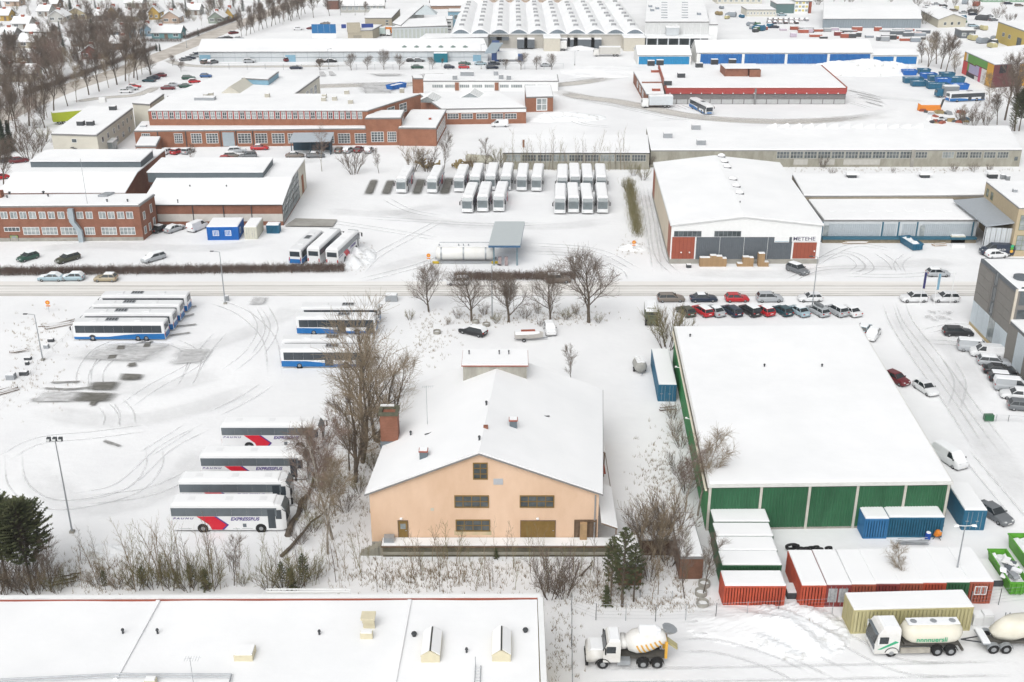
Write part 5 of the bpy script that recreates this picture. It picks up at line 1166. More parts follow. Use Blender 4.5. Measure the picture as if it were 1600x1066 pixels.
for a in (('long cream house with two red chimneys beside the birches',-8,52,128,115,101,'cream','cross',(.35,.68)),
    ('grey gabled house with dark gable in the thicket',30,80,101,90,76,'grey','cross',(.45,)),('pale house with red chimney under the dark spruce',30,62,75.5,69.5,59,'cream','cross',(.5,)),
    ('sage hipped house with snow streaked roof',40,80,59,52,39,'sage','cross',(.4,)),('grey bungalow with a centred red chimney between the tall spruces',105,140,57,49,40,'grey','cross',(.55,)),
    ('small house with snowy roof beneath the tall spruce',112,138,73,70,59,'brown','cross',(.4,)),('red-brown gabled house near the tree row',128,157,93,88,76,'redbrown','depth',(.3,)),
    ('light blue fronted house with red chimney',171,203,61,50,40,'blue','cross',(.55,)),('snow roofed outbuilding with brick chimney below the blue house',172,192,78,73,61,'brown','cross',(.85,)),
    ('pale yellow gabled house with broad roof',104,136,30,23,16,'yellow','depth',(.5,)),('pale grey house with a shed roof',76,102,35,28,20,'white','depth',(.5,)),('white roofed house near the dark shrub',59,77,26,21,15,'white','cross',(.5,)),
    ('small grey house behind the round pine',144,160,33,28,20,'grey','cross',(.5,)),('amber house by the pointed cypress',168,184,28,22,17,'amber','depth',(.4,)),('amber two storey house beside the rounded conifer',233,249,31,19,14,'amber','depth',(.4,)),
    ('peach house with snowy gable',254,280,37,27,20,'peach','depth',(.4,)),('long teal house with red chimney along the bend',238,283,61,52,43,'teal','cross',(.25,)),('pale blue house adjoining the teal one',219,240,57,48,38,'blue','depth',(.4,)),
    ('sage house half hidden by bushes near the avenue',326,350,37,31,21,'sage','depth',(.4,)),('amber house near the avenue bend',352,364,33,22,14,'amber','depth',(.4,)),('amber house at the edge of the garden trees',-6,14,33,24,14,'amber','cross',(.5,)),
    ('cream house glimpsed between the pines',188,214,34,27,19,'cream','cross',(.5,)),('white house by the upper lane',20,46,46,40,32,'white','cross',(.5,)),('grey cottage under the snowy garden trees',0,22,64,58,50,'grey','cross',(.5,)),
    ('brown cottage beyond the garden hedge',62,90,14,9,3,'brown','cross',(.5,)),('white cottage in the far garden row',290,312,24,19,12,'white','cross',(.4,)),('white cottage beside the tall far spruce',196,222,13,8,2,'white','cross',(.4,)),('peach cottage in the farthest garden row',8,30,10,5,-2,'peach','cross',(.4,))):
    house(*a)
# ------------------------------------------------------------------ vehicles (front towards +X, origin on the ground)
def L_(mb, name, m, par, smooth=False): return mb.build(name, m, par, world=False, smooth=smooth)
PAINT = {n: mat('paint_'+n, c, .3, .03, spec=.5) for n,c in {'white':(.66,.67,.68),'silver':(.36,.38,.40),'grey':(.13,.14,.15),'black':(.014,.015,.018),'red':(.42,.012,.018),'darkred':(.13,.012,.018),
    'navy':(.012,.022,.045),'teal':(.01,.05,.065),'iceblue':(.30,.40,.45),'taupe':(.17,.145,.125),'gold':(.33,.28,.19),'olive':(.05,.055,.035),'blue':(.02,.09,.25),'green':(.02,.07,.05)}.items()}
SNOWCAR = mat('car_snow', (.76,.775,.79), .9, .02, bump=.2, bscale=4)
CARG = mat('car_glass', (.018,.024,.028), .1, .2, spec=.7)
PLATE = mat('number_plate', (.7,.7,.68), .5, .02)
def wheel(par, x, y, r, w, side, name='wheel'):
    t = L_(MB().lathe((x,y-side*w,r),(0,side,0),[(0,r*.6),(.02,r*.95),(w*.25,r),(w*.8,r),(w-.02,r*.95),(w,r*.62)],n=16), name, BLACK, par, True)
    L_(MB().lathe((x,y-side*.03,r),(0,side,0),[(0,.02),(.01,r*.62),(.025,r*.6),(.04,r*.25),(.055,r*.12),(.06,.01)],n=12), 'rim', RIMM, t)
    return t
CARS = {  # length, half width, hood z, belt z, roof z, windscreen base/top x, rear glass top/base x (fractions of the length from the rear)
 'hatch':(4.1,.88,.92,.96,1.48,.70,.52,.14,.03),'sedan':(4.7,.90,.88,.95,1.43,.69,.53,.27,.14),'estate':(4.7,.90,.90,.96,1.47,.71,.55,.10,.02),'suv':(4.5,.93,1.02,1.08,1.66,.71,.55,.10,.025),'van':(4.9,.95,1.15,1.2,1.92,.83,.68,.03,.005)}
CARPROTO = {}
def make_car(kind, snow):
    L, hw, hz, bz, rz, wb, wt, rt, rb = CARS[kind]; X = lambda f: (f-.5)*L
    root = thing('parked_car', 'car', 'car')
    st = [(0,.42,bz*.92 if kind != 'sedan' else hz*.98,.80),(.015,.28,bz if kind != 'sedan' else hz+.03,.93),(.10,.2,bz if kind != 'sedan' else hz+.05,1),(rb+.12,.2,bz,1),(wb-.05,.2,bz,1),(wb+.02,.2,hz+.05,1),(.90,.2,hz-.06,.98),(.975,.24,hz-.2,.90),(1,.34,hz-.32,.76)]
    rings = []
    for f,z0,z1,k in st:
        y = hw*k; x = X(f); zm = z0+(z1-z0)*.55
        rings.append([(x,-y*.94,z0),(x,y*.94,z0),(x,y,z0+.12),(x,y,zm),(x,y*.965,z1-.04),(x,y*.86,z1),(x,-y*.86,z1),(x,-y*.965,z1-.04),(x,-y,zm),(x,-y,z0+.12)])
    L_(MB().loft(rings), 'body', PAINT['white'], root, True)
    hb, ht = hw*.93, hw*.74
    cab = [(X(rb),-hb,bz-.03),(X(wb),-hb,bz-.03),(X(wb),hb,bz-.03),(X(rb),hb,bz-.03),(X(rt),-ht,rz-.05),(X(wt),-ht,rz-.05),(X(wt),ht,rz-.05),(X(rt),ht,rz-.05)]
    if kind == 'van': pass
    L_(MB().hexa(cab), 'windows', CARG, root)
    # roof shell with pillars
    mb = MB(); e = .03
    mb.loft([[(X(rt)-e-.05,-ht-e,rz-.08),(X(wt)+e+.05,-ht-e,rz-.08),(X(wt)+e+.05,ht+e,rz-.08),(X(rt)-e-.05,ht+e,rz-.08)],[(X(rt),-ht,rz-.02),(X(wt),-ht,rz-.02),(X(wt),ht,rz-.02),(X(rt),ht,rz-.02)],[(X(rt)+.15,-ht*.8,rz),(X(wt)-.15,-ht*.8,rz),(X(wt)-.15,ht*.8,rz),(X(rt)+.15,ht*.8,rz)]])
    for s in (-1,1):
        for (xa,xb_) in ((X(wb)-.02,X(wt)),(X(rb)+.02,X(rt)),((X(wt)+X(rt))/2-.1,(X(wt)+X(rt))/2-.05)):
            mb.tube((xa,s*(hb+.005),bz-.03),(xb_,s*(ht+.012),rz-.05),.05 if kind != 'van' else .06,n=5)
    if kind == 'van':
        for s in (-1,1): mb.hexa([(X(rb)-.01,s*(hb+.02)-.015,bz-.05),(X(wt)-.55,s*(hb+.02)-.015,bz-.05),(X(wt)-.55,s*(hb+.02)+.015,bz-.05),(X(rb)-.01,s*(hb+.02)+.015,bz-.05),(X(rt)-.02,s*(ht+.02)-.015,rz-.05),(X(wt)-.55,s*(ht+.02)-.015,rz-.05),(X(wt)-.55,s*(ht+.02)+.015,rz-.05),(X(rt)-.02,s*(ht+.02)+.015,rz-.05)])
    L_(mb, 'roof', PAINT['white'], root)
    r = .31 if kind in ('hatch','sedan','estate') else .36
    for fx in (.17,.81):
        for s in (-1,1): wheel(root, X(fx), s*(hw-.0), r, .22, s)
    for s in (-1,1):
        L_(MB().hexa([(X(.962),s*hw*.52-.14,hz-.3),(X(.992),s*hw*.52-.14,hz-.3),(X(.992),s*hw*.52+.14,hz-.3),(X(.962),s*hw*.52+.14,hz-.3),(X(.93),s*hw*.62-.14,hz-.14),(X(.975),s*hw*.58-.14,hz-.17),(X(.975),s*hw*.58+.14,hz-.17),(X(.93),s*hw*.62+.14,hz-.14)]), 'headlight', HEAD, root)
        zt = bz-.05 if kind != 'sedan' else hz-.02
        L_(MB().box(X(-.002),X(.035),s*hw*.72-.16,s*hw*.72+.14,zt-.22,zt-.03), 'taillight', TAIL, root)
        L_(MB().box(X(wb)-.18,X(wb)-.02,min(s*hw*.95,s*hw*1.12),max(s*hw*.95,s*hw*1.12),bz,bz+.14), 'mirror', CARG, root)
    L_(MB().box(X(-.004),X(.002),-.26,.26,.62,.73), 'number_plate', PLATE, root); L_(MB().box(X(.998),X(1.004),-.26,.26,.42,.53), 'number_plate', PLATE, root)
    L_(MB().box(X(.03),X(.97),-hw*.9,hw*.9,.18,.3), 'sill_trim', BLACK, root)
    if snow:
        mb = MB(); mb.loft([[(X(rt)-.04,-ht,rz-.01),(X(wt)+.06,-ht,rz-.01),(X(wt)+.06,ht,rz-.01),(X(rt)-.04,ht,rz-.01)],[(X(rt)+.05,-ht*.88,rz+.07),(X(wt)-.04,-ht*.88,rz+.07),(X(wt)-.04,ht*.88,rz+.07),(X(rt)+.05,ht*.88,rz+.07)]])
        L_(mb, 'roof_snow', SNOWCAR, root)
    if snow > 1:
        mb = MB(); x0,x1 = X(wb+.02),X(.95); mb.loft([[(x0,-hw*.86,hz+.05),(x1,-hw*.8,hz-.12),(x1,hw*.8,hz-.12),(x0,hw*.86,hz+.05)],[(x0+.05,-hw*.75,hz+.12),(x1-.1,-hw*.7,hz-.03),(x1-.1,hw*.7,hz-.03),(x0+.05,hw*.75,hz+.12)]])
        L_(mb, 'bonnet_snow', SNOWCAR, root); mb = MB(); mb.hexa([(X(wb)+.0,-hb*.95,bz),(X(wb)+.06,-hb*.95,bz),(X(wb)+.06,hb*.95,bz),(X(wb),hb*.95,bz),(X(wt)+.02,-ht,rz-.02),(X(wt)+.08,-ht,rz-.02),(X(wt)+.08,ht,rz-.02),(X(wt)+.02,ht,rz-.02)])
        L_(mb, 'windscreen_snow', SNOWCAR, root); mb = MB(); mb.hexa([(X(rb)-.06,-hb*.9,bz),(X(rb),-hb*.9,bz),(X(rb),hb*.9,bz),(X(rb)-.06,hb*.9,bz),(X(rt)-.08,-ht,rz-.02),(X(rt)-.02,-ht,rz-.02),(X(rt)-.02,ht,rz-.02),(X(rt)-.08,ht,rz-.02)])
        L_(mb, 'rear_window_snow', SNOWCAR, root)
    return root
def make_small(kind, snow):
    """far car: one mesh, paint in the first slot"""
    src = make_car(kind, snow); slots = [PAINT['white'],CARG,BLACK,SNOWCAR,TAIL,HEAD]; mb = MB()
    def walk(o):
        for c in KIDS(o):
            m = c.data.materials[0]; mi = slots.index(m) if m in slots else 2
            mb.add([v.co[:] for v in c.data.vertices], [tuple(p.vertices) for p in c.data.polygons], mi); walk(c)
    walk(src); o = mb.build('distant_car', slots)
    def rm(x):
        for c in KIDS(x): rm(c)
        bpy.data.objects.remove(x)
    rm(src); return o
USED = set()
HIDE = []
def car(label, px, py, ang, kind, col, snow=0, far=False, group=None, cat='car', z=0.0):
    key = (kind, snow, far)
    if key not in CARPROTO: CARPROTO[key] = (make_small if far else make_car)(kind, snow); CARPROTO[key].location = (0,-5000,0)
    p = P(px,py); src = CARPROTO[key]
    o = dup(src, (p.x,p.y,z), R(ang), label, group); o['category'] = cat
    for c in ([o] if far else KIDS(o)):
        if far or c.name.split('.')[0] in ('body','roof'):
            c.material_slots[0].link = 'OBJECT'; c.material_slots[0].material = PAINT[col]
    return o
def drop(root):
    for c in KIDS(root): drop(c)
    bpy.data.objects.remove(root)

# ---- buses
BUSW = mat('bus_white', (.70,.71,.72), .35, .03, scale=.4, spec=.5)
BUSR = mat('livery_red', (.55,.012,.03), .35, .03); BUSP = mat('livery_purple', (.06,.03,.20), .35, .03)
BUSB = mat('bus_blue', (.012,.13,.36), .35, .05); BGLASS = mat('bus_glass', (.035,.045,.055), .12, .2, spec=.6, scale=.4)
BGREY = mat('bus_grey_glass', (.11,.13,.145), .2, .15, spec=.6, scale=.4)
BSCREEN = mat('coach_windscreen', (.13,.155,.165), .12, .25, spec=.7, scale=.5)
def bus_shell(root, L, hw, z0, H, nose, mat_, name='body', tail=.12):
    rings = []
    for x, k, dz in ((-L/2,.93,.12),(-L/2+tail,1,.02),(-L/2+.6,1,0),(L/2-nose-.8,1,0),(L/2-nose,1,.03),(L/2-nose*.45,.97,.16),(L/2,.86,.75)):
        y = hw*k; t = H-dz
        low = z0 if x < L/2-.01 else z0+.1
        rings.append([(x,-y,low),(x,y,low),(x,y,low+.8),(x,y*.985,t-.38),(x,y*.93,t-.12),(x,y*.72,t),(x,-y*.72,t),(x,-y*.93,t-.12),(x,-y*.985,t-.38),(x,-y,low+.8)])
    return L_(MB().loft(rings), name, mat_, root)
def make_coach(livery=True, snow=.12):
    L, hw, H = 12.8, 1.27, 3.55; root = thing('coach', 'coach', 'bus')
    bus_shell(root, L, hw, .32, H, .9, BUSW)
    for s in (-1,1):
        W = Wall((-L/2,-hw,0),(L/2,-hw,0)) if s < 0 else Wall((L/2,hw,0),(-L/2,hw,0))
        U = (lambda x: x+L/2) if s < 0 else (lambda x: L/2-x)
        def bx(x0,x1,z0,z1,nm,m,d0=-.05,d1=.012,par=root):
            mb = MB(); a,b = sorted((U(x0),U(x1))); W.box(mb,a,b,z0,z1,d0,d1); return L_(mb,nm,m,par)
        for k in range(7): x0 = -6.3+k*1.68; bx(x0+.006, x0+1.674, 2.12, 3.16, 'side_window', BGREY)
        if s < 0: bx(4.42,5.25,.55,3.0,'door',BGLASS,-.05,.015)
        bx(5.3,5.95,1.75,2.9,'driver_window',BGLASS,-.05,.01)
        for x in (-2.95,3.55):
            mb = MB(); mb.lathe((x,s*(hw-.2),.52),(0,s,0),[(0,.05),(.01,.62),(.205,.62),(.21,.05)],n=14); L_(mb,'wheel_arch',BLACK,root)
            wheel(root,x,s*(hw+.02),.5,.3,s)
        if livery:
            def poly(pts, nm, m, d):
                q = [W.at(U(x),z,d) for x,z in pts]; b = [W.at(U(x),z,-.04) for x,z in pts]; n = len(q)
                f = [tuple(range(n)),tuple(range(2*n-1,n-1,-1))]+[(i,n+i,n+(i+1)%n,(i+1)%n) for i in range(n)]
                return L_(MB().add(q+b,f),nm,m,root)
            poly([(-3.5,2.08),(-1.55,2.08),(-.25,1.0),(-.85,.36),(-1.95,.36),(-2.2,1.0)],'red_stripe',BUSR,.014)
            poly([(-1.55,2.08),(-1.3,2.08),(.0,1.0),(-.6,.36),(-.85,.36),(-.25,1.0)],'purple_stripe',BUSP,.016)
            a,b = sorted((U(-6.15),U(-3.85))); text_on(root, W, a, b, 1.72, 1.95, 'PAUNU', BUSP, .015, bold=.02, shear=.3, spacing=1.5)
            a,b = sorted((U(.25),U(3.5))); text_on(root, W, a, b, 1.55, 1.98, 'EXPRESSBUS', BUSP, .015, bold=.025, shear=.3)
        for x0,x1 in ((-5.6,-4.2),(.4,1.2),(1.4,2.6)): bx(x0,x1,.5,.53,'hatch_line',BGREY,-.02,.006)
        bx(1.55,1.95,.7,1.15,'vent_grille',BGREY)
    # windscreen, rear window, lights, mirrors
    mb = MB(); mb.loft([[(L/2-.05,-1.02,1.2),(L/2-.05,1.02,1.2),(L/2+.03,1.02,1.2),(L/2+.03,-1.02,1.2)],[(L/2-.08,-1.06,2.78),(L/2-.08,1.06,2.78),(L/2+.035,1.06,2.8),(L/2+.035,-1.06,2.8)],[(L/2-.5,-1.04,3.36),(L/2-.5,1.04,3.36),(L/2-.38,1.04,3.46),(L/2-.38,-1.04,3.46)]])
    L_(mb, 'windscreen', BSCREEN, root)
    L_(MB().box(-L/2-.02,-L/2+.1,-.95,.95,2.0,2.9), 'rear_window', BGLASS, root)
    for s in (-1,1):
        L_(MB().box(L/2-.2,L/2+.02,s*.82-.2,s*.82+.2,.62,.85), 'headlight', HEAD, root); L_(MB().box(-L/2-.03,-L/2+.08,s*1.05-.1,s*1.05+.1,.9,1.5), 'taillight', TAIL, root)
        mb = MB(); mb.tube((L/2-.45,s*1.1,3.0),(L/2+.25,s*1.5,2.75),.035,n=5); mb.box(L/2+.15,L/2+.32,s*1.5-.12,s*1.5+.12,2.0,2.75); L_(mb,'mirror',BLACK,root)
    L_(MB().box(L/2-.1,L/2+.02,-.35,.35,.45,.55), 'number_plate', PLATE, root)
    for x in (-4.2,0,3.8): L_(MB().box(x-.4,x+.4,-.4,.4,H-.05,H+.14), 'roof_hatch', BUSW, root)
    mb = MB(); mb.loft([[(-L/2+.25,-1.12,H-.1),(L/2-1.2,-1.12,H-.1),(L/2-1.2,1.12,H-.1),(-L/2+.25,1.12,H-.1)],[(-L/2+.3,-1.0,H+snow*.7),(L/2-1.3,-1.0,H+snow*.7),(L/2-1.3,1.0,H+snow*.7),(-L/2+.3,1.0,H+snow*.7)],[(-L/2+.5,-.8,H+snow),(L/2-1.5,-.8,H+snow),(L/2-1.5,.8,H+snow),(-L/2+.5,.8,H+snow)]]); L_(mb,'roof_snow',RSNOW,root)
    return root
def make_city(L=12.6, axles=(-3.6,3.3)):
    hw, H = 1.27, 3.1; root = thing('city_bus', 'city bus', 'bus'); bus_shell(root, L, hw, .3, H, .35, BUSW)
    for s in (-1,1):
        W = Wall((-L/2,-hw,0),(L/2,-hw,0)) if s < 0 else Wall((L/2,hw,0),(-L/2,hw,0)); U = (lambda x: x+L/2) if s < 0 else (lambda x: L/2-x)
        def bx(x0,x1,z0,z1,nm,m,d0=-.05,d1=.012):
            mb = MB(); a,b = sorted((U(x0),U(x1))); W.box(mb,a,b,z0,z1,d0,d1); return L_(mb,nm,m,root)
        n = int((L-.9)/1.45)
        for k in range(n): x0 = -L/2+.45+k*(L-.9)/n; bx(x0+.008,x0+(L-.9)/n-.008,1.38,2.6,'side_window',BGLASS)
        pts = [(-L/2+.05,.32),(L/2-.12,.32),(L/2-.12,.72),(L*.12,.72),(-L*.05,1.02),(-L*.2,1.2),(-L/2+.05,1.25)]
        q = [W.at(U(x),z,.012) for x,z in pts]; b = [W.at(U(x),z,-.04) for x,z in pts]; m_ = len(q)
        L_(MB().add(q+b,[tuple(range(m_)),tuple(range(2*m_-1,m_-1,-1))]+[(i,m_+i,m_+(i+1)%m_,(i+1)%m_) for i in range(m_)]),'blue_skirt',BUSB,root)
        if s < 0:
            for xd in (L/2-1.5,.2): bx(xd,xd+1.2,.42,2.6,'door',BGLASS,-.05,.02)
        for x in axles:
            mb = MB(); mb.lathe((x,s*(hw-.2),.5),(0,s,0),[(0,.05),(.01,.58),(.208,.58),(.216,.05)],n=14); L_(mb,'wheel_arch',BLACK,root); wheel(root,x,s*(hw+.02),.48,.3,s)
    L_(MB().box(L/2-.05,L/2+.03,-1.02,1.02,1.1,2.3), 'windscreen', BGLASS, root); L_(MB().box(-L/2-.025,-L/2+.08,-.95,.95,1.75,2.7), 'rear_window', BGLASS, root)
    L_(MB().box(-L/2-.028,-L/2+.06,-1.1,1.1,.4,1.25), 'rear_panel', BUSB, root)
    L_(MB().box(L/2-.1,L/2+.035,-.95,.95,.45,.9), 'front_panel', BUSB, root)
    for s in (-1,1):
        L_(MB().box(-L/2-.035,-L/2+.05,s*1.08-.07,s*1.08+.07,.9,1.6), 'taillight', TAIL, root); L_(MB().box(L/2-.06,L/2+.04,s*.85-.15,s*.85+.15,.6,.8), 'headlight', HEAD, root)
        mb = MB(); mb.tube((L/2-.1,s*1.1,2.7),(L/2+.25,s*1.4,2.5),.03,n=5); mb.box(L/2+.15,L/2+.27,s*1.4-.1,s*1.4+.1,1.9,2.5); L_(mb,'mirror',BLACK,root)
    for x,a,b in ((-L*.2,.5,.5),(L*.28,.5,.5)): L_(MB().box(x-a,x+a,-b,b,H-.03,H+.09),'roof_hatch',BUSW,root)
    o = L_(MB().box(L*.02,L*.02+1.9,-.55,.55,H-.03,H+.12),'roof_unit',STEEL,root)
    mb = MB()
    for k in range(4): mb.box(L*.02+.12+k*.45,L*.02+.42+k*.45,-.42,.42,H+.12,H+.14)
    L_(mb,'fan_grille',DSTEEL,o)
    return root
COACH = make_coach(True); COACHP = make_coach(False, .16); CITY = make_city(); CITY3 = make_city(14.4,(-4.2,-2.9,4.2))
for o in (COACH,COACHP,CITY,CITY3): o.location = (0,-5000,0)
def place_edge(src, rear, frontp, label, group, side=1, hw=1.27, L=None):
    """side +1: the given ground edge is the right flank, the body lies to its left"""
    a, b = P(*rear), P(*frontp); d = (b-a).normalized(); n = Vector((-d.y,d.x,0))*side; mid = (a+b)/2 + n*hw
    if L: mid = a + d*L/2 + n*hw
    return dup(src, mid, math.atan2(d.y,d.x), label, group)
g = 'express coaches parked side on in the yard'
for (x0,x1,y,lab) in ((270,450,832,'white coach with red slash nearest the sapling thicket'),(283,462,794,'white coach second from the thicket, mostly hidden behind the first'),(316,492,752,'white coach with red slash third from the thicket'),(348,520,703,'white coach with red slash beside the willow trees, farthest from the thicket')):
    place_edge(COACH, (x0,y), (x1,y), lab, g, L=12.8)
g = 'city buses parked nose out across the yard'
for (x1,x0,y,lab) in ((119,259,533,'long blue skirted city bus, foremost of four by the low fence'),(135,272,518,'blue skirted city bus second of four by the low fence'),(149,283,504,'blue skirted city bus third of four by the low fence'),(161,294,489,'blue skirted city bus nearest the street of four by the low fence')):
    place_edge(CITY3, (x0,y), (x1,y), lab, g, -1, L=14.4)
g = 'city buses beside the bare willows'
for (x0,x1,y,lab) in ((440,573,576,'blue skirted city bus behind the willows, foremost of four'),(442,575,561,'city bus behind the willows, second of four'),(464,595,524,'city bus behind the willows, third of four'),(472,600,508,'city bus behind the willows nearest the street'),):
    place_edge(CITY, (x0,y), (x1,y), lab, g, 1, L=12.6)
g = 'coaches parked by the hedge'
v1 = ((530,418.6),(566,383))
place_edge(COACH, (530,418.6), (566,383), 'white coach with red slash beside the soil mound', g, 1, L=12.8)
place_edge(COACHP, (501,416.5), (538,381), 'plain white coach between the blue tailed bus and the red slash coach', g, 1, L=12.8)
place_edge(CITY, (472,415.5), (509,380), 'blue tailed bus at the end of the hedge row', g, 1, L=12.6)
def place_front(src, px, py, ang, label, group, L=12.8):
    ang += random.uniform(-.9,.9); py += random.uniform(-.5,.5)
    p = P(px,py); d = Vector((math.cos(R(ang)),math.sin(R(ang)),0)); return dup(src, p-d*L/2, R(ang), label, group)
g = 'snow topped coaches parked in rows'
for px,py in ((627,304),(675,303.5),(717,302),(742,300),(766,299.5),(790,299),(815,300.5),(838,300.5)): place_front(COACH if px<740 else COACHP, px, py, -93.5, {627:'white coach with bare asphalt strips on both sides in the rear row',675:'white coach standing between the last two bare asphalt strips',717:'first coach beyond the last bare asphalt strip in the rear row'}.get(px,'snow topped white coach in the close packed part of the rear row'), 'coaches in the rear row')
for px,py in ((730,334),(754,333.5),(779,332.5)): place_front(COACH, px, py, -93.5, 'snow topped white coach of the front row of three beside bare asphalt strips', 'coaches in the front row of three')
for px,py in ((878,302),(898,300),(918,301.5),(939,301)): place_front(COACHP, px, py, -92.5, 'snow topped white coach in the rear half of the block of eight', 'rear coaches in the block of eight')
for px,py in ((874.5,336.5),(896,334.5),(918,336.5),(941.5,335)): place_front(COACHP, px, py, -92, 'snow topped white coach in the front half of the block of eight', 'front coaches in the block of eight')
place_front(CITY, 1108, 180, -76, 'blue and white city bus standing before the brick depot gates', 'depot buses', 12.6)
place_edge(CITY, (1476,158), (1540,155), 'blue and white bus beside the blue skips', 'depot buses', -1, L=12.6)
for o in (COACH,COACHP,CITY,CITY3): drop(o)

# ---- cars
g = 'cars in the slanted row beside the green hall'
for lab,px,kind,col,sn in (('dark olive hatchback at the bush end of the slanted row',1071,'hatch','olive',0),('red estate car second in the slanted row',1097,'estate','red',1),('silver saloon with snowy roof between red and dark cars',1116,'sedan','silver',1),('dark grey car with bare roof in the slanted row',1142,'estate','navy',0),('black car with snow on roof in the slanted row',1171,'suv','black',1),('red hatchback with snowy roof in the slanted row',1194,'hatch','red',1),('dark teal hatchback in the slanted row',1222,'hatch','teal',0),('ice blue saloon in the slanted row',1247,'sedan','iceblue',1),('pale grey estate car carrying a black roof box',1277,'estate','silver',0),('silver car with snowy roof next to the end of the slanted row',1306,'suv','silver',1),('white saloon at the open end of the slanted row',1327,'sedan','white',1)):
    o = car(lab, px, 490 if px > 1075 else 491, 114, kind, col, sn, group=g)
    if 'roof box' in lab:
        mb = MB(); mb.loft([[(x,-.4*k,1.52),(x,.4*k,1.52),(x,.36*k,1.52+.32*k),(x,-.36*k,1.52+.32*k)] for x,k in ((-1.2,.5),(-.9,1),(.6,1),(1.0,.5))]); L_(mb,'roof_box',PAINT['grey'],o)
g = 'cars parked along the street by the green hall'
for lab,px,py,a,kind,col,sn in (('taupe estate car at the kerb above the slanted row',1048,470.5,2,'estate','taupe',0),('dark saloon with white roof at the kerb',1099,470.5,2,'sedan','navy',1),('bright red hatchback at the kerb',1151,470.5,2,'hatch','red',0),('silver suv at the kerb',1202,470.5,2,'suv','silver',0),('white hatchback at the kerb by the street lamp',1265,470,182,'hatch','white',0),('white crossover with black roof by the flagpoles',1427,470.5,182,'suv','white',0),('white suv by the flagpoles',1476,470.5,180,'suv','white',0)):
    car(lab,px,py,a,kind,col,sn,group=g)
g = 'cars parked by the modern office'
for lab,px,py,a,kind,col,sn in (('black estate car alone before the office',1496,523.5,-3,'estate','black',0),('silver van with dark tail in the office row',1521,548,-12,'van','silver',1),('white pickup style van in the office row',1541,556.5,168,'van','white',0),('silver estate car in the office row',1552,570,-12,'estate','silver',1),('black saloon in the office row',1561,583.5,-12,'sedan','black',0),('dark red tailed estate in the office row',1570,596,-12,'estate','black',1),('silver van with snowy roof in the office row',1580,609.5,-12,'van','silver',2),('white hatchback in the office row',1586,622,168,'hatch','white',1),('dark grey hatchback next to the ramp railing',1598,640,-12,'hatch','grey',0)):
    car(lab,px,py,a,kind,col,sn,group=g)
for lab,px,py,a,kind,col,sn in (('white hatchback driving down the lane by the green hall',1446,612,-72,'hatch','white',0),('white saloon with snowy roof behind the green hall corner',1363,527,-120,'sedan','white',2),('pale hatchback half hidden behind the green hall',1350,519,60,'hatch','iceblue',1),('dark car half hidden behind the green hall edge',1400,597,-60,'hatch','darkred',0),('dark grey saloon parked beside the blue container',1552,808,-66,'sedan','grey',0),('white van with ladder rack behind the green hall',1483,722,-68,'van','white',2),
    ('grey suv in front of the gabled hall',1246,426,-56,'suv','grey',1),('pale hatchback in the loading yard',1465,431,0,'hatch','silver',1),('white car behind the modern office',1556,402,10,'hatch','white',2),
    ('silver saloon parked on the street by the hedge',81,438,180,'sedan','iceblue',2),('small snow covered car on the street by the hedge',114,437.5,180,'hatch','iceblue',2),('gold hatchback parked on the street by the hedge',166,439,180,'hatch','gold',1),
    ('dark green car nosing into the hedge',44,406,236,'hatch','green',1),('dark olive car nosing into the hedge',106,408,232,'estate','olive',1),('silver estate car nosing into the hedge',240,407,230,'estate','silver',2),
    ('white car passing behind the street trees',716,444,180,'hatch','white',1),('dark car behind the street trees by the hedge',872,441,2,'suv','taupe',1),
    ('black saloon by the brick office wall',252,361,58,'sedan','black',1),('silver saloon by the brick office wall',273,361,58,'sedan','silver',2),('snow covered van before the brick workshop',309,359,65,'van','white',2),
    ('snow covered black car in the rough ground',739,522,150,'estate','black',2),('snow covered white car by the street trees',859,519,-84,'hatch','white',2)):
    car(lab,px,py,a,kind,col,sn)
g = 'cars in the factory courtyard'
for lab,px,py,a,kind,col,sn in (('white car beside the brick hut',262,240,70,'hatch','white',2),('red car beside the brick hut',277,240,70,'hatch','red',1),('silver car beside the brick hut',294,239.5,70,'hatch','silver',1),('red hatchback alone in the factory courtyard',355,252,5,'hatch','red',0),('grey estate in the factory courtyard',364,246,12,'estate','taupe',2),('pale estate in the factory courtyard',371,238,12,'estate','silver',2),('dark suv in the factory courtyard',388,247,195,'suv','grey',0),('red saloon by the factory windows',406,234,5,'sedan','red',1),('grey saloon before the carport',461,246,5,'sedan','taupe',1),('dark car before the carport',493,246,5,'sedan','grey',1),
    ('brown car by the pavilion',531,238,80,'hatch','taupe',0),('white car by the pavilion',545,238,70,'hatch','silver',2),('red brown car by the pavilion',561,237,80,'hatch','darkred',0),('snow dusted car by the pavilion',577,238,80,'hatch','silver',2),
    ('black car by the cream office',78,254,30,'hatch','black',0),('white hatchback by the cream office',95,253,25,'hatch','white',0),('white estate by the cream office',111,251,25,'estate','white',0),('dark car by the shrubs',15,253,30,'estate','navy',1),('dark red car by the shrubs',30,254,28,'sedan','darkred',0),('red car at the bare tree',1,280,40,'hatch','red',1)):
    car(lab,px,py,a,kind,col,sn,group=g)
car('white van parked by the brick side wing',781,198,182,'van','white',1)
g = 'cars on the upper car park'
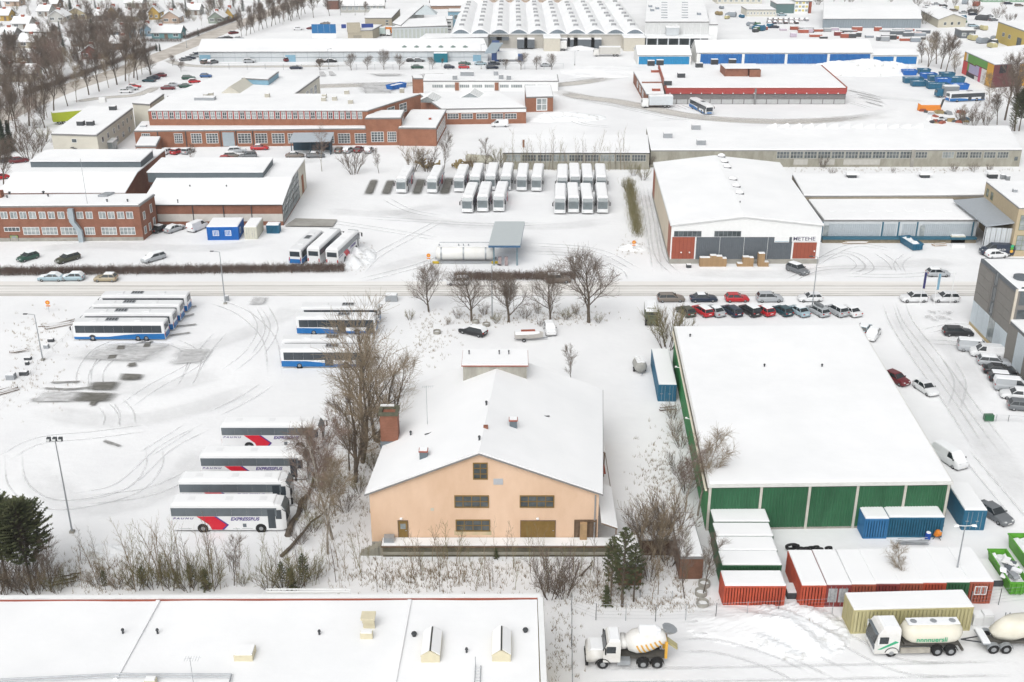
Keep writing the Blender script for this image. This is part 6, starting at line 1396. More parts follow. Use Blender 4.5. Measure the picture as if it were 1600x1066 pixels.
for lab,px,py,a,kind,col,sn in (('white car on the upper car park',197,145,10,'hatch','white',1),('silver car on the upper car park',205,141,10,'sedan','silver',2),('red car on the upper car park',211,137,10,'hatch','red',2),('dark teal car on the upper car park',233,128,170,'sedan','teal',0),('black car beside the teal car',240,124,170,'sedan','navy',0),('dark red car on the upper car park edge',250,120,170,'sedan','darkred',0),('maroon saloon on the upper car park',263,140,5,'sedan','darkred',0),('dark green saloon on the upper car park',291,137,8,'sedan','green',0),('dark estate on the upper car park',295,124,8,'estate','green',0),('red hatchback on the upper car park edge',304,129.5,20,'hatch','red',2),('silver car behind the maroon saloon',273,135,8,'hatch','silver',2),('blue covered car near the factory roof',322,121,0,'hatch','blue',0)):
    car(lab,px,py,a,kind,col,sn,True,g)
g = 'cars along the far fence'
for lab,px,py,a,kind,col,sn in (('dark car parked by the far fence',463,108,2,'sedan','navy',1),('dark green car parked by the far fence',652,107,2,'sedan','green',0),('navy car parked by the far fence',702,107,2,'hatch','navy',0),('red car parked by the far fence',725,107,2,'hatch','red',0),('long dark car parked by the far fence',769,107.5,2,'estate','navy',0),('dark car behind the far fence',726,101.5,2,'sedan','green',1),('light teal car behind the far fence',751,101.5,2,'sedan','iceblue',0),('dark saloon behind the far fence by the porch',772,101.5,2,'sedan','navy',1),('snow topped car by the long warehouse',322,99.5,60,'suv','taupe',1),('snow covered car by the long warehouse',333,99.5,60,'suv','grey',2),('blue car by the light blue gate',452,96,40,'suv','darkred',1),('snow covered suv near the long warehouse',390,98,10,'suv','silver',2),('snow covered car in a drift by the warehouse',502,98,10,'hatch','black',2),('dark car beneath the small far tree',518,97.5,10,'hatch','black',2),('snow buried car near the long warehouse',643,96.5,5,'hatch','black',2),('snow buried car beside the trailer',655,96.5,5,'hatch','grey',2),('white car by the fence trees',853,104,3,'sedan','silver',2)):
    car(lab,px,py,a,kind,col,sn,True,g)
g = 'cars on the far car parks'
for px,py,col,a in ((466,47,'white',5),(487,46,'darkred',170),(508,38.5,'taupe',175),(346,63,'navy',5),(356,61,'black',5),(373,62,'silver',5),(365,53,'darkred',50),(296,93,'navy',30),(303,90,'silver',30),(308,87,'navy',30),(290,95,'grey',30),(1222,25,'iceblue',5),(1209,44,'navy',175)):
    car('small %s car on the far car park near the trees' % {'darkred':'dark red','iceblue':'pale blue'}.get(col,col), px, py, a, 'sedan', col, 1, True, g)
rr = random.Random(8)
for k in range(8): car('car in the upper line of the far yard row', 1202+k*8.2, 32.5, 88, 'hatch', rr.choice(['white','silver','grey','gold','black']), 2, True, 'upper line of the far yard row')
for k in range(6): car('car in the lower line of the far yard row', 1201+k*8.6, 37, 88, 'hatch', rr.choice(['white','silver','grey','black','navy']), 2, True, 'lower line of the far yard row')
for px,py,col,a in ((1490,18,'taupe',20),(1505,21,'silver',20),(1520,24,'navy',15),(1545,27,'silver',20),(1552,33,'grey',20),(1448,12,'white',20),(1462,8,'silver',20),(1474,11,'black',25),(1520,42,'iceblue',0),(1530,46,'grey',170),(1498,36,'darkred',10),(1580,70,'silver',20),(1596,68,'white',20),(1575,7,'navy',10),(1592,10,'taupe',10)):
    car('car among the scattered vehicles of the scrap dealer', px, py, a, 'estate', col, 2 if col in ('white','silver') else 1, True, 'scattered vehicles of the scrap dealer')
for o in CARPROTO.values(): drop(o) if o.type == 'EMPTY' else bpy.data.objects.remove(o)
# ------------------------------------------------------------------ plants
def grow(seed, h, r0, stems=1, spread=.5, fork=.35, levels=3, kids=7, twigs=6, twig_len=.9, up=.25, droop=0.0, lean=0.0, tr=.016, wig=.16, base=.25):
    """skeleton grown by recursion; returns (wood, twig) mesh builders"""
    rnd = random.Random(seed); wood, tw = MB(), MB()
    def seg(mb, a, b, ra, rb, n): mb.tube(a, b, ra, rb, n=n, caps=False)
    def branch(p, d, L, r, lev):
        n = 4 if lev < 2 else 3; pts = [p]; q = p.copy(); dd = d.copy(); rr_ = r
        for i in range(n):
            dd = (dd + Vector((rnd.uniform(-1,1),rnd.uniform(-1,1),rnd.uniform(-.6,1)*up*2))*wig + Vector((0,0,-droop*(lev>=2)*.25))).normalized()
            nq = q + dd*L/n; r2 = r*(1-(i+1)/n*.75)
            mb = wood if lev < 2 or (lev == 2 and r > .03) else tw
            seg(mb, q, nq, rr_, max(r2,tr*.8), 6 if lev == 0 else (4 if lev < 2 else 3)); q = nq; rr_ = r2; pts.append(q)
        if lev >= levels: 
            return
        k = kids if lev < levels-1 else twigs
        for j in range(k):
            t = base+(1-base)*(j+rnd.uniform(.1,.9))/k if lev == 0 else .2+.8*(j+rnd.random())/k
            f = t*n; i = min(n-1,int(f)); pp = pts[i].lerp(pts[i+1], f-i); ax = (pts[i+1]-pts[i]).normalized()
            az = rnd.uniform(0,6.283) if lev else j*2.4+rnd.uniform(-.5,.5)
            s = ax.orthogonal().normalized(); s = Matrix.Rotation(az,3,ax) @ s
            ang = spread*rnd.uniform(.7,1.3)
            nd = (ax*math.cos(ang)+s*math.sin(ang)); nd.z += up*.4; nd.normalize()
            nl = L*fork*rnd.uniform(.7,1.25)*(1.25-.6*t) if lev < levels-1 else twig_len*rnd.uniform(.5,1.3)
            branch(pp, nd, nl, max(tr, r*(1-t*.7)*.5 if lev < levels-1 else tr), lev+1)
    for k in range(stems):
        a = k*6.283/stems+rnd.uniform(-.4,.4); l = lean if stems > 1 else rnd.uniform(0,.05)
        d = Vector((math.cos(a)*l,math.sin(a)*l,1)).normalized(); o = Vector((math.cos(a),math.sin(a),0))*(.12*stems**.5 if stems > 1 else 0) - d*.15
        branch(o, d, h*rnd.uniform(.85,1.1), r0*rnd.uniform(.8,1.1), 0)
    return wood, tw
def tree_proto(name, cat, wm, tm, *a, **k):
    w_, t_ = grow(*a, **k); root = thing(name, name, cat); L_(w_, 'trunk', wm, root); L_(t_, 'crown', tm, root); return root
T = {}
for i in range(3): T['lime%d'%i] = tree_proto('lime_tree','tree',BARK,TWIG, 100+i, 6.8, .22, 1, .8, .62, 3, 13, 10, 1.0, .6, wig=.14, base=.18)
for i in range(3): T['birch%d'%i] = tree_proto('birch_tree','tree',BIRCH,TWIGP if i == 1 else TWIGR, 200+i, 11.5, .15, 1, .6, .34, 3, 12, 8, .9, .3, .35, tr=.013, base=.25)
for i in range(3): T['willow%d'%i] = tree_proto('willow_tree','tree',BARK,TWIGP if i != 1 else TWIG, 300+i, 11.5, .24, 2+i%2, .66, .45, 3, 9, 8, 1.3, .5, .2, .32, tr=.016, base=.2)
for i in range(2): T['alder%d'%i] = tree_proto('alder_tree','tree',BARK,TWIG, 350+i, 10.5, .12, 1, .6, .36, 3, 12, 7, .8, .55, tr=.014, base=.2)
for i in range(2): T['avenue%d'%i] = tree_proto('avenue_tree','tree',BARK,TWIG, 370+i, 9.5, .2, 1, .62, .42, 3, 12, 9, 1.1, .5, tr=.02, base=.28)
for i in range(3): T['shrub%d'%i] = tree_proto('shrub','shrub',BARK,(TWIG,TWIGO,TWIGP)[i], 400+i, 2.6, .035, 9, .5, .4, 2, 7, 8, .5, .5, 0, .45, tr=.011, base=.15)
def sap_proto(seed, h, twigs, m):
    w_, t_ = grow(seed, h, .035, 1, .5, .22, 2, twigs, 3, .35, .5, tr=.009, wig=.1, base=.2); mb = MB(); mb.v, mb.f, mb.m = w_.v[:], w_.f[:], w_.m[:]; mb.add(t_.v, t_.f)
    return mb.build('sapling', m)
SAP = [sap_proto(500+i, 5.0, 8+i*3, (TWIGP,TWIG,TWIGP,TWIGO)[i]) for i in range(4)]
def spruce_proto(seed, h, rad, m, name='spruce_tree', dens=1.0, bare=.06, pine=False):
    rnd = random.Random(seed); root = thing(name, name, 'tree'); tk = MB(); tk.tube((0,0,-.2),(0,0,h*.96),h*.016,.02,n=7); cr = MB()
    n = int(h*13*dens)
    for k in range(n):
        t = bare+(1-bare)*(k/n)**.9; z = h*t; a = k*2.399+rnd.uniform(-.3,.3)
        L = rad*((1-t)**.8 if not pine else (math.sin(math.pi*min(1,max(.03,(t-bare)/(1-bare)))**.7)**.7))*rnd.uniform(.65,1.15)+.12
        d = Vector((math.cos(a),math.sin(a),(-.25 if not pine else .25)+t*.5)).normalized(); s = Vector((-math.sin(a),math.cos(a),0))
        tk.tube((0,0,z),tuple(Vector((0,0,z))+d*L*.8),.03,.012,n=3,caps=False)
        m_ = max(4,int(L*9))
        for j in range(m_):
            f = (j+.5)/m_; 
            if pine and f < .4: continue
            p = Vector((0,0,z))+d*(L*f)+Vector((0,0,-.12*f*f*L if not pine else 0))
            for sg in (-1,1):
                w_ = (.20+.22*(1-f)*L*.5)*rnd.uniform(.6,1.3); q = p+s*sg*w_+d*(w_*.6)+Vector((0,0,rnd.uniform(-.16,.10)))
                e = d*.09; cr.add([p-e,p+e,q],[(0,1,2)])
            q = p+Vector((rnd.uniform(-.1,.1),rnd.uniform(-.1,.1),-.22 if not pine else .2)); cr.add([p-s*.08,p+s*.08,q],[(0,1,2)])
    for k in range(14):
        a = rnd.uniform(0,6.28); p = Vector((0,0,h*.93+k*.006*h)); cr.add([p-Vector((.03,0,0)),p+Vector((.03,0,0)),p+Vector((math.cos(a)*.22,math.sin(a)*.22,.15))],[(0,1,2)])
    L_(tk,'trunk',BARK,root); L_(cr,'crown',m,root); return root
T['spruce0'] = spruce_proto(1, 11, 2.6, NEEDLE); T['spruce1'] = spruce_proto(2, 12, 2.1, NEEDLE); T['spruce2'] = spruce_proto(3, 3.0, .8, NEEDLE2, 'young_spruce', 1.1)
T['pine0'] = spruce_proto(4, 11.5, 3.7, NEEDLE2, 'pine_tree', 2.6, .30, True); T['pine1'] = spruce_proto(5, 9.0, 1.5, NEEDLE2, 'young_pine', .75, .2, True); T['thuja'] = spruce_proto(6, 5.5, .9, NEEDLE, 'thuja', 3.0, .02)
for k in T: T[k].location = (0,-5000,0)
HT0 = {'lime':8.8,'birch':12.5,'willow':13.0,'alder':11.5,'avenue':11.0,'shrub':2.9,'spruce0':11,'spruce1':12,'spruce2':3.0,'pine0':11.5,'pine1':9,'thuja':5.5}
prnd = random.Random(77); USEDT = set()
def plant(key, px, py, top, label, group=None, cat=None, h=None):
    """foot at a ground pixel, top seen at row top"""
    p = P(px,py); H = h or HT(py,top,px); base = HT0.get(key) or HT0[key.rstrip('0123456789')]
    o = dup(T[key], (p.x,p.y,0), prnd.uniform(0,6.28), label, group, scale=H/base); return o
# willows and birches between the coaches and the peach warehouse
for a in (('willow0',566,722,508,'tall spreading willow with tan twigs between the city buses and the brick chimney'),('willow2',588,690,530,'tan willow close to the brick chimney'),('willow2',556,752,585,'many stemmed willow beside the third coach'),('birch0',524,806,690,'leaning birch behind the front coaches'),('birch1',512,866,705,'pale birch standing nearest the loading platform stairs'),('birch2',520,843,655,'slender birch between coaches and peach wall'),('willow0',608,668,560,'willow crown behind the chimney'),('alder0',546,735,610,'thin alder in the middle of the willow strip'),('birch0',497,795,660,'twiggy birch crossing the second coach nose'),('birch1',500,760,640,'pale birch in front of the farthest coach nose')):
    plant(*a, group='trees between the coaches and the peach warehouse')
for px,py,t in ((476,800,770),(490,830,798),(500,770,740),(540,800,770),(560,770,742),(585,735,705),(600,700,670),(585,655,620),(610,650,615),(470,850,822),(545,700,660),(520,770,735)):
    plant('shrub%d'%prnd.randrange(3), px, py, t, 'leafless undergrowth shrub below the willows', 'shrubs under the willows')
def log(name, label, a, b, r, m=BARK, cat='log', z=.25):
    a, b = P(*a), P(*b); mb = MB(); n = 6; pts = [a.lerp(b,i/n)+Vector((random.uniform(-.25,.25),random.uniform(-.25,.25),z+random.uniform(-.05,.3))) for i in range(n+1)]
    for i in range(n): mb.tube(pts[i],pts[i+1],r*(1-i/n*.6),r*(1-(i+1)/n*.6),n=6)
    return tag(mb.build(name, m), label, cat)
log('fallen_tree','grey fallen trunk lying between coaches and willows',(452,838),(492,745),.35); log('fallen_tree','thin fallen trunk sloping to the young spruces',(440,872),(512,800),.22); log('dead_branch','bare fallen branch beside the platform',(905,905),(930,880),.12)
# street trees
for k,(px,py,t,lab) in enumerate(((670,487,424,'bare street tree nearest the yard gate'),(737,502,432,'bare street tree in front of the passing white car'),(795,503,420,'bare street tree with two main forks'),(860,501,428,'bare street tree before the dark parked car'),(920,504,402,'tallest bare street tree of the five'))):
    plant('lime%d'%(k%3), px, py, t, lab, 'bare trees along the street')
for px,py,t in ((640,500,485),(756,492,476),(820,498,480),(840,490,474),(885,500,482),(900,492,476),(775,505,490),(715,498,484),(935,505,492),(700,507,496),(845,510,498)):
    plant('shrub%d'%prnd.randrange(3), px, py, t, 'low bare scrub among the street trees', 'scrub among the street trees')
plant('alder1',893,600,540,'small pale leafless tree behind the peach roof'); plant('shrub1',1042,545,478,'olive leafless bush at the rear corner of the green hall',h=6.5); plant('shrub2',1046,528,480,'tan leafless bush beside the covered truck',h=5.0)
plant('birch1',1090,806,655,'tall pale birch leaning on the corner of the green hall'); plant('birch2',1070,800,690,'twiggy birch beside the green hall wall'); plant('birch0',1058,785,705,'low dense birch along the green hall wall')
for px,py,t in ((1058,742,710),(1063,700,672),(1050,655,630),(1054,680,655),(1072,770,738),(1020,850,790),(1035,860,780),(1010,870,800),(1050,845,785),(1000,845,800),(1045,880,820),(985,905,870),(1015,905,860)):
    plant('shrub%d'%prnd.choice((0,2)), px, py, t, 'bare scrub beside the sheds and the green hall wall', 'scrub by the green hall')
plant('birch1',1405,925,842,'slender bare birch standing before the red containers'); plant('alder1',1070,935,835,'thin pale tree by the concrete rings'); plant('alder0',1098,930,840,'thin pale tree beside the brown shed')
# pines and young conifers in front
plant('pine0',50,922,785,'broad dark pine at the corner of the bus yard'); plant('pine0',12,915,778,'dark pine crowding the corner pine')
plant('pine1',972,948,826,'young pine standing before the loading recess'); plant('pine1',990,940,850,'shorter young pine beside the taller one'); plant('spruce2',947,946,915,'small dark spruce by the fence corner'); plant('pine1',955,930,840,'thin young pine near the platform end')
for px,py,t,k in ((442,918,878,'pine1'),(456,920,888,'spruce2'),(476,916,866,'pine1'),(300,918,880,'pine1'),(322,920,890,'spruce2'),(225,922,886,'pine1'),(165,922,892,'pine1'),(775,873,857,'spruce2')):
    plant(k, px, py, t, 'young conifer among the saplings behind the flat roofed building', 'young conifers in the sapling strip')
# saplings
def sapling(px, py, top, label, group):
    p = P(px,py); s = HT(py,top,px)/5.4; o = SAP[prnd.randrange(4)].copy(); COL.objects.link(o); o.location = (p.x,p.y,0); o.rotation_euler = (prnd.uniform(-.06,.06),prnd.uniform(-.06,.06),prnd.uniform(0,6.28)); o.scale = (s,s,s); tag(o,label,'sapling',group)
for k in range(30): sapling(790+k*6.6+prnd.uniform(-3,3), 265.5, 200+prnd.uniform(-6,26), 'slender leafless stem in the line before the weathered shed', 'slender stems before the weathered shed')
for k in range(34): px = prnd.uniform(205,345); py = prnd.uniform(895,924); sapling(px, py, py-prnd.uniform(60,112), 'tall leafless sapling stem in front of the nearest coach', 'saplings in front of the coach')
for k in range(95): px = prnd.uniform(480,905); py = prnd.uniform(872,926); sapling(px, py, py-prnd.uniform(22,80), 'leafless sapling stem below the loading platform', 'saplings below the platform')
for k in range(18): px = prnd.uniform(100,205); py = prnd.uniform(870,924); sapling(px, py, py-prnd.uniform(22,70), 'leafless sapling stem beside the corner pine', 'saplings beside the pine')
for k in range(26): px = prnd.uniform(905,1080); py = prnd.uniform(885,948); sapling(px, py, py-prnd.uniform(35,95), 'leafless sapling stem around the young pine', 'saplings around the young pine')
for k in range(16): px = prnd.uniform(345,480); py = prnd.uniform(870,922); sapling(px, py, py-prnd.uniform(28,85), 'leafless sapling stem near the fallen trunk', 'saplings near the fallen trunk')
plant('alder0',366,915,845,'bare young tree with dark nest of twigs before the coaches'); plant('alder1',80,925,835,'bare young tree beside the corner pine'); plant('shrub0',860,932,868,'leafless multi stemmed shrub below the loading recess'); plant('shrub0',880,932,880,'twiggy shrub beside the cut stump')
for px,py,t in ((215,920,878),(240,918,872),(270,920,880),(295,922,876),(330,921,880),(420,921,884),(445,921,874),(465,918,868),(490,905,872)): plant('shrub1', px, py, t, 'olive leafless bush among the saplings and young conifers', 'olive bushes in the sapling strip')
for px,py,t in ((150,915,888),(185,920,895),(110,915,890),(260,905,880),(60,926,885),(10,926,880),(25,918,870),(45,925,872),(75,920,880),(90,926,895),(-5,926,870),(310,905,885),(380,915,895),(30,926,905)): plant('shrub%d'%prnd.randrange(3), px, py, t, 'leafless brush in the strip behind the flat roofed building', 'brush in the sapling strip')
# hedges: sections of dense twigs
def hedge_section(seed, L, h, w_, m, n):
    rnd = random.Random(seed); mb = MB()
    for k in range(n):
        x = rnd.uniform(-L/2,L/2); y = rnd.gauss(0,w_*.28); z0 = rnd.uniform(-.05,h*.5); hh = rnd.uniform(.35,.7)*h*(1.0 if rnd.random() < .85 else 1.5)
        d = Vector((rnd.uniform(-.35,.35),rnd.uniform(-.35,.35),1)).normalized(); a = Vector((x,y,z0)); b = a+d*hh
        r = rnd.uniform(.012,.03); mb.tube(a,b,r,r*.4,n=3,caps=False)
        for j in range(2):
            c = a.lerp(b,rnd.uniform(.4,.9)); mb.tube(c,c+Vector((rnd.uniform(-.4,.4),rnd.uniform(-.4,.4),rnd.uniform(.0,.4))),.012,.006,n=3,caps=False)
    return mb
HEDM = mat('hedge_twigs', (.085,.06,.05), .95, scale=.8, col2=(.16,.115,.095))
def hedge(label, a, b, h, w_, nsec, dens=170, m=HEDM):
    A, B = P(*a), P(*b); d = (B-A); Ls = d.length/nsec; root = thing('hedge', label, 'hedge', tuple((A+B)/2), math.atan2(d.y,d.x))
    src = [hedge_section(i, Ls*1.05, h, w_, m, int(dens*Ls)) for i in range(3)]; me = []
    for i in range(nsec):
        if i < 3: o = L_(src[i],'hedge_section',m,root); me.append(o.data)
        else: o = bpy.data.objects.new('hedge_section', me[i%3]); COL.objects.link(o); o.parent = root
        o.location = (-d.length/2+Ls*(i+.5),0,0)
    return root
hedge('long dark leafless hedge between the street and the brick office', (-25,430), (537,424), 1.5, 1.6, 14)
hedge('dark leafless hedge between the street and the fuel tank', (712,437), (898,436), 1.4, 1.8, 5)
hedge('olive willow hedge along the lane beside the gabled hall', (982,290), (996,372), 2.3, 2.4, 3, 45, TWIGO)
hedge('brown hedge along the garden side of the avenue', (152,110), (245,77), 1.8, 1.6, 9, 60)
hedge('dark hedge around the garden corner', (222,66), (284,66), 1.7, 1.4, 4, 60); hedge('dark hedge along the upper avenue', (288,62), (372,31), 1.8, 1.5, 6, 60); hedge('brown hedge beside the birch grove', (40,150), (150,111), 1.8, 1.6, 8, 60)
# mid-ground trees

for a in (('shrub0',553,272,232,'fan shaped bare shrub near the workshop yard'),('alder0',592,271,231,'pair of thin bare stems beside the yard'),('shrub2',645,268,228,'bare shrub by the old boiler heap'),('shrub0',668,268,230,'twiggy shrub by the old boiler heap'),('alder1',693,270,205,'slim bare tree behind the coaches'),('birch0',503,268,206,'slim birch beside the carport'),('alder0',758,268,215,'bare tree behind the rear coaches'),('shrub1',780,262,232,'olive bush at the shed corner'),('shrub2',735,266,240,'bush behind the rear coaches'),('alder1',300,258,225,'bare sapling tree in the factory courtyard'),('birch2',90,246,205,'thin birch before the cream office')): plant(*a)
for px,py,t in ((985,262,245),(990,275,255),(1005,282,262),(980,300,280)): plant('shrub1',px,py,t,'olive leafless bush at the corner of the gabled hall','bushes at the gabled hall corner')
for px,py,t in ((45,250,212),(60,238,205),(30,236,200),(70,222,200),(20,226,205),(95,260,238),(185,262,240),(60,200,185),(45,215,190)): plant('shrub%d'%(px%3),px,py,t,'bare brown shrub near the cream office','shrubs near the cream office')
plant('thuja',8,240,182,'dark columnar thuja at the street edge',h=9); plant('thuja',18,236,186,'second dark thuja beside the first',h=8); plant('avenue0',6,298,225,'bare tree at the edge of the office car park')
# avenue rows and groves
g = 'trees of the avenue row'
for k,(px,py) in enumerate(((20,189),(39,182),(57,173),(69,187),(74,184),(84,173),(106,166),(120,160),(139,148.5),(155,143),(170,137.5),(183,132.5),(196,127),(202,133.5),(209,122),(215,125),(222,116.5),(236,116.5))):
    plant(('avenue0','birch1','avenue1')[k%3], px, py, py-prnd.uniform(48,66), 'leafless tree in the row along the avenue', g)
for k in range(16): plant('avenue%d'%(k%2), 378+k*6.6, 58-k*2.4, 58-k*2.4-prnd.uniform(22,32), 'leafless tree in the row by the far car park', 'trees by the far car park')
for k in range(10): plant('avenue%d'%(k%2), 372+k*8, 44-k*3.0, 44-k*3.0-prnd.uniform(22,30), 'leafless tree on the garden side of the far avenue', 'trees on the far avenue')
for px,py in ((4,214),(14,202),(26,206),(46,197),(33,226),(-4,196),(10,236),(58,206),(70,200),(22,182),(-2,178)): plant(prnd.choice(('avenue0','birch2','avenue1')), px, py, py-prnd.uniform(46,70), 'bare tree on the verge between avenue and cream office', 'trees on the verge by the cream office')
g = 'grove of bare trees between avenue and houses'
for k in range(92):
    px = prnd.uniform(-10,230); py = 178-px*.36-prnd.uniform(8,75)
    if py < 18: continue
    plant(prnd.choice(('avenue0','avenue1','birch0','birch2','birch1','willow1')), px, py, py-prnd.uniform(34,60)*(.55+py/260), 'bare tree in the grove between avenue and houses', g)
for k in range(60):
    px = prnd.uniform(-5,470); py = prnd.uniform(4,40)
    plant(prnd.choice(('avenue0','birch0','birch2','alder1')), px, py, py-prnd.uniform(16,34), 'bare garden tree among the far houses', 'garden trees among the far houses')
for k in range(110):
    px = prnd.uniform(0,360); py = prnd.uniform(10,108-px*.2)
    plant('shrub%d'%prnd.randrange(3), px, py, py-prnd.uniform(7,13), 'bare garden shrub between the houses', 'garden shrubs between the houses')
for k,(px,py,t) in enumerate(((148,76,29),(97,72,33),(16,98,46),(102,88,60),(4,100,80),(292,28,-2),(272,20,-4),(150,18,-3),(168,20,5),(112,22,-2),(335,14,-5),(365,14,-6),(380,18,-4),(405,8,-10),(60,16,6),(183,22,10),(25,72,48),(98,98,70),(76,42,30),(200,62,40),(310,57,44),(2,14,0),(110,18,-4))):
    plant('spruce%d'%(k%2), px, py, t, 'dark spruce towering over the gardens', 'dark spruces in the gardens')
for px,py,t in ((228,36,16),(345,33,12),(188,30,12),(250,80,68),(245,80,68)): plant('thuja',px,py,t,'dense cone shaped evergreen in a garden','cone shaped evergreens in the gardens')
# along the far fence and far yards
for px,py,t in ((500,110,91),(549,110,87),(574,109,90),(600,109,82),(624,109,88),(676,108,92),(814,109,86),(838,109,90),(862,109,88),(790,109,95),(270,103,88),(283,112,98),(235,118,90)): plant('lime%d'%(px%3),px,py,t,'small leafless tree along the far fence','small trees along the far fence')
for px,py,t in ((1450,105,58),(1463,100,52),(1478,112,60),(1440,98,66),(1492,118,85),(1470,108,60)): plant(('avenue1','willow0','avenue0')[px%3],px,py,t,'broad leafless tree in the clump beside the tent halls','clump beside the tent halls')
for px,py,t in ((1585,205,120),(1570,188,95),(1545,165,105),(1558,195,150),(1520,190,158),(1500,186,160),(1535,192,150),(1580,150,78),(1598,150,90)): plant(('birch1','avenue0','birch2')[px%3],px,py,t,'bare birch beside the colour block hall','birches beside the colour block hall')
plant('pine0',1592,205,140,'dark pine at the end of the long windowed shed'); plant('pine1',1580,210,160,'smaller pine at the end of the long windowed shed')
for px,py,t in ((1508,195,168),(1522,196,172),(1540,196,174),(1500,190,170),(1560,150,132)): plant('shrub0',px,py,t,'bare thicket near the scrap heap','thickets near the scrap heap')
for k in range(26):
    px = prnd.uniform(1240,1600); py = prnd.uniform(5,40) if px > 1440 else prnd.uniform(3,10)
    plant(prnd.choice(('avenue0','birch0','shrub0')), px, py, py-prnd.uniform(9,20), 'bare tree among the far yards', 'trees among the far yards')
for px,py,t in ((515,25,-2),(490,28,-4),(455,33,0),(468,30,-3),(495,12,-5),(570,24,4),(655,26,10),(532,22,2),(688,12,-2),(722,12,-4),(690,104,92)): plant('avenue%d'%(px%2),px,py,t,'tall bare tree beside the far school','tall trees beside the school')
for px,py,t in ((1285,262,243),(1300,274,262),(1395,270,262),(1490,268,255),(1520,268,255),(1545,268,256),(1010,262,240)): plant('shrub0',px,py,t,'bare brush between the long shed and the warehouse','brush between shed and warehouse')
for t_ in T.values(): drop(t_)
for o in SAP: bpy.data.objects.remove(o)
# dry grass and weeds poking through thin snow
def weeds(label, boxes, n, hmax=.45, seed=1):
    rnd = random.Random(seed); mb = MB()
    for k in range(n):
        b = rnd.choice(boxes); x = rnd.gauss((b[0]+b[2])/2,(b[2]-b[0])*.3); y = rnd.gauss((b[1]+b[3])/2,(b[3]-b[1])*.3); p = P(x,y); c = rnd.randint(2,6)
        for j in range(c):
            a = rnd.uniform(0,6.28); r = rnd.uniform(0,.3); q = p+Vector((math.cos(a)*r,math.sin(a)*r,0)); t = q+Vector((rnd.uniform(-.25,.25),rnd.uniform(-.25,.25),rnd.uniform(.12,hmax))); w_ = rnd.uniform(.012,.03)
            mb.add([q-Vector((w_,0,0)),q+Vector((w_,0,0)),t],[(0,1,2)])
    return tag(mb.build('dry_weeds', TWIGP), label, kind='stuff')
weeds('dry weeds sticking out of the snow around the street trees', [(700,484,820,508),(820,485,940,508),(640,490,700,560)], 520, .5)
weeds('dry weeds in the snowy strip below the loading platform', [(480,870,900,928),(560,880,760,920),(850,890,1000,945),(90,870,240,925)], 1700, .6, 2)
weeds('dry weeds under the willows', [(480,700,590,850),(540,640,620,740)], 900, .6, 3)
weeds('dry weeds beside the fence of the bus yard', [(0,560,110,640),(10,490,120,560),(540,380,575,420),(975,380,1005,395)], 500, .5, 4)
weeds('dry weeds along the long sheds', [(780,262,1010,268),(1230,262,1600,270),(1000,690,1060,800),(1000,820,1110,940)], 900, .6, 5)
weeds('dry weeds along the wire fence of the truck yard', [(850,950,900,1060),(960,935,1100,955),(1180,970,1300,1000)], 420, .5, 6)
HAZE = 0.00016
# ------------------------------------------------------------------ containers, trucks, poles and small things
GREENC = mat('container_green', (.02,.085,.038), .6, scale=.8, col2=(.03,.115,.05)); DRED = mat('container_maroon', (.17,.03,.03), .6, scale=.8, col2=(.24,.045,.04)); BROWNR = mat('container_brick', (.30,.075,.045), .6, scale=.8, col2=(.37,.10,.06)); CREAMC = mat('container_cream', (.55,.54,.46), .6, .06)
BLUE2 = mat('container_mid_blue', (.02,.13,.30), .55, scale=.8, col2=(.035,.17,.36))
def container(label, a, b, depth, h, m, Lf=None, doors=False, group=None, name='shipping_container', snow=.2, pitch=.28, side_m=None, z=0.):
    A, B = P(*a), P(*b); u = (B-A).normalized(); Lf = Lf or (B-A).length; n = Vector((-u.y,u.x,0)); c = A+u*Lf/2+n*depth/2
    root = thing(name, label, 'container', (c.x,c.y,0), 0, group); A2 = A; B2 = A+u*Lf; q = [A2,B2,B2+n*depth,A2+n*depth]
    WW = [Wall(q[0],q[1]),Wall(q[1],q[2]),Wall(q[2],q[3]),Wall(q[3],q[0])]
    box_block(root, [(p.x,p.y) for p in q], z+.1, z+h-.05, m, 'shell')
    for i,W in enumerate(WW):
        if i == 0 and doors:
            for k in (0,1):
                a0 = .12+(W.L-.24)*k/2; o = panel(root, W, a0+.02, a0+(W.L-.24)/2-.02, z+.2, z+h-.2, m, 'door_leaf', 0, .04)
                mb = MB()
                for f in (.3,.7): x = a0+(W.L-.24)/2*f; mb.tube(W.at(x,z+.15,.07),W.at(x,z+h-.15,.07),.025,n=5)
                W.box(mb, a0+.15, a0+.5, z+h*.45, z+h*.48, .05, .1); mb.build('lock_rods', STEEL, o)
        else: corr(root, W, .1, W.L-.1, z+.18, z+h-.18, side_m or m, 'corrugated_side', pitch, .04, .0)
        mb = MB(); W.box(mb, 0, .1, z, z+h, 0, .06); W.box(mb, W.L-.1, W.L, z, z+h, 0, .06); W.box(mb, .1, W.L-.1, z+h-.18, z+h, 0, .055); W.box(mb, .1, W.L-.1, z, z+.18, 0, .055); mb.build('corner_frame', m, root)
    snow_slab(root, [(p.x,p.y) for p in q], z+h, snow); return root, WW[0], WW[3]
g = 'containers stacked side by side against the green hall'
for k,(y,x0,m,lab) in enumerate(((818.5,1113,GREENC,'green container closest to the green hall wall'),(841.5,1117,GREENC,'green container second from the green hall wall'),(864.5,1121,GREENC,'green container third from the green hall wall with a roof vent'),(893.5+22,1126,GREENC,'green container facing the red one'))):
    base = y+28 if k < 3 else y
    container(lab, (x0,base), (x0+86,base), 2.44, 2.55, m, 6.06, group=g)
container('bright orange-red container with grey ladder leaning on it', (1130,948), (1224,948), 2.44, 2.5, REDC, 6.06, group=g)
g = 'row of containers with snowy roofs'
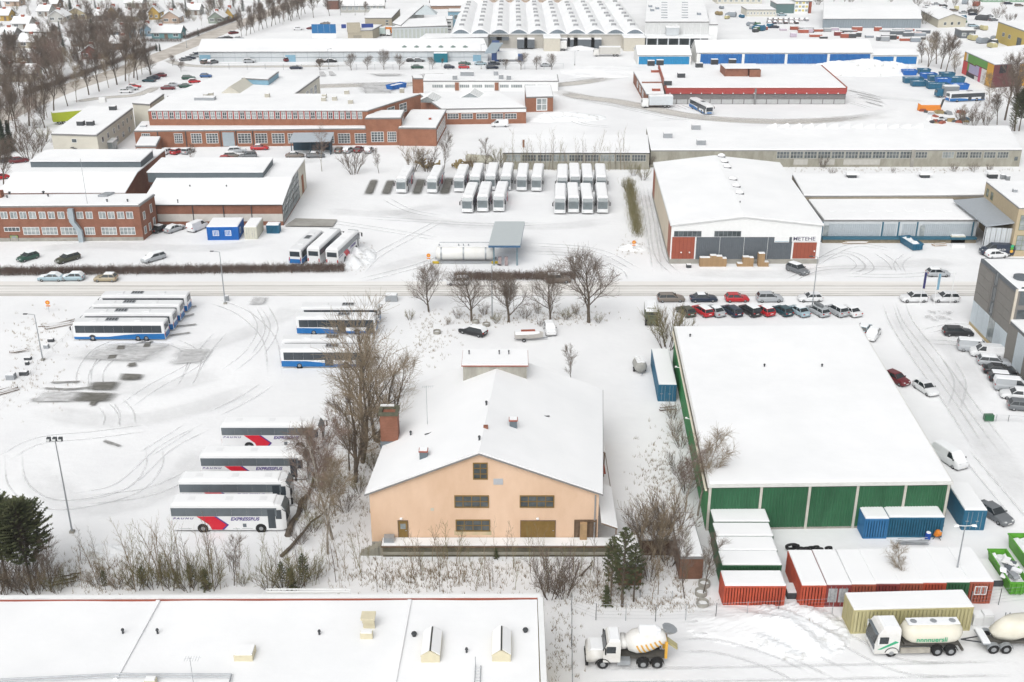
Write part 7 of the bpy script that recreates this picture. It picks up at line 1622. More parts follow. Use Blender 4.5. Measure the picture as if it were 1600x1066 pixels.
for k,(x0,x1,m,lab,dr) in enumerate(((1249,1287,REDC,'orange-red container at the head of the container row',0),(1288,1325,DRED,'red container with grey painted doors in the row',1),(1326,1362,BROWNR,'brick red container third in the row',0),(1363,1398,DRED,'maroon container fourth in the row',0),(1399,1434,BROWNR,'brick red container with a dark roof seam behind the birch',0),(1435,1470,REDC,'red container between the birch and the green one',0),(1471,1506,GREENC,'dark green container within the red row',0),(1508,1545,BROWNR,'red-brown site cabin container with a window at the end of the row',0))):
    y = 948.5-k*.8; root, Wf, Wl = container(lab, (x0,y), (x1,y), 6.06, 2.6, m, 2.42, doors=bool(dr), group=g)
    if dr:
        u0 = .15; mb = MB()
        for j in range(2): Wf.box(mb, .2+j*1.05, 1.1+j*1.05, .55, 2.2, .045, .055)
        mb.build('grey_panel', mat('graffiti_grey', (.34,.35,.36), .7, .25, scale=3), root)
    if k == 7: window(root, Wf, .65, 1.9, 1.1, 2.1, 2, 1, gm=GLASSP, d=.08)
container('long yellow-cream corrugated container behind the tank truck', (1329,990), (1514,985), 2.6, 2.75, YELC, None, pitch=.36, side_m=mat('ribbed_yellow', (.36,.33,.16), .6, scale=.9, col2=(.50,.46,.27), stretch=(1,1,.15)))
container('small square blue container before the green hall', (1348,841.5), (1384,841.5), 3.0, 2.55, BLUE2, None)
r_, Wf, Wl = container('teal blue twenty foot container before the green hall', (1385,839.5), (1468,839.5), 2.44, 2.55, BLUEC, 6.06)
text_on(r_, Wf, Wf.L-1.3, Wf.L-.6, .9, 2.0, 'CO\nNT', WHITE, .06) if False else None
container('teal blue container with door end beside the grey saloon', (1502,828), (1534,828.4), 6.06, 2.55, BLUEC, 2.44, doors=True)
container('long teal blue container beside the green hall side wall', (1028,627), (1053,627.4), 12.2, 2.55, BLUEC, 2.44, doors=True)
container('cream container beside the blue site cabin', (383,374), (402,374), 6.06, 2.5, CREAMC, 2.44, doors=True)
r_, Wf, Wl = container('bright blue site cabin with white windows', (325,375.5), (373,375), 6.0, 2.7, BLUEB, None, name='site_cabin')
for f in (.18,.58): window(r_, Wf, Wf.L*f, Wf.L*(f+.2), .9, 2.0, 1, 1, gm=WHITE, d=.08)
Wr_ = Wall(Wf.B, Wf.B+Vector((-Wf.u.y,Wf.u.x,0))*6.0); window(r_, Wr_, 1.5, 2.5, .9, 2.0, 1, 1, gm=WHITE, d=.08)
container('small blue bin container by the workshop gable', (417,365), (436,365), 2.0, 1.7, BLUEC, None)
container('turquoise box trailer body by the far fence', (678,98), (699,98), 3, 3.4, mat('turquoise', (.01,.19,.26), .6), None)
# skips
def skip(label, a, b, depth, h, m, fill=None, group=None, flare=.25):
    A, B = P(*a), P(*b); u = (B-A).normalized(); n = Vector((-u.y,u.x,0)); Lf = (B-A).length; c = A+u*Lf/2+n*depth/2; root = thing('waste_skip', label, 'skip', (c.x,c.y,0), 0, group)
    def ring(o, z): return [tuple(p+Vector((0,0,z))) for p in (A-u*o-n*o, A+u*(Lf+o)-n*o, A+u*(Lf+o)+n*(depth+o), A-u*o+n*(depth+o))]
    t = .08; mb = MB(); mb.loft([ring(-flare,.1),ring(0,h),ring(-t,h),ring(-flare-t,.25)], caps=False); mb.add(ring(-flare,.1),[(3,2,1,0)]); mb.add(ring(-flare-t,.25),[(0,1,2,3)]); mb.build('tub', m, root)
    mb = MB(); r0, r1 = ring(.05,h-.12), ring(.05,h); i0, i1 = ring(-t-.02,h+.02), ring(-t-.02,h+.02); mb.loft([r0,ring(.06,h+.02),i1], caps=False); mb.build('rim', m, root)
    W = Wall(A,B)
    for f in (.15,.4,.65,.9): panel(root, W, Lf*f-.06, Lf*f+.06, .25, h-.1, m, 'rib', -flare*.5, .06)
    mb = MB(); k = 7; rnd = random.Random(int(a[0])); o = 0
    for i in range(k+1):
        for j in range(k+1): p = A+u*(Lf*(.1+.8*j/k))+n*(depth*(.06+.88*i/k)); mb.v.append((p.x,p.y,h*.72+rnd.uniform(0,.3)))
    for i in range(k):
        for j in range(k): q = i*(k+1)+j; mb.f.append((q,q+1,q+k+2,q+k+1)); mb.m.append(0)
    mb.build('contents', fill or DSNOW, root); return root
LIME = mat('skip_green', (.07,.27,.02), .5, scale=.8, col2=(.10,.34,.03))
S1 = skip('bright green skip heaped with scrap metal and snow', (1574,932), (1604,932.3), 6.0, 1.7, LIME); skip('bright green skip standing next to the scrap filled one', (1608,905), (1640,905), 6.0, 1.7, LIME)
rnd = random.Random(3)
for k in range(16):
    p = P(rnd.uniform(1566,1588), rnd.uniform(880,905), 1.5); s = rnd.uniform(.2,.5); mb = MB(); a = rnd.uniform(0,3); d = Vector((math.cos(a),math.sin(a),0)); e = Vector((-d.y,d.x,0)); c = Vector((p.x,p.y,1.4+rnd.uniform(0,.5)))
    t = Vector((rnd.uniform(-.2,.2),rnd.uniform(-.2,.2),.25)); mb.hexa([c-d*s-e*s*.7,c+d*s-e*s*.7,c+d*s+e*s*.7,c-d*s+e*s*.7]+[x+t for x in (c-d*s-e*s*.7,c+d*s-e*s*.7,c+d*s+e*s*.7,c-d*s+e*s*.7)])
    tag(mb.build('scrap_box', (STEEL,WHITE,DGREY,SNOWCAR)[k%4]), 'scrap sheet metal piece lying in the green skip', 'scrap', 'scrap in the green skip')
skip('blue skip full of snowy waste by the loading dock', (1425,393), (1442,392), 5.5, 1.4, BLUEC)
skip('blue skip in the factory yard', (613,142), (636,137), 3, 1.6, BLUEB)
rnd = random.Random(12)
for k,(x,y,w_) in enumerate(((1411,118.5,22),(1436,117,18),(1413,131,30),(1440,124,24),(1425,136,24),(1452,128,24),(1464,132,22),(1450,140,32),(1470,123,22),(1486,141,28),(1482,130,26))):
    skip('blue open topped skip among those parked by the snow heap', (x,y), (x+w_,y), 3.0, 1.9, BLUEC if k%3 else BLUEB, group='blue skips by the snow heap')
# ---- concrete mixer truck
TW = mat('truck_white', (.60,.59,.56), .45, scale=1.2, col2=(.69,.69,.68)); TDIRT = mat('dirty_chassis', (.10,.095,.085), .8, .25); AMBER = mat('stripe_amber', (.62,.34,.05), .5, .1)
def truck_wheels(root, xs, r=.52, hw=1.22, w_=.34):
    for x in xs:
        for s in (-1,1): wheel(root, x, s*hw, r, w_, s)
def arch(root, x, s, r=.62, hw=1.25, m=BLACK):
    mb = MB(); k = 8
    for i in range(k):
        a0, a1 = math.pi*(.06+.88*i/k), math.pi*(.06+.88*(i+1)/k); y0,y1 = (hw-.4)*s, hw*s+.04*s
        c0,s0,c1,s1 = math.cos(a0)*r,math.sin(a0)*r,math.cos(a1)*r,math.sin(a1)*r
        mb.hexa([(x+c0,y0,.5+s0),(x+c0,y1,.5+s0),(x+c1,y1,.5+s1),(x+c1,y0,.5+s1),(x+c0*1.07,y0,.5+s0*1.07),(x+c0*1.07,y1,.5+s0*1.07),(x+c1*1.07,y1,.5+s1*1.07),(x+c1*1.07,y0,.5+s1*1.07)])
    return L_(mb,'mudguard',m,root)
MX = thing('mixer_truck', 'white bonneted concrete mixer truck with amber striped drum', 'truck')
L_(MB().box(-3.3,3.6,-.45,.45,.65,.95),'chassis',TDIRT,MX)
truck_wheels(MX,(2.75,-1.0,-2.3))
for s in (-1,1):
    arch(MX,2.75,s,.66); arch(MX,-1.0,s); arch(MX,-2.3,s)
    L_(MB().box(.2,1.4,s*.62-.02 if s>0 else -1.2,1.2 if s>0 else -.6,.45,1.0),'fuel_tank',STEEL,MX)
def taper(rows): return MB().loft([[(x0,-y,z),(x1,-y,z),(x1,y,z),(x0,y,z)] for x0,x1,y,z in rows])
L_(taper([(2.6,4.25,1.12,.75),(2.6,4.3,1.15,1.25),(2.6,4.2,1.05,1.7),(2.6,3.9,.9,1.95)]),'bonnet',TW,MX,True); L_(taper([(2.75,4.1,1.0,1.78),(2.75,3.85,.82,2.06)]),'bonnet_snow',SNOWCAR,MX)
L_(MB().box(4.1,4.36,-1.15,1.15,.4,.8),'bumper',BLACK,MX)
L_(taper([(1.15,2.75,1.22,.8),(1.15,2.75,1.23,1.9),(1.15,2.5,1.18,2.6),(1.15,2.3,1.12,3.0)]),'cab',TW,MX)
L_(taper([(1.2,2.25,1.06,3.0),(1.3,2.1,.9,3.18)]),'cab_snow',SNOWCAR,MX)
L_(MB().hexa([(2.72,-1.08,1.98),(2.78,-1.08,1.98),(2.78,1.08,1.98),(2.72,1.08,1.98),(2.4,-1.05,2.75),(2.52,-1.05,2.72),(2.52,1.05,2.72),(2.4,1.05,2.75)]),'windscreen',CARG,MX)
for s in (-1,1):
    L_(MB().box(1.6,2.45,s*1.2-.03,s*1.2+.035,1.85,2.55),'side_window',CARG,MX); L_(MB().box(2.5,2.62,s*1.42-.12,s*1.42+.12,1.9,2.5),'mirror',BLACK,MX)
    L_(MB().box(4.05,4.32,s*.85-.2,s*.85+.2,.95,1.15),'headlight',HEAD,MX)
L_(MB().lathe((.85,-.75,2.3),(0,1,0),[(0,.1),(.02,.42),(1.4,.42),(1.5,.1)],n=14),'water_tank',TW,MX,True)
ax = Vector((-1,0,.20)).normalized(); c0 = Vector((.55,0,2.15))
dp = [(0,.5),(.12,.78),(.8,1.12),(1.6,1.18),(2.3,1.08),(3.3,.74),(3.75,.6)]
dr = L_(MB().lathe(c0,ax,dp,n=22),'drum',TW,MX,True)
def drum_r(t):
    for (a,ra),(b,rb) in zip(dp,dp[1:]):
        if a <= t <= b: return ra+(rb-ra)*(t-a)/(b-a)
uu = ax.cross(Vector((0,0,1))).normalized(); vv = ax.cross(uu)
for k in range(6):
    t0 = .85+k*.42
    for s in (-1,1):
        mb = MB(); a = []; N = 6
        for i in range(N+1):
            th = .25-i*.2; t = t0+i*.06
            for dt in (0,.17):
                r_ = drum_r(min(3.7,t+dt))+.012; y = math.cos(th)*r_*s; z_ = math.sin(th)*r_; a.append(c0+ax*(t+dt)+Vector((0,1,0))*y+(uu.cross(ax) if uu.cross(ax).z > 0 else ax.cross(uu)).normalized()*z_)
        mb.add(a,[(2*i,2*i+1,2*i+3,2*i+2) for i in range(N)]); L_(mb,'amber_stripe',AMBER,dr)
L_(MB().lathe(c0+ax*1.1+Vector((0,0,1.05)),(-1,0,.05),[(0,.3),(.1,.62),(1.6,.6),(2.1,.25)],n=12),'drum_snow',SNOWCAR,dr)
mb = MB(); mb.box(-3.25,-3.0,-.8,-.6,.9,2.7); mb.box(-3.25,-3.0,.6,.8,.9,2.7); mb.box(-3.25,-3.0,-.6,.6,2.4,2.6); L_(mb,'rear_frame',AMBER,MX)
mb = MB(); mb.lathe((-3.3,0,3.3),(-.3,0,1),[(0,.35),(.5,.75)],n=10); L_(mb,'hopper',STEEL,MX); mb = MB(); mb.hexa([(-3.3,-.3,2.3),(-3.2,.3,2.3),(-4.2,.3,1.5),(-4.25,-.3,1.5),(-3.3,-.35,2.55),(-3.2,.35,2.55),(-4.25,.35,1.7),(-4.3,-.35,1.7)]); L_(mb,'chute',YELC,MX)
mb = MB(); 
for k in range(5): mb.tube((-3.35,-.95,1.0+k*.4),(-3.35,-.6,1.0+k*.4),.025,n=4)
mb.tube((-3.35,-.95,.8),(-3.35,-.95,3.0),.03,n=4); mb.tube((-3.35,-.6,.8),(-3.35,-.6,3.0),.03,n=4); L_(mb,'ladder',STEEL,MX)
L_(MB().box(-.3,.6,-1.15,-.75,.95,1.35),'side_locker',AMBER,MX); L_(MB().box(-1.9,-1.4,-1.15,-.7,1.35,1.75),'hose_box',STEEL,MX)
p = P(988,1047); MX.location = (p.x,p.y+1.3,0); MX.rotation_euler = (0,0,math.pi)
# ---- powder tank truck and trailer
TANKM = mat('tank_cream', (.62,.59,.49), .45, scale=.6, col2=(.68,.66,.58)); LGRN = mat('print_green', (.03,.34,.17), .5)
TT = thing('tank_truck', 'white powder tank truck with green lettering on a cream tank', 'truck')
L_(MB().box(-4.1,3.6,-.45,.45,.65,.95),'chassis',TDIRT,TT); truck_wheels(TT,(2.55,-1.85,-3.15))
for s in (-1,1):
    arch(TT,2.55,s,.64); arch(TT,-1.85,s); arch(TT,-3.15,s)
    L_(MB().box(-1.1,1.7,1.0 if s>0 else -1.22,1.22 if s>0 else -1.0,.45,.95),'side_guard',mat('dirty_alu', (.34,.32,.28), .6, .2),TT)
L_(taper([(1.9,4.2,1.22,.45),(1.9,4.25,1.24,1.5),(1.9,4.0,1.2,2.6),(1.9,3.75,1.12,3.05),(1.9,3.5,1.0,3.15)]),'cab',TW,TT); L_(taper([(1.95,3.5,1.0,3.14),(2.05,3.35,.85,3.26)]),'cab_snow',SNOWCAR,TT)
L_(MB().hexa([(4.2,-1.1,1.55),(4.29,-1.1,1.55),(4.29,1.1,1.55),(4.2,1.1,1.55),(4.0,-1.08,2.5),(4.08,-1.08,2.5),(4.08,1.08,2.5),(4.0,1.08,2.5)]),'windscreen',CARG,TT); L_(MB().box(3.95,4.25,-1.1,1.1,2.58,2.66),'sun_visor',BGREY,TT)
L_(MB().box(4.15,4.28,-1.15,1.15,.95,1.45),'grille',DGREY,TT)
for s in (-1,1):
    L_(MB().box(3.0,3.85,s*1.21-.02,s*1.21+.035,1.6,2.35),'side_window',CARG,TT); L_(MB().box(4.0,4.12,s*1.42-.12,s*1.42+.12,1.7,2.4),'mirror',WHITE,TT); L_(MB().box(4.15,4.3,s*.9-.2,s*.9+.2,.6,.85),'headlight',HEAD,TT)
    L_(MB().hexa([(3.6,s*1.232-.01,.95),(3.95,s*1.232-.01,.95),(3.95,s*1.232+.01,.95),(3.6,s*1.232+.01,.95),(2.0,s*1.24-.01,1.75),(2.35,s*1.24-.01,1.9),(2.35,s*1.24+.01,1.9),(2.0,s*1.24+.01,1.75)]),'green_swoosh',LGRN,TT)
def tank_shell(x0,x1,ry,rz,zc,n=20):
    L = x1-x0; rings = []
    for t,k in ((0,.45),(.06,.75),(.14,.93),(.25,1),(.75,1),(.86,.93),(.94,.75),(1,.45)):
        rings.append([(x0+L*t, ry*k*math.copysign(abs(math.cos(2*math.pi*i/n))**.8,math.cos(2*math.pi*i/n)), zc+rz*k*math.copysign(abs(math.sin(2*math.pi*i/n))**.8,math.sin(2*math.pi*i/n))) for i in range(n)])
    return MB().loft(rings)
tk = L_(tank_shell(-4.25,1.35,1.22,1.05,2.15),'tank',TANKM,TT,True)
for x in (-3.3,-1.5,.4): L_(MB().lathe((x,0,3.12),(0,0,1),[(0,.32),(.12,.32),(.14,.25),(.2,.05)],n=10),'manhole',STEEL,TT)
L_(MB().box(-3.9,1.0,-.5,.5,3.13,3.22),'tank_snow',SNOWCAR,TT)
for s in (-1,1):
    W = Wall((-4.25,-1.23,0),(1.35,-1.23,0)) if s < 0 else Wall((1.35,1.23,0),(-4.25,1.23,0)); text_on(TT, W, 1.9 if s<0 else 1.0, 4.7 if s<0 else 3.9, 1.75, 2.25, 'nnnnuersli', LGRN, .02, bold=.01)
L_(MB().box(-4.0,1.2,-.7,.7,.95,1.2),'tank_cradle',TDIRT,TT); L_(MB().box(-4.3,-4.1,-1.2,1.2,.6,.8),'rear_bumper',TDIRT,TT)
p = P(1433,1027); TT.location = (p.x,p.y+1.25,0); TT.rotation_euler = (0,0,math.pi+.03)
TR = thing('tank_trailer', 'cream powder tank trailer hitched behind the tank truck', 'trailer')
L_(MB().box(-4.5,2.6,-.45,.45,.65,.95),'chassis',TDIRT,TR); truck_wheels(TR,(1.9,.7,-3.2))
for s in (-1,1): arch(TR,1.9,s,m=STEEL); arch(TR,.7,s,m=STEEL)
mb = MB(); mb.tube((2.6,.5,.8),(4.6,0,.8),.07,n=5); mb.tube((2.6,-.5,.8),(4.6,0,.8),.07,n=5); L_(mb,'drawbar',DSTEEL,TR); L_(MB().box(2.2,3.0,-1.1,1.1,1.0,1.12),'deck',STEEL,TR); L_(MB().box(2.25,2.95,-1.05,1.05,1.12,1.25),'deck_snow',SNOWCAR,TR)
mb = MB(); n = 18
mb.loft([[(x0+(x1-x0)*(.5+.5*math.cos(2*math.pi*i/n)), y*math.sin(2*math.pi*i/n), z) for i in range(n)] for x0,x1,y,z in ((-1.0,1.6,.5,1.05),(-2.2,2.1,1.15,1.9),(-4.6,1.5,1.22,2.7),(-4.8,1.0,1.0,3.2),(-4.4,.5,.5,3.35))]); L_(mb,'tank',TANKM,TR,True)
mb = MB(); mb.tube((-.2,-1.2,.9),(-.2,-1.2,3.0),.05,n=5); mb.tube((.2,-1.2,.9),(.2,-1.2,3.0),.05,n=5)
for k in range(7): mb.tube((-.2,-1.2,1.0+k*.3),(.2,-1.2,1.0+k*.3),.03,n=4)
L_(mb,'ladder',STEEL,TR); L_(MB().box(-2.8,-.2,-1.22,-1.0,.5,.9),'side_guard',MATS['dirty_alu'],TR)
p = P(1583,1023); TR.location = (p.x,p.y+1.25,0); TR.rotation_euler = (0,0,math.pi)
# ---- fuel tank and canopy
A, B = P(676,412.5), P(778,412.5); c = (A+B)/2; L = B.x-A.x
FT = thing('fuel_tank', 'long white horizontal fuel tank on a yellow ended frame', 'tank', (c.x,c.y+1.3,0))
mb = MB(); mb.lathe((A.x+.6,c.y+1.35,1.75),(1,0,0),[(0,.6),(.15,1.1),(.5,1.3),(L-1.7,1.3),(L-1.35,1.1),(L-1.2,.6)],n=24); mb.build('tank_body', mat('tank_white', (.64,.64,.61), .5, scale=.6, col2=(.70,.70,.69)), FT, smooth=True)
for f in (.12,.46,.8):
    mb = MB(); mb.lathe((A.x+L*f,c.y+1.35,1.75),(1,0,0),[(0,1.31),(.01,1.33),(.3,1.33),(.31,1.31)],n=24); mb.build('strap', STEEL, FT)
MB().box(A.x+.3,B.x-.3,c.y,c.y+.2,.15,.45).build('frame_rail', STEEL, FT); MB().box(A.x+.3,B.x-.3,c.y+2.5,c.y+2.7,.15,.45).build('frame_rail', STEEL, FT)
for x in (A.x,B.x-1.2):
    MB().box(x,x+1.2,c.y-.15,c.y-.02,.1,.55).build('yellow_bumper', mat('safety_yellow', (.50,.36,.02), .6), FT)
for f in (.1,.4,.47,.55): 
    mb = MB(); mb.tube((A.x+L*f,c.y+1.35,3.0),(A.x+L*f,c.y+1.35,3.5),.12,n=6); mb.build('tank_fitting', STEEL, FT)
mb = MB(); mb.tube((A.x+L*.1,c.y+2.6,3.4),(B.x,c.y+2.6,3.4),.09,n=5); mb.build('top_pipe', STEEL, FT)
MB().box(A.x+1.2,B.x-1.5,c.y+.9,c.y+1.9,3.02,3.14).build('tank_snow', RSNOW, FT)
q = [P(763,384,4.2),P(813,384,4.2),P(820,347,4.2),P(773,347,4.2)]
FC = thing('pump_canopy', 'flat pale metal canopy on posts over fuel pumps', 'canopy', (q[0].x+2.5,q[0].y+3,0))
MB().prism(ccw([(p.x,p.y) for p in q]),4.2,4.32).build('roof_sheet', mat('canopy_sheet', (.42,.46,.47), .5, .03), FC)
MB().prism(ccw([(p.x,p.y-.1) for p in q]),3.85,4.197).build('edge_beam', mat('canopy_blue', (.05,.12,.22), .5), FC)
for x,y in ((q[0].x+1,q[0].y+1),(q[1].x-.6,q[1].y+1),(q[3].x+.5,q[3].y-1.5),(q[2].x-.8,q[2].y-1.5)): MB().box(x-.12,x+.12,y-.12,y+.12,0,3.85).build('post', mat('post_teal', (.12,.20,.24), .5), FC)
for x in (q[0].x+1.8,q[0].x+3.0): 
    o = tag(MB().box(x,x+.6,q[0].y+.6,q[0].y+1.2,.12,1.7).build('fuel_pump', mat('pump_grey', (.30,.24,.24), .6)), 'grey fuel pump under the flat canopy', 'fuel pump', 'fuel pumps')
# ---- lamps, poles, signs
def lamp(label, px, py, top, head='arm', n=1, group='street lamps'):
    p = P(px,py); h = HT(py,top,px); root = thing('street_lamp', label, 'lamp', tuple(p), 0, group)
    mb = MB(); mb.tube((0,0,0),(0,0,h),.11,.06,n=8); L_(mb,'pole',STEEL,root); L_(MB().box(-.25,.25,-.25,.25,0,.25),'foot',CONC,root)
    if head == 'flood':
        mb = MB(); mb.tube((-.8,0,h-.25),(.85,0,h-.25),.05,n=5); L_(mb,'crossbar',STEEL,root)
        for x in (-.65,0,.62): 
            o = L_(MB().hexa([(x-.2,-.3,h-.2),(x+.2,-.3,h-.2),(x+.2,.05,h-.2),(x-.2,.05,h-.2),(x-.2,-.15,h+.2),(x+.2,-.15,h+.2),(x+.2,.15,h+.2),(x-.2,.15,h+.2)]),'floodlight',DSTEEL,root); L_(MB().box(x-.16,x+.16,-.32,-.27,h-.15,h+.1),'lens',HEAD,o)
    elif head == 'twin':
        for s in (-1,1):
            mb = MB(); mb.tube((0,0,h),(s*.8,0,h+.05),.04,n=5); mb.loft([[(s*.65,-.15,h),(s*1.15,-.18,h-.02),(s*1.15,.18,h-.02),(s*.65,.15,h)],[(s*.7,-.1,h+.15),(s*1.1,-.12,h+.13),(s*1.1,.12,h+.13),(s*.7,.1,h+.15)]]); L_(mb,'lamp_head',WHITE,root)
    else:
        s = 1 if head == 'arm' else -1
        mb = MB(); mb.tube((0,0,h),(s*1.0,-.3,h+.25),.045,n=5); L_(mb,'arm',STEEL,root); mb = MB(); mb.box(min(s*.9,s*1.5),max(s*.9,s*1.5),-.45,-.2,h+.2,h+.32); L_(mb,'lamp_head',DSTEEL,root)
    return root
lamp('tall floodlight mast with three heads in the bus yard',113,832,686,'flood'); lamp('twin headed lamp behind the yellow container',1489,922,822,'twin'); lamp('street lamp by the yard entrance with a small box on it',352,475,394,'back'); lamp('street lamp beside the slanted car row',1268,487,402,'back'); lamp('thin lamp post at the corner of the bus yard fence',67,563,492,'back')
lamp('slim lamp mast among the street trees',769,498,415); lamp('slim lamp mast near the depot entrance',898,102,80); lamp('lamp mast by the long warehouse',514,108,77); lamp('lamp mast before the long warehouse gate',752,108,70); lamp('lamp mast beside the garden corner',292,75,50); lamp('lamp mast by the school road',532,24,-5); lamp('lamp mast beyond the far car park',555,24,-10)
for px,py,t,m in ((1440,476,424,NAVY),(1462,476,426,BLUEL),(1487,476,425,None)):
    p = P(px-3,py); h = HT(py,t,px); root = thing('flagpole', 'white flagpole with %s in front of the office' % ('hanging dark blue flag' if m is NAVY else 'pale blue hanging flag' if m else 'no flag'), 'flagpole', tuple(p)); mb = MB(); mb.tube((0,0,0),(0,0,h),.07,.04,n=6); L_(mb,'pole',WHITE,root)
    if m:
        mb = MB(); mb.loft([[(x,y,z) for x,y in ((.05,0),(.22,.06),(.42,-.05),(.42,-.09),(.22,.02),(.05,-.04))] for z in (h-3.1,h-1.6,h-.2)]); L_(mb,'flag',m,root)
ORNG = mat('sign_orange', (.62,.20,.02), .5)
for px,py,lab in ((670,413,'orange round sign beside the fuel tank'),(990,392,'orange round sign by the snow bank of the lane'),(77,488,'orange sign by the end of the bus yard fence')):
    p = P(px,py); root = thing('round_sign', lab, 'sign', tuple(p)); mb = MB(); mb.tube((0,0,0),(0,0,1.2),.03,n=5); L_(mb,'pole',STEEL,root); o = L_(MB().lathe((0,-.02,1.75),(0,-1,0),[(0,.38),(.04,.38)],n=18),'disc',ORNG,root); L_(MB().lathe((0,-.062,1.75),(0,-1,0),[(0,.14),(.01,.14)],n=12),'symbol',mat('sign_amber', (.75,.45,.1), .5),o); L_(MB().box(-.35,.35,-.05,-.01,1.05,1.25),'sub_plate',ORNG,root)
# ---- wire fences: every post a part
def fence(label, pts, step, h, m=STEEL, rails=(.95,), mesh=True, r=.035):
    W_ = [P(*p) for p in pts]; c = W_[0]; root = thing('wire_fence', label, 'fence', (c.x,c.y,0))
    for a,b in zip(W_,W_[1:]):
        n = max(1,int((b-a).length/step))
        for k in range(n+1):
            p = a.lerp(b,k/n); mb = MB(); mb.tube((p.x,p.y,0),(p.x,p.y,h),r,n=5); mb.build('post', m, root)
        mb = MB()
        for f in rails: mb.tube((a.x,a.y,h*f),(b.x,b.y,h*f),r*.45,n=4)
        if mesh:
            for f in (.15,.35,.55,.75): mb.tube((a.x,a.y,h*f),(b.x,b.y,h*f),.008,n=3)
        mb.build('wires', m, root)
    return root
fence('thin wire fence on posts behind the mixer truck',[(893,955),(931,969),(1024,971),(1118,968),(1215,964),(1300,960)],2.9,2.0)
fence('wire fence running down between the flat roof and the truck yard',[(893,955),(893,1010),(894,1080)],3.0,2.0,r=.05); fence('wire fence before the site cabin end of the containers',[(1515,950),(1560,945),(1605,940)],2.6,2.0)
fence('low rail fence along the debris strip of the bus yard',[(0,640),(28,608),(68,565),(112,520)],3.4,.7,m=mat('snowy_rail', (.5,.5,.5), .8),rails=(.95,.5),mesh=False); fence('long palisade fence before the far warehouse',[(330,108.5),(500,110),(700,109.5),(880,108.5)],6.5,2.2,r=.06)
fence('railings of the ramp beside the office cars',[(1537,658),(1575,659),(1612,662)],1.6,1.0); fence('low garden railing before the brown sheds',[(955,932),(1000,934),(1050,936)],2.2,1.0)
o = tag(MB().box(*[v for v in (P(1538,659).x,P(1552,659).x,P(1538,659).y-.1,P(1538,659).y+.6)],.1,.95).build('green_bin', GREEN),'low green bin at the end of the ramp railing','bin')
A, B = P(583,864), P(583,864)
# ---- sheds near the birches
def shed(label, a, b, dep, h, m):
    A,B = P(*a),P(*b); root, q, Wf, Wr, Wl = flat_building('shed', label, A, B, h, dep, m, cat='shed', fasc_h=.12, snow=.18)
    n = int(Wf.L/.3)
    for k in range(n): panel(root, Wf, Wf.L*k/n+.01, Wf.L*(k+1)/n-.02, .05, h-.02, m, 'board', 0, .03)
    return root
BRW = mat('brown_boards', (.17,.085,.055), .9, .2); shed('long brown boarded shed beside the green containers', (1061,905), (1097,905), 8.5, 2.6, BRW); shed('brown boarded shed behind the young pine', (966,915), (1002,915), 5.5, 2.4, BRW); shed('low open lean shed in the middle of the scrub', (1003,868), (1055,868), 2.2, 1.9, mat('dark_boards', (.09,.055,.04), .95, .25))
# ---- rings, pallets, timber, misc
def ring(label, px, py, r=.62, h=.5, group='concrete well rings'):
    p = P(px,py); mb = MB(); mb.lathe((p.x,p.y,0),(0,0,1),[(0,r),(h,r),(h+.001,r-.1),(.12,r-.1)],n=18); o = tag(mb.build('well_ring', CONC), label, 'ring', group); MB().lathe((p.x,p.y,.02),(0,0,1),[(0,r-.12),(.22,r-.13),(.28,.05)],n=12).build('snow_fill', RSNOW, o)
for px,py,lab in ((743,505,'concrete well ring at the foot of a street tree'),(760,509,'concrete well ring filled with snow beside a street tree'),(683,521,'snow filled well ring alone on the rough ground'),(1095,929,'well ring by the brown shed, upper of two'),(1098,946,'well ring by the brown shed, lower of two'),(1100,915,'small well ring against the green containers')): ring(lab,px,py)
for k,(px,py) in enumerate(((1236,862),(1250,863),(1259,863),(1266,862),(1274,861),(1280,864),(1294,862),(1243,859))): 
    p = P(px,py); mb = MB(); r_ = .7 if k == 0 else .42; mb.lathe((p.x,p.y-.1,r_*.85),(0,.8,.5),[(0,r_*.66),(.0,r_),(.22,r_),(.22,r_*.66),(0,r_*.66)],n=16,caps=False); tag(mb.build('rubber_ring', BLACK),'worn snowy tyre leaning behind the orange-red container','tyre','tyres behind the containers')
mb = MB(); 
for y_ in (-.4,0,.4): mb.box(-.6,.6,y_-.05,y_+.05,.0,.10)
for x in (-.5,-.25,0,.25,.5): mb.box(x-.07,x+.07,-.45,.45,.102,.125)
PAL = mb.build('pallet', PALW)
def stack(px, py, n, label, group):
    p = P(px,py)
    for k in range(n):
        o = PAL.copy(); COL.objects.link(o); o.location = (p.x+random.uniform(-.05,.05),p.y+.5+random.uniform(-.04,.04),k*.14); o.rotation_euler = (0,0,random.uniform(-.06,.06)); tag(o,label,'pallet',group)
    tag(MB().box(p.x-.55,p.x+.55,p.y+.1,p.y+.9,n*.14,n*.14+.12).build('pallet_snow', RSNOW),'snow cap lying on a pallet stack','snow','snow caps on pallets')
for px,n,lab in ((1098,12,'pallet in the stack at the folding door end'),(1107,12,'pallet in the second stack from the folding door'),(1114,15,'pallet in the tall stack of the larger group'),(1123,14,'pallet in the fourth stack from the folding door'),(1130,11,'pallet in the last stack of the larger group'),(1157,4,'pallet in the collapsed low stack'),(1165,13,'pallet in the stack beside the collapsed one'),(1172,12,'pallet in the stack right beside it with pale boards'),(1189,18,'pallet in the narrow tallest stack by the hall'),(1196,6,'pallet in the short stack beside the tallest one')):
    stack(px, 417, n, lab, lab.replace('pallet in','pallets in'))
bpy.data.objects.remove(PAL)
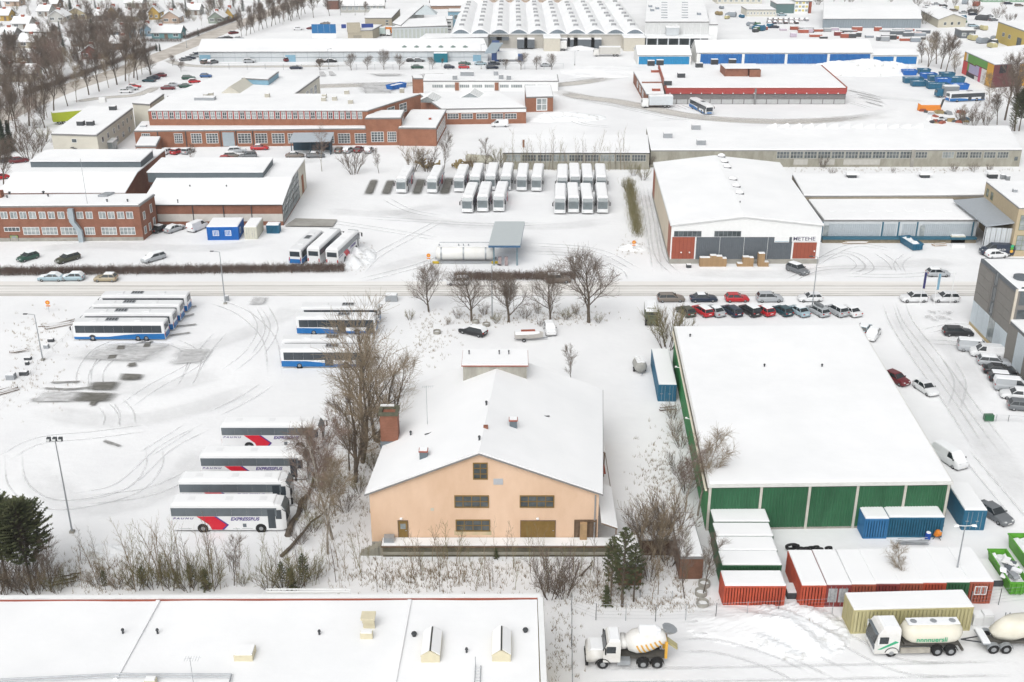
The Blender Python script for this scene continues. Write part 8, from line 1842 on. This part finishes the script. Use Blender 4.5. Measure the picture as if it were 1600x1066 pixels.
def planks(label, px, py, n, L, ang, m=WOODB, z=.05, cat='timber'):
    p = P(px,py); root = thing('timber_pile', label, cat, tuple(p), R(ang)); rnd = random.Random(int(px*7+py))
    for k in range(n):
        y = (k-n/2)*.32+rnd.uniform(-.1,.1); l = L*rnd.uniform(.6,1); zz = z+rnd.uniform(0,.25); a = rnd.uniform(-.08,.08)
        o = L_(MB().box(-l/2,l/2,-.11,.11,0,.08),'plank',m,root); o.location = (rnd.uniform(-.4,.4),y,zz); o.rotation_euler = (0,rnd.uniform(-.06,.06),a); L_(MB().box(-l/2+.1,l/2-.1,-.09,.08,.081,.14),'snow',RSNOW,o)
    return root
planks('loose dark planks lying by the front of the city buses',90,508,7,5.5,35); planks('small heap of broken boards beyond the low rail',30,549,4,2.6,30); planks('dark timber and scrap at the end of the low rail',6,612,6,4.0,40); planks('dark boards half buried in snow under the corner pine',100,905,5,3.0,20); planks('boards lying beneath the green hall wall',1040,640,3,3.0,10)
planks('stack of boards and pallets on the loading dock yard',1465,383,5,3.0,5,PALW); planks('long timber bundle by the loading dock',1335,380,4,6.5,0,PALW); planks('broken boards beside the brown sheds',1030,838,6,3.5,30)
def junk(label, px, py, sx, sy, sz, m, cat='box', name='junk_box', group=None, rz=0., snow=True):
    p = P(px,py); root = thing(name, label, cat, tuple(p), rz, group); L_(MB().loft([[(-sx/2,-sy/2,0),(sx/2,-sy/2,0),(sx/2,sy/2,0),(-sx/2,sy/2,0)],[(-sx/2,-sy/2,sz*.9),(sx/2,-sy/2,sz*.9),(sx/2,sy/2,sz*.9),(-sx/2,sy/2,sz*.9)],[(-sx*.46,-sy*.46,sz),(sx*.46,-sy*.46,sz),(sx*.46,sy*.46,sz),(-sx*.46,sy*.46,sz)]]),'body',m,root)
    if snow: L_(MB().box(-sx*.45,sx*.45,-sy*.45,sy*.45,sz+.002,sz+.1),'snow_cap',RSNOW,root)
    return root
for a in (('white plastic crate behind the yellow container',1524,974,.95,1.0,1.15,WHITE),('second white plastic crate behind the yellow container',1540,973,1.0,1.0,1.15,WHITE),('grey snow topped box between the red containers',1234,928,1.0,1.8,.7,DSTEEL),('concrete slab leaning by the green hall',1308,822,2.3,.3,.9,CONC),('pale board against the green hall post',1255,822,2.0,.2,.8,CREAM),('dark skip shaped trailer bed beside the cabin container',1543,898,1.5,4.2,.6,DSTEEL),('snowy pallet crate by the loading dock',1494,378,2.8,1.6,1.5,CREAMC),('low white slab by the loading dock',1496,386,2.6,1.0,.4,WHITE),('small dark crate by the folding door',1076,418,.9,.8,.6,DSTEEL),('grey electrical cabinet at the yard lamp',355,470,.6,.5,.9,STEEL),('dark box in the snow beyond the low rail',80,534,.9,.5,.5,DSTEEL),('grey round bin beyond the low rail',73,544,.7,.7,.6,STEEL),('dark stone in the debris strip',44,562,1.0,.6,.4,DSTEEL),('dark barrel lying in the debris strip',43,570,.5,.5,.5,DSTEEL),('black boulder near the low rail',38,586,1.2,.7,.6,DSTEEL),('grey machine scrap near the low rail',18,592,1.2,1.0,.8,STEEL),('old trailer snow covered behind the brick hut',612,470,2.0,1.2,1.2,STEEL)): junk(*a)
sg = junk('cream ice cream sign board standing against the green hall',1224,823,2.0,.35,.8,CREAM,'sign','sign_board'); p = P(1224,823)
mb = MB(); mb.box(-.8,.8,-.2,-.177,.25,.55); L_(mb,'red_print',mat('print_red', (.5,.08,.05), .5),sg)
p = P(1449,843); root = thing('blue_barrel','bright blue barrel beside the teal container','barrel',tuple(p)); L_(MB().lathe((0,0,0),(0,0,1),[(0,.28),(.05,.3),(.3,.3),(.32,.32),(.35,.3),(.6,.3),(.62,.32),(.65,.3),(.9,.29)],n=14),'body',mat('barrel_blue', (.01,.07,.36), .5),root); L_(MB().lathe((0,0,.9),(0,0,1),[(0,.27),(.08,.2)],n=12),'snow_cap',RSNOW,root)
p = P(1463,843); root = thing('cement_mixer','small orange cement mixer with snow in its drum','mixer',tuple(p)); L_(MB().lathe((0,0,.75),(.5,-.1,.6),[(-.35,.2),(-.1,.34),(.2,.42),(.45,.26)],n=12),'drum',ORNG,root); mb = MB(); mb.tube((-.4,0,0),(0,0,.75),.04,n=5); mb.tube((.4,.2,0),(0,0,.75),.04,n=5); mb.tube((.4,-.2,0),(0,0,.75),.04,n=5); L_(mb,'stand',DSTEEL,root); L_(MB().lathe((.1,0,1.05),(0,0,1),[(0,.3),(.1,.15)],n=10),'snow_cap',RSNOW,root)
root = thing('steel_rack','heap of steel rods and mesh before the teal container','rack',tuple(P(1425,850))); mb = MB()
for k in range(14): mb.tube((-1.6+random.uniform(-.3,.3),random.uniform(-.6,.6),.1+k*.04),(1.6+random.uniform(-.3,.3),random.uniform(-.6,.6),.1+k*.04),.04,n=4)
L_(mb,'rods',STEEL,root)
# boat on a trailer, caravan, covered truck, dark van
p = P(826,532); BT = thing('boat', 'snow covered white boat on a trailer among the street trees', 'boat', tuple(p), R(4)); L_(MB().loft([[(x,-w_*.5,.5),(x,w_*.5,.5),(x,w_,1.35),(x,-w_,1.35)] for x,w_ in ((-2.2,.85),(-1,.95),(.8,.9),(1.7,.5),(2.3,.08))]),'hull',mat('boat_white', (.52,.50,.47), .6, .08),BT); L_(MB().loft([[(x,-w_,1.36),(x,w_,1.36),(x,w_*.7,1.62),(x,-w_*.7,1.62)] for x,w_ in ((-2.15,.8),(-1,.9),(.8,.82),(1.7,.45))]),'cover_snow',SNOWCAR,BT); L_(MB().box(-1.2,1.0,-.2,.25,1.62,1.78),'red_board',REDP,BT); L_(MB().box(-2.3,3.0,-.1,.1,.35,.45),'trailer_beam',STEEL,BT)
for s in (-1,1): wheel(BT,-.8,s*.8,.3,.18,s)
p = P(999,580); CV = thing('round_trailer', 'small rounded grey trailer capped with snow', 'trailer', tuple(p), R(-85)); L_(MB().lathe((-1.3,0,1.1),(1,0,0),[(0,.4),(.15,.8),(.5,.95),(2.1,.95),(2.45,.8),(2.6,.4)],n=16),'tank',mat('old_grey_paint', (.32,.32,.30), .7, .15),CV,True); mb = MB()
for x in (-.9,-.3,.3,.9): mb.box(x-.22,x+.22,-.6,.6,1.85,2.08)
L_(mb,'snow_cap',RSNOW,CV); mb = MB(); mb.tube((1.3,.3,.5),(2.2,0,.4),.05,n=5); mb.tube((1.3,-.3,.5),(2.2,0,.4),.05,n=5); L_(mb,'drawbar',STEEL,CV)
for s in (-1,1): wheel(CV,0,s*.95,.36,.2,s)
p = P(1017,500); OT = thing('old_truck', 'old olive lorry buried under snow beside the bush', 'truck', tuple(p), R(-95)); OLV = mat('olive_paint', (.10,.11,.07), .8, .15)
L_(MB().loft([[(-2.6,-1.1,.7),(1.0,-1.1,.7),(1.0,1.1,.7),(-2.6,1.1,.7)],[(-2.6,-1.15,2.2),(1.0,-1.15,2.2),(1.0,1.15,2.2),(-2.6,1.15,2.2)],[(-2.5,-.7,2.5),(.9,-.7,2.5),(.9,.7,2.5),(-2.5,.7,2.5)]]),'load_bed',OLV,OT); L_(taper([(1.1,2.2,1.05,.6),(1.1,2.2,1.05,1.6),(1.1,1.9,.95,2.2)]),'cab',OLV,OT); L_(taper([(2.2,3.1,.7,.6),(2.2,3.0,.6,1.4)]),'bonnet',OLV,OT); L_(taper([(-2.6,1.0,1.12,2.22),(-2.4,.85,.75,2.62)]),'snow_cover',SNOWCAR,OT); L_(taper([(1.1,1.95,.95,2.2),(1.15,1.85,.85,2.35)]),'cab_snow',SNOWCAR,OT)
L_(MB().box(2.0,2.12,-.85,.85,1.5,2.0),'windscreen',CARG,OT); truck_wheels(OT,(2.4,-1.6),.48,1.05,.3)
DV = make_car('van',0); p = P(1556,398); DV.location = (p.x,p.y,0); DV.rotation_euler = (0,0,R(176)); DV.scale = (1.25,1.15,1.2); tag(DV,'dark delivery van with bright green leaf print by the sheet canopy','van'); DV.name = 'delivery_van'
for c_ in KIDS(DV):
    if c_.name.split('.')[0] in ('body','roof'): c_.material_slots[0].link = 'OBJECT'; c_.material_slots[0].material = PAINT['navy']
W = Wall((2.4,1.0,0),(-2.4,1.0,0)); t_ = text_on(DV, W, 1.9, 3.4, 1.05, 1.3, 'eviLCh', WHITE, .02, bold=.02); 
# text built at the origin frame of the van
t_.data.transform(Matrix.Translation(wloc(DV)))
for k,(m_,z) in enumerate(((LIME,1.4),(AMBER,.9),(LGRN,1.75))): mb = MB(); mb.lathe((-1.9,.97,z),(0,1,0),[(0,.26),(.02,.2)],n=9); L_(mb,'leaf_print',m_,DV)
# far trucks
def box_truck(label, px, py, ang, L, cab, body, h=3.6):
    p = P(px,py); root = thing('box_truck', label, 'truck', tuple(p), R(ang), 'trucks at the factories'); L_(MB().box(-L/2,L/2-2.2,-1.25,1.25,.9,h),'box_body',body,root); L_(taper([(L/2-2.0,L/2,1.2,.5),(L/2-2.0,L/2,1.2,1.7),(L/2-2.0,L/2-.35,1.1,2.7)]),'cab',cab,root); L_(MB().box(L/2-.12,L/2+.03,-1.05,1.05,1.6,2.3),'windscreen',CARG,root); L_(MB().box(-L/2+.05,L/2-2.25,-1.2,1.2,h+.002,h+.2),'roof_snow',RSNOW,root); truck_wheels(root,(L/2-1.2,-L/2+1.2,-L/2+2.4),.48,1.2,.3); return root
BL2 = mat('truck_blue', (.03,.10,.26), .5)
for a in (('white box truck by the vaulted factory dock',868,79,180,9,TW,TW),('white box truck standing away from the dock',948,88,180,10.5,TW,mat('grey_tarp', (.50,.49,.46), .7)),('blue cabbed tank lorry under the warehouse porch',797,96,0,10,BL2,WHITE),('orange topped lorry by the beige works',612,55,0,7,WHITE,ORNG),('pale lorry by the beige works',598,56,0,7,WHITE,mat('mint', (.42,.5,.48), .6)),('blue and white lorry with swoosh before the depot annex',1026,168,182,9.5,WHITE,mat('lorry_pale', (.56,.60,.63), .5)),('blue cabbed lorry beside the blue skips',1478,152,180,7,BLUEC,STEEL)): box_truck(*a)
car('white pickup by the vaulted factory',820,78,180,'van','white',1) if False else None
bp = P(148,189); root = thing('green_trailer','lime green box trailer beside the cream office','trailer',tuple(P(112,192)),R(28)); L_(MB().box(-5,5,-1.25,1.25,.9,3.5),'box_body',mat('lime_trailer', (.34,.40,.02), .6),root); L_(MB().box(-4.95,4.95,-1.2,1.2,3.502,3.7),'roof_snow',RSNOW,root); truck_wheels(root,(-3.5,-2.2),.48,1.2,.3)
# old boilers and scrap behind the coaches
RUST = mat('rusty_yellow', (.22,.16,.07), .9, scale=1.2, col2=(.33,.26,.13))
p = P(752,255); root = thing('old_boiler','pale cylindrical boiler lying in the scrub','boiler',tuple(p),R(-15)); L_(MB().lathe((-4,0,1.1),(1,0,0),[(0,.5),(.4,1.0),(1,1.1),(6,1.1),(6.6,.9),(7.2,.3)],n=14),'shell',mat('boiler_cream', (.42,.41,.34), .8, .12),root,True); L_(MB().box(-3,3,-.5,.5,2.2,2.35),'snow_cap',RSNOW,root)
for k,(px,py) in enumerate(((658,262),(668,264),(678,262),(712,262),(720,265),(728,261),(735,262))):
    p = P(px,py); mb = MB(); rnd = random.Random(k); 
    for j in range(7): a = rnd.uniform(0,6.28); mb.tube((rnd.uniform(-1,1),rnd.uniform(-.6,.6),rnd.uniform(.1,.8)),(math.cos(a)*1.6,math.sin(a)*1.0,rnd.uniform(.6,2.2)),.22,n=6)
    o = tag(L_(mb,'machine_scrap',RUST,None),'rusty yellow machine scrap heaped behind the coaches','scrap','machine scrap behind the coaches'); o.location = p
rnd = random.Random(21)
for k in range(34):
    px, py = rnd.uniform(1440,1512), rnd.uniform(172,193); p = P(px,py); s = rnd.uniform(.5,1.3); mb = MB(); mb.loft([[(-s,-s*.6,0),(s,-s*.6,0),(s,s*.6,0),(-s,s*.6,0)],[(-s*rnd.uniform(.4,1),-s*.5,s*rnd.uniform(.3,.9)),(s*rnd.uniform(.4,1),-s*.4,s*rnd.uniform(.3,.9)),(s*.6,s*.5,s*.6),(-s*.7,s*.4,s*.5)]])
    o = tag(L_(mb,'scrap_piece',rnd.choice([BLUEC,DSTEEL,STEEL,RUST,RSNOW,REDP,DGREY]),None),'scrap piece in the heap near the orange plough','scrap','scrap heap near the orange plough'); o.location = p; o.rotation_euler = (0,0,rnd.uniform(0,6))
p = P(1454,173); root = thing('orange_plough','orange snow plough blade with a raised dark end','plough',tuple(p),0); L_(MB().loft([[(x,-.5,.1),(x,.5,.1),(x,.35,1.6+b),(x,0,1.7+b)] for x,b in ((-4,.6),(-3,0),(2.4,0),(3,.2))]),'blade',ORNG,root); L_(MB().hexa([(2.6,-.2,.8),(3.1,-.2,.8),(3.1,.2,.8),(2.6,.2,.8),(3.2,-.2,3.4),(3.8,-.2,3.6),(3.8,.2,3.6),(3.2,.2,3.4)]),'side_wing',DSTEEL,root)
# stacks of goods in the far yard
rnd = random.Random(31)
for k in range(46):
    px, py = (rnd.uniform(1222,1340), rnd.uniform(46,61)) if k < 26 else (rnd.uniform(1355,1445), rnd.uniform(48,66)); c = rnd.choice([REDP,DRED,DSTEEL,mat('lilac_pack', (.45,.38,.46), .6),BROWNR,STEEL,DSTEEL] if k < 26 else [DSTEEL,DGREY,MGREY,BROWNR,STEEL])
    p = P(px,py); root = thing('goods_stack','stack of wrapped building goods in the storage yard behind the tent halls' if k < 26 else 'dark stack of steel goods in the storage yard before the grey hall','goods stack',tuple(p),0,'goods in the storage yard' if k < 26 else 'steel goods before the grey hall'); L_ln = rnd.uniform(2.5,6.5)
    hh = rnd.uniform(.7,2.0); L_(MB().box(-L_ln/2,L_ln/2,-.8,.8,.12,hh),'load',c,root); L_(MB().box(-L_ln/2,L_ln/2,-.7,.7,0,.118),'bearers',WOODB,root); L_(MB().box(-L_ln/2+.1,L_ln/2-.1,-.75,.75,hh+.002,hh+.14),'snow_cap',RSNOW,root)
for k in range(34):
    px, py = rnd.choice([(rnd.uniform(1120,1160),rnd.uniform(8,50)),(rnd.uniform(1500,1560),rnd.uniform(34,75)),(rnd.uniform(1440,1560),rnd.uniform(4,32)),(rnd.uniform(1165,1205),rnd.uniform(40,52))]); p = P(px,py)
    root = thing('yard_machine','odd machine or crate scattered over the far works yards','machine',tuple(p),rnd.uniform(0,3),'machines over the far works yards'); s = rnd.uniform(1.2,3.0); c = rnd.choice([DSTEEL,BLUEC,RUST,REDP,GREENC,MGREY,YELC]); L_(taper([(-s,s,s*.5,.3),(-s,s*.9,s*.5,.3+s*.5),(-s*.8,s*.3,s*.4,.3+s*.8)]),'body',c,root); L_(MB().box(-s*.9,s*.8,-s*.4,s*.4,0,.3),'base_frame',BLACK,root); L_(taper([(-s*.75,s*.25,s*.35,.3+s*.8),(-s*.6,s*.1,s*.25,.45+s*.8)]),'snow_cap',RSNOW,root)

# ---- the hazy winter air over the whole district
hm = bpy.data.materials.new('winter_haze'); hm.use_nodes = True; hn = hm.node_tree; hn.nodes.clear()
ho = hn.nodes.new('ShaderNodeOutputMaterial'); hv_ = hn.nodes.new('ShaderNodeVolumePrincipled'); hv_.inputs['Color'].default_value = (.93,.95,.97,1); hv_.inputs['Density'].default_value = HAZE
hn.links.new(hv_.outputs[0], ho.inputs['Volume'])
tag(MB().box(-3100,3100,-500,5100,-1,CH+6).build('haze', hm), 'thin pale winter haze over the district', kind='stuff')
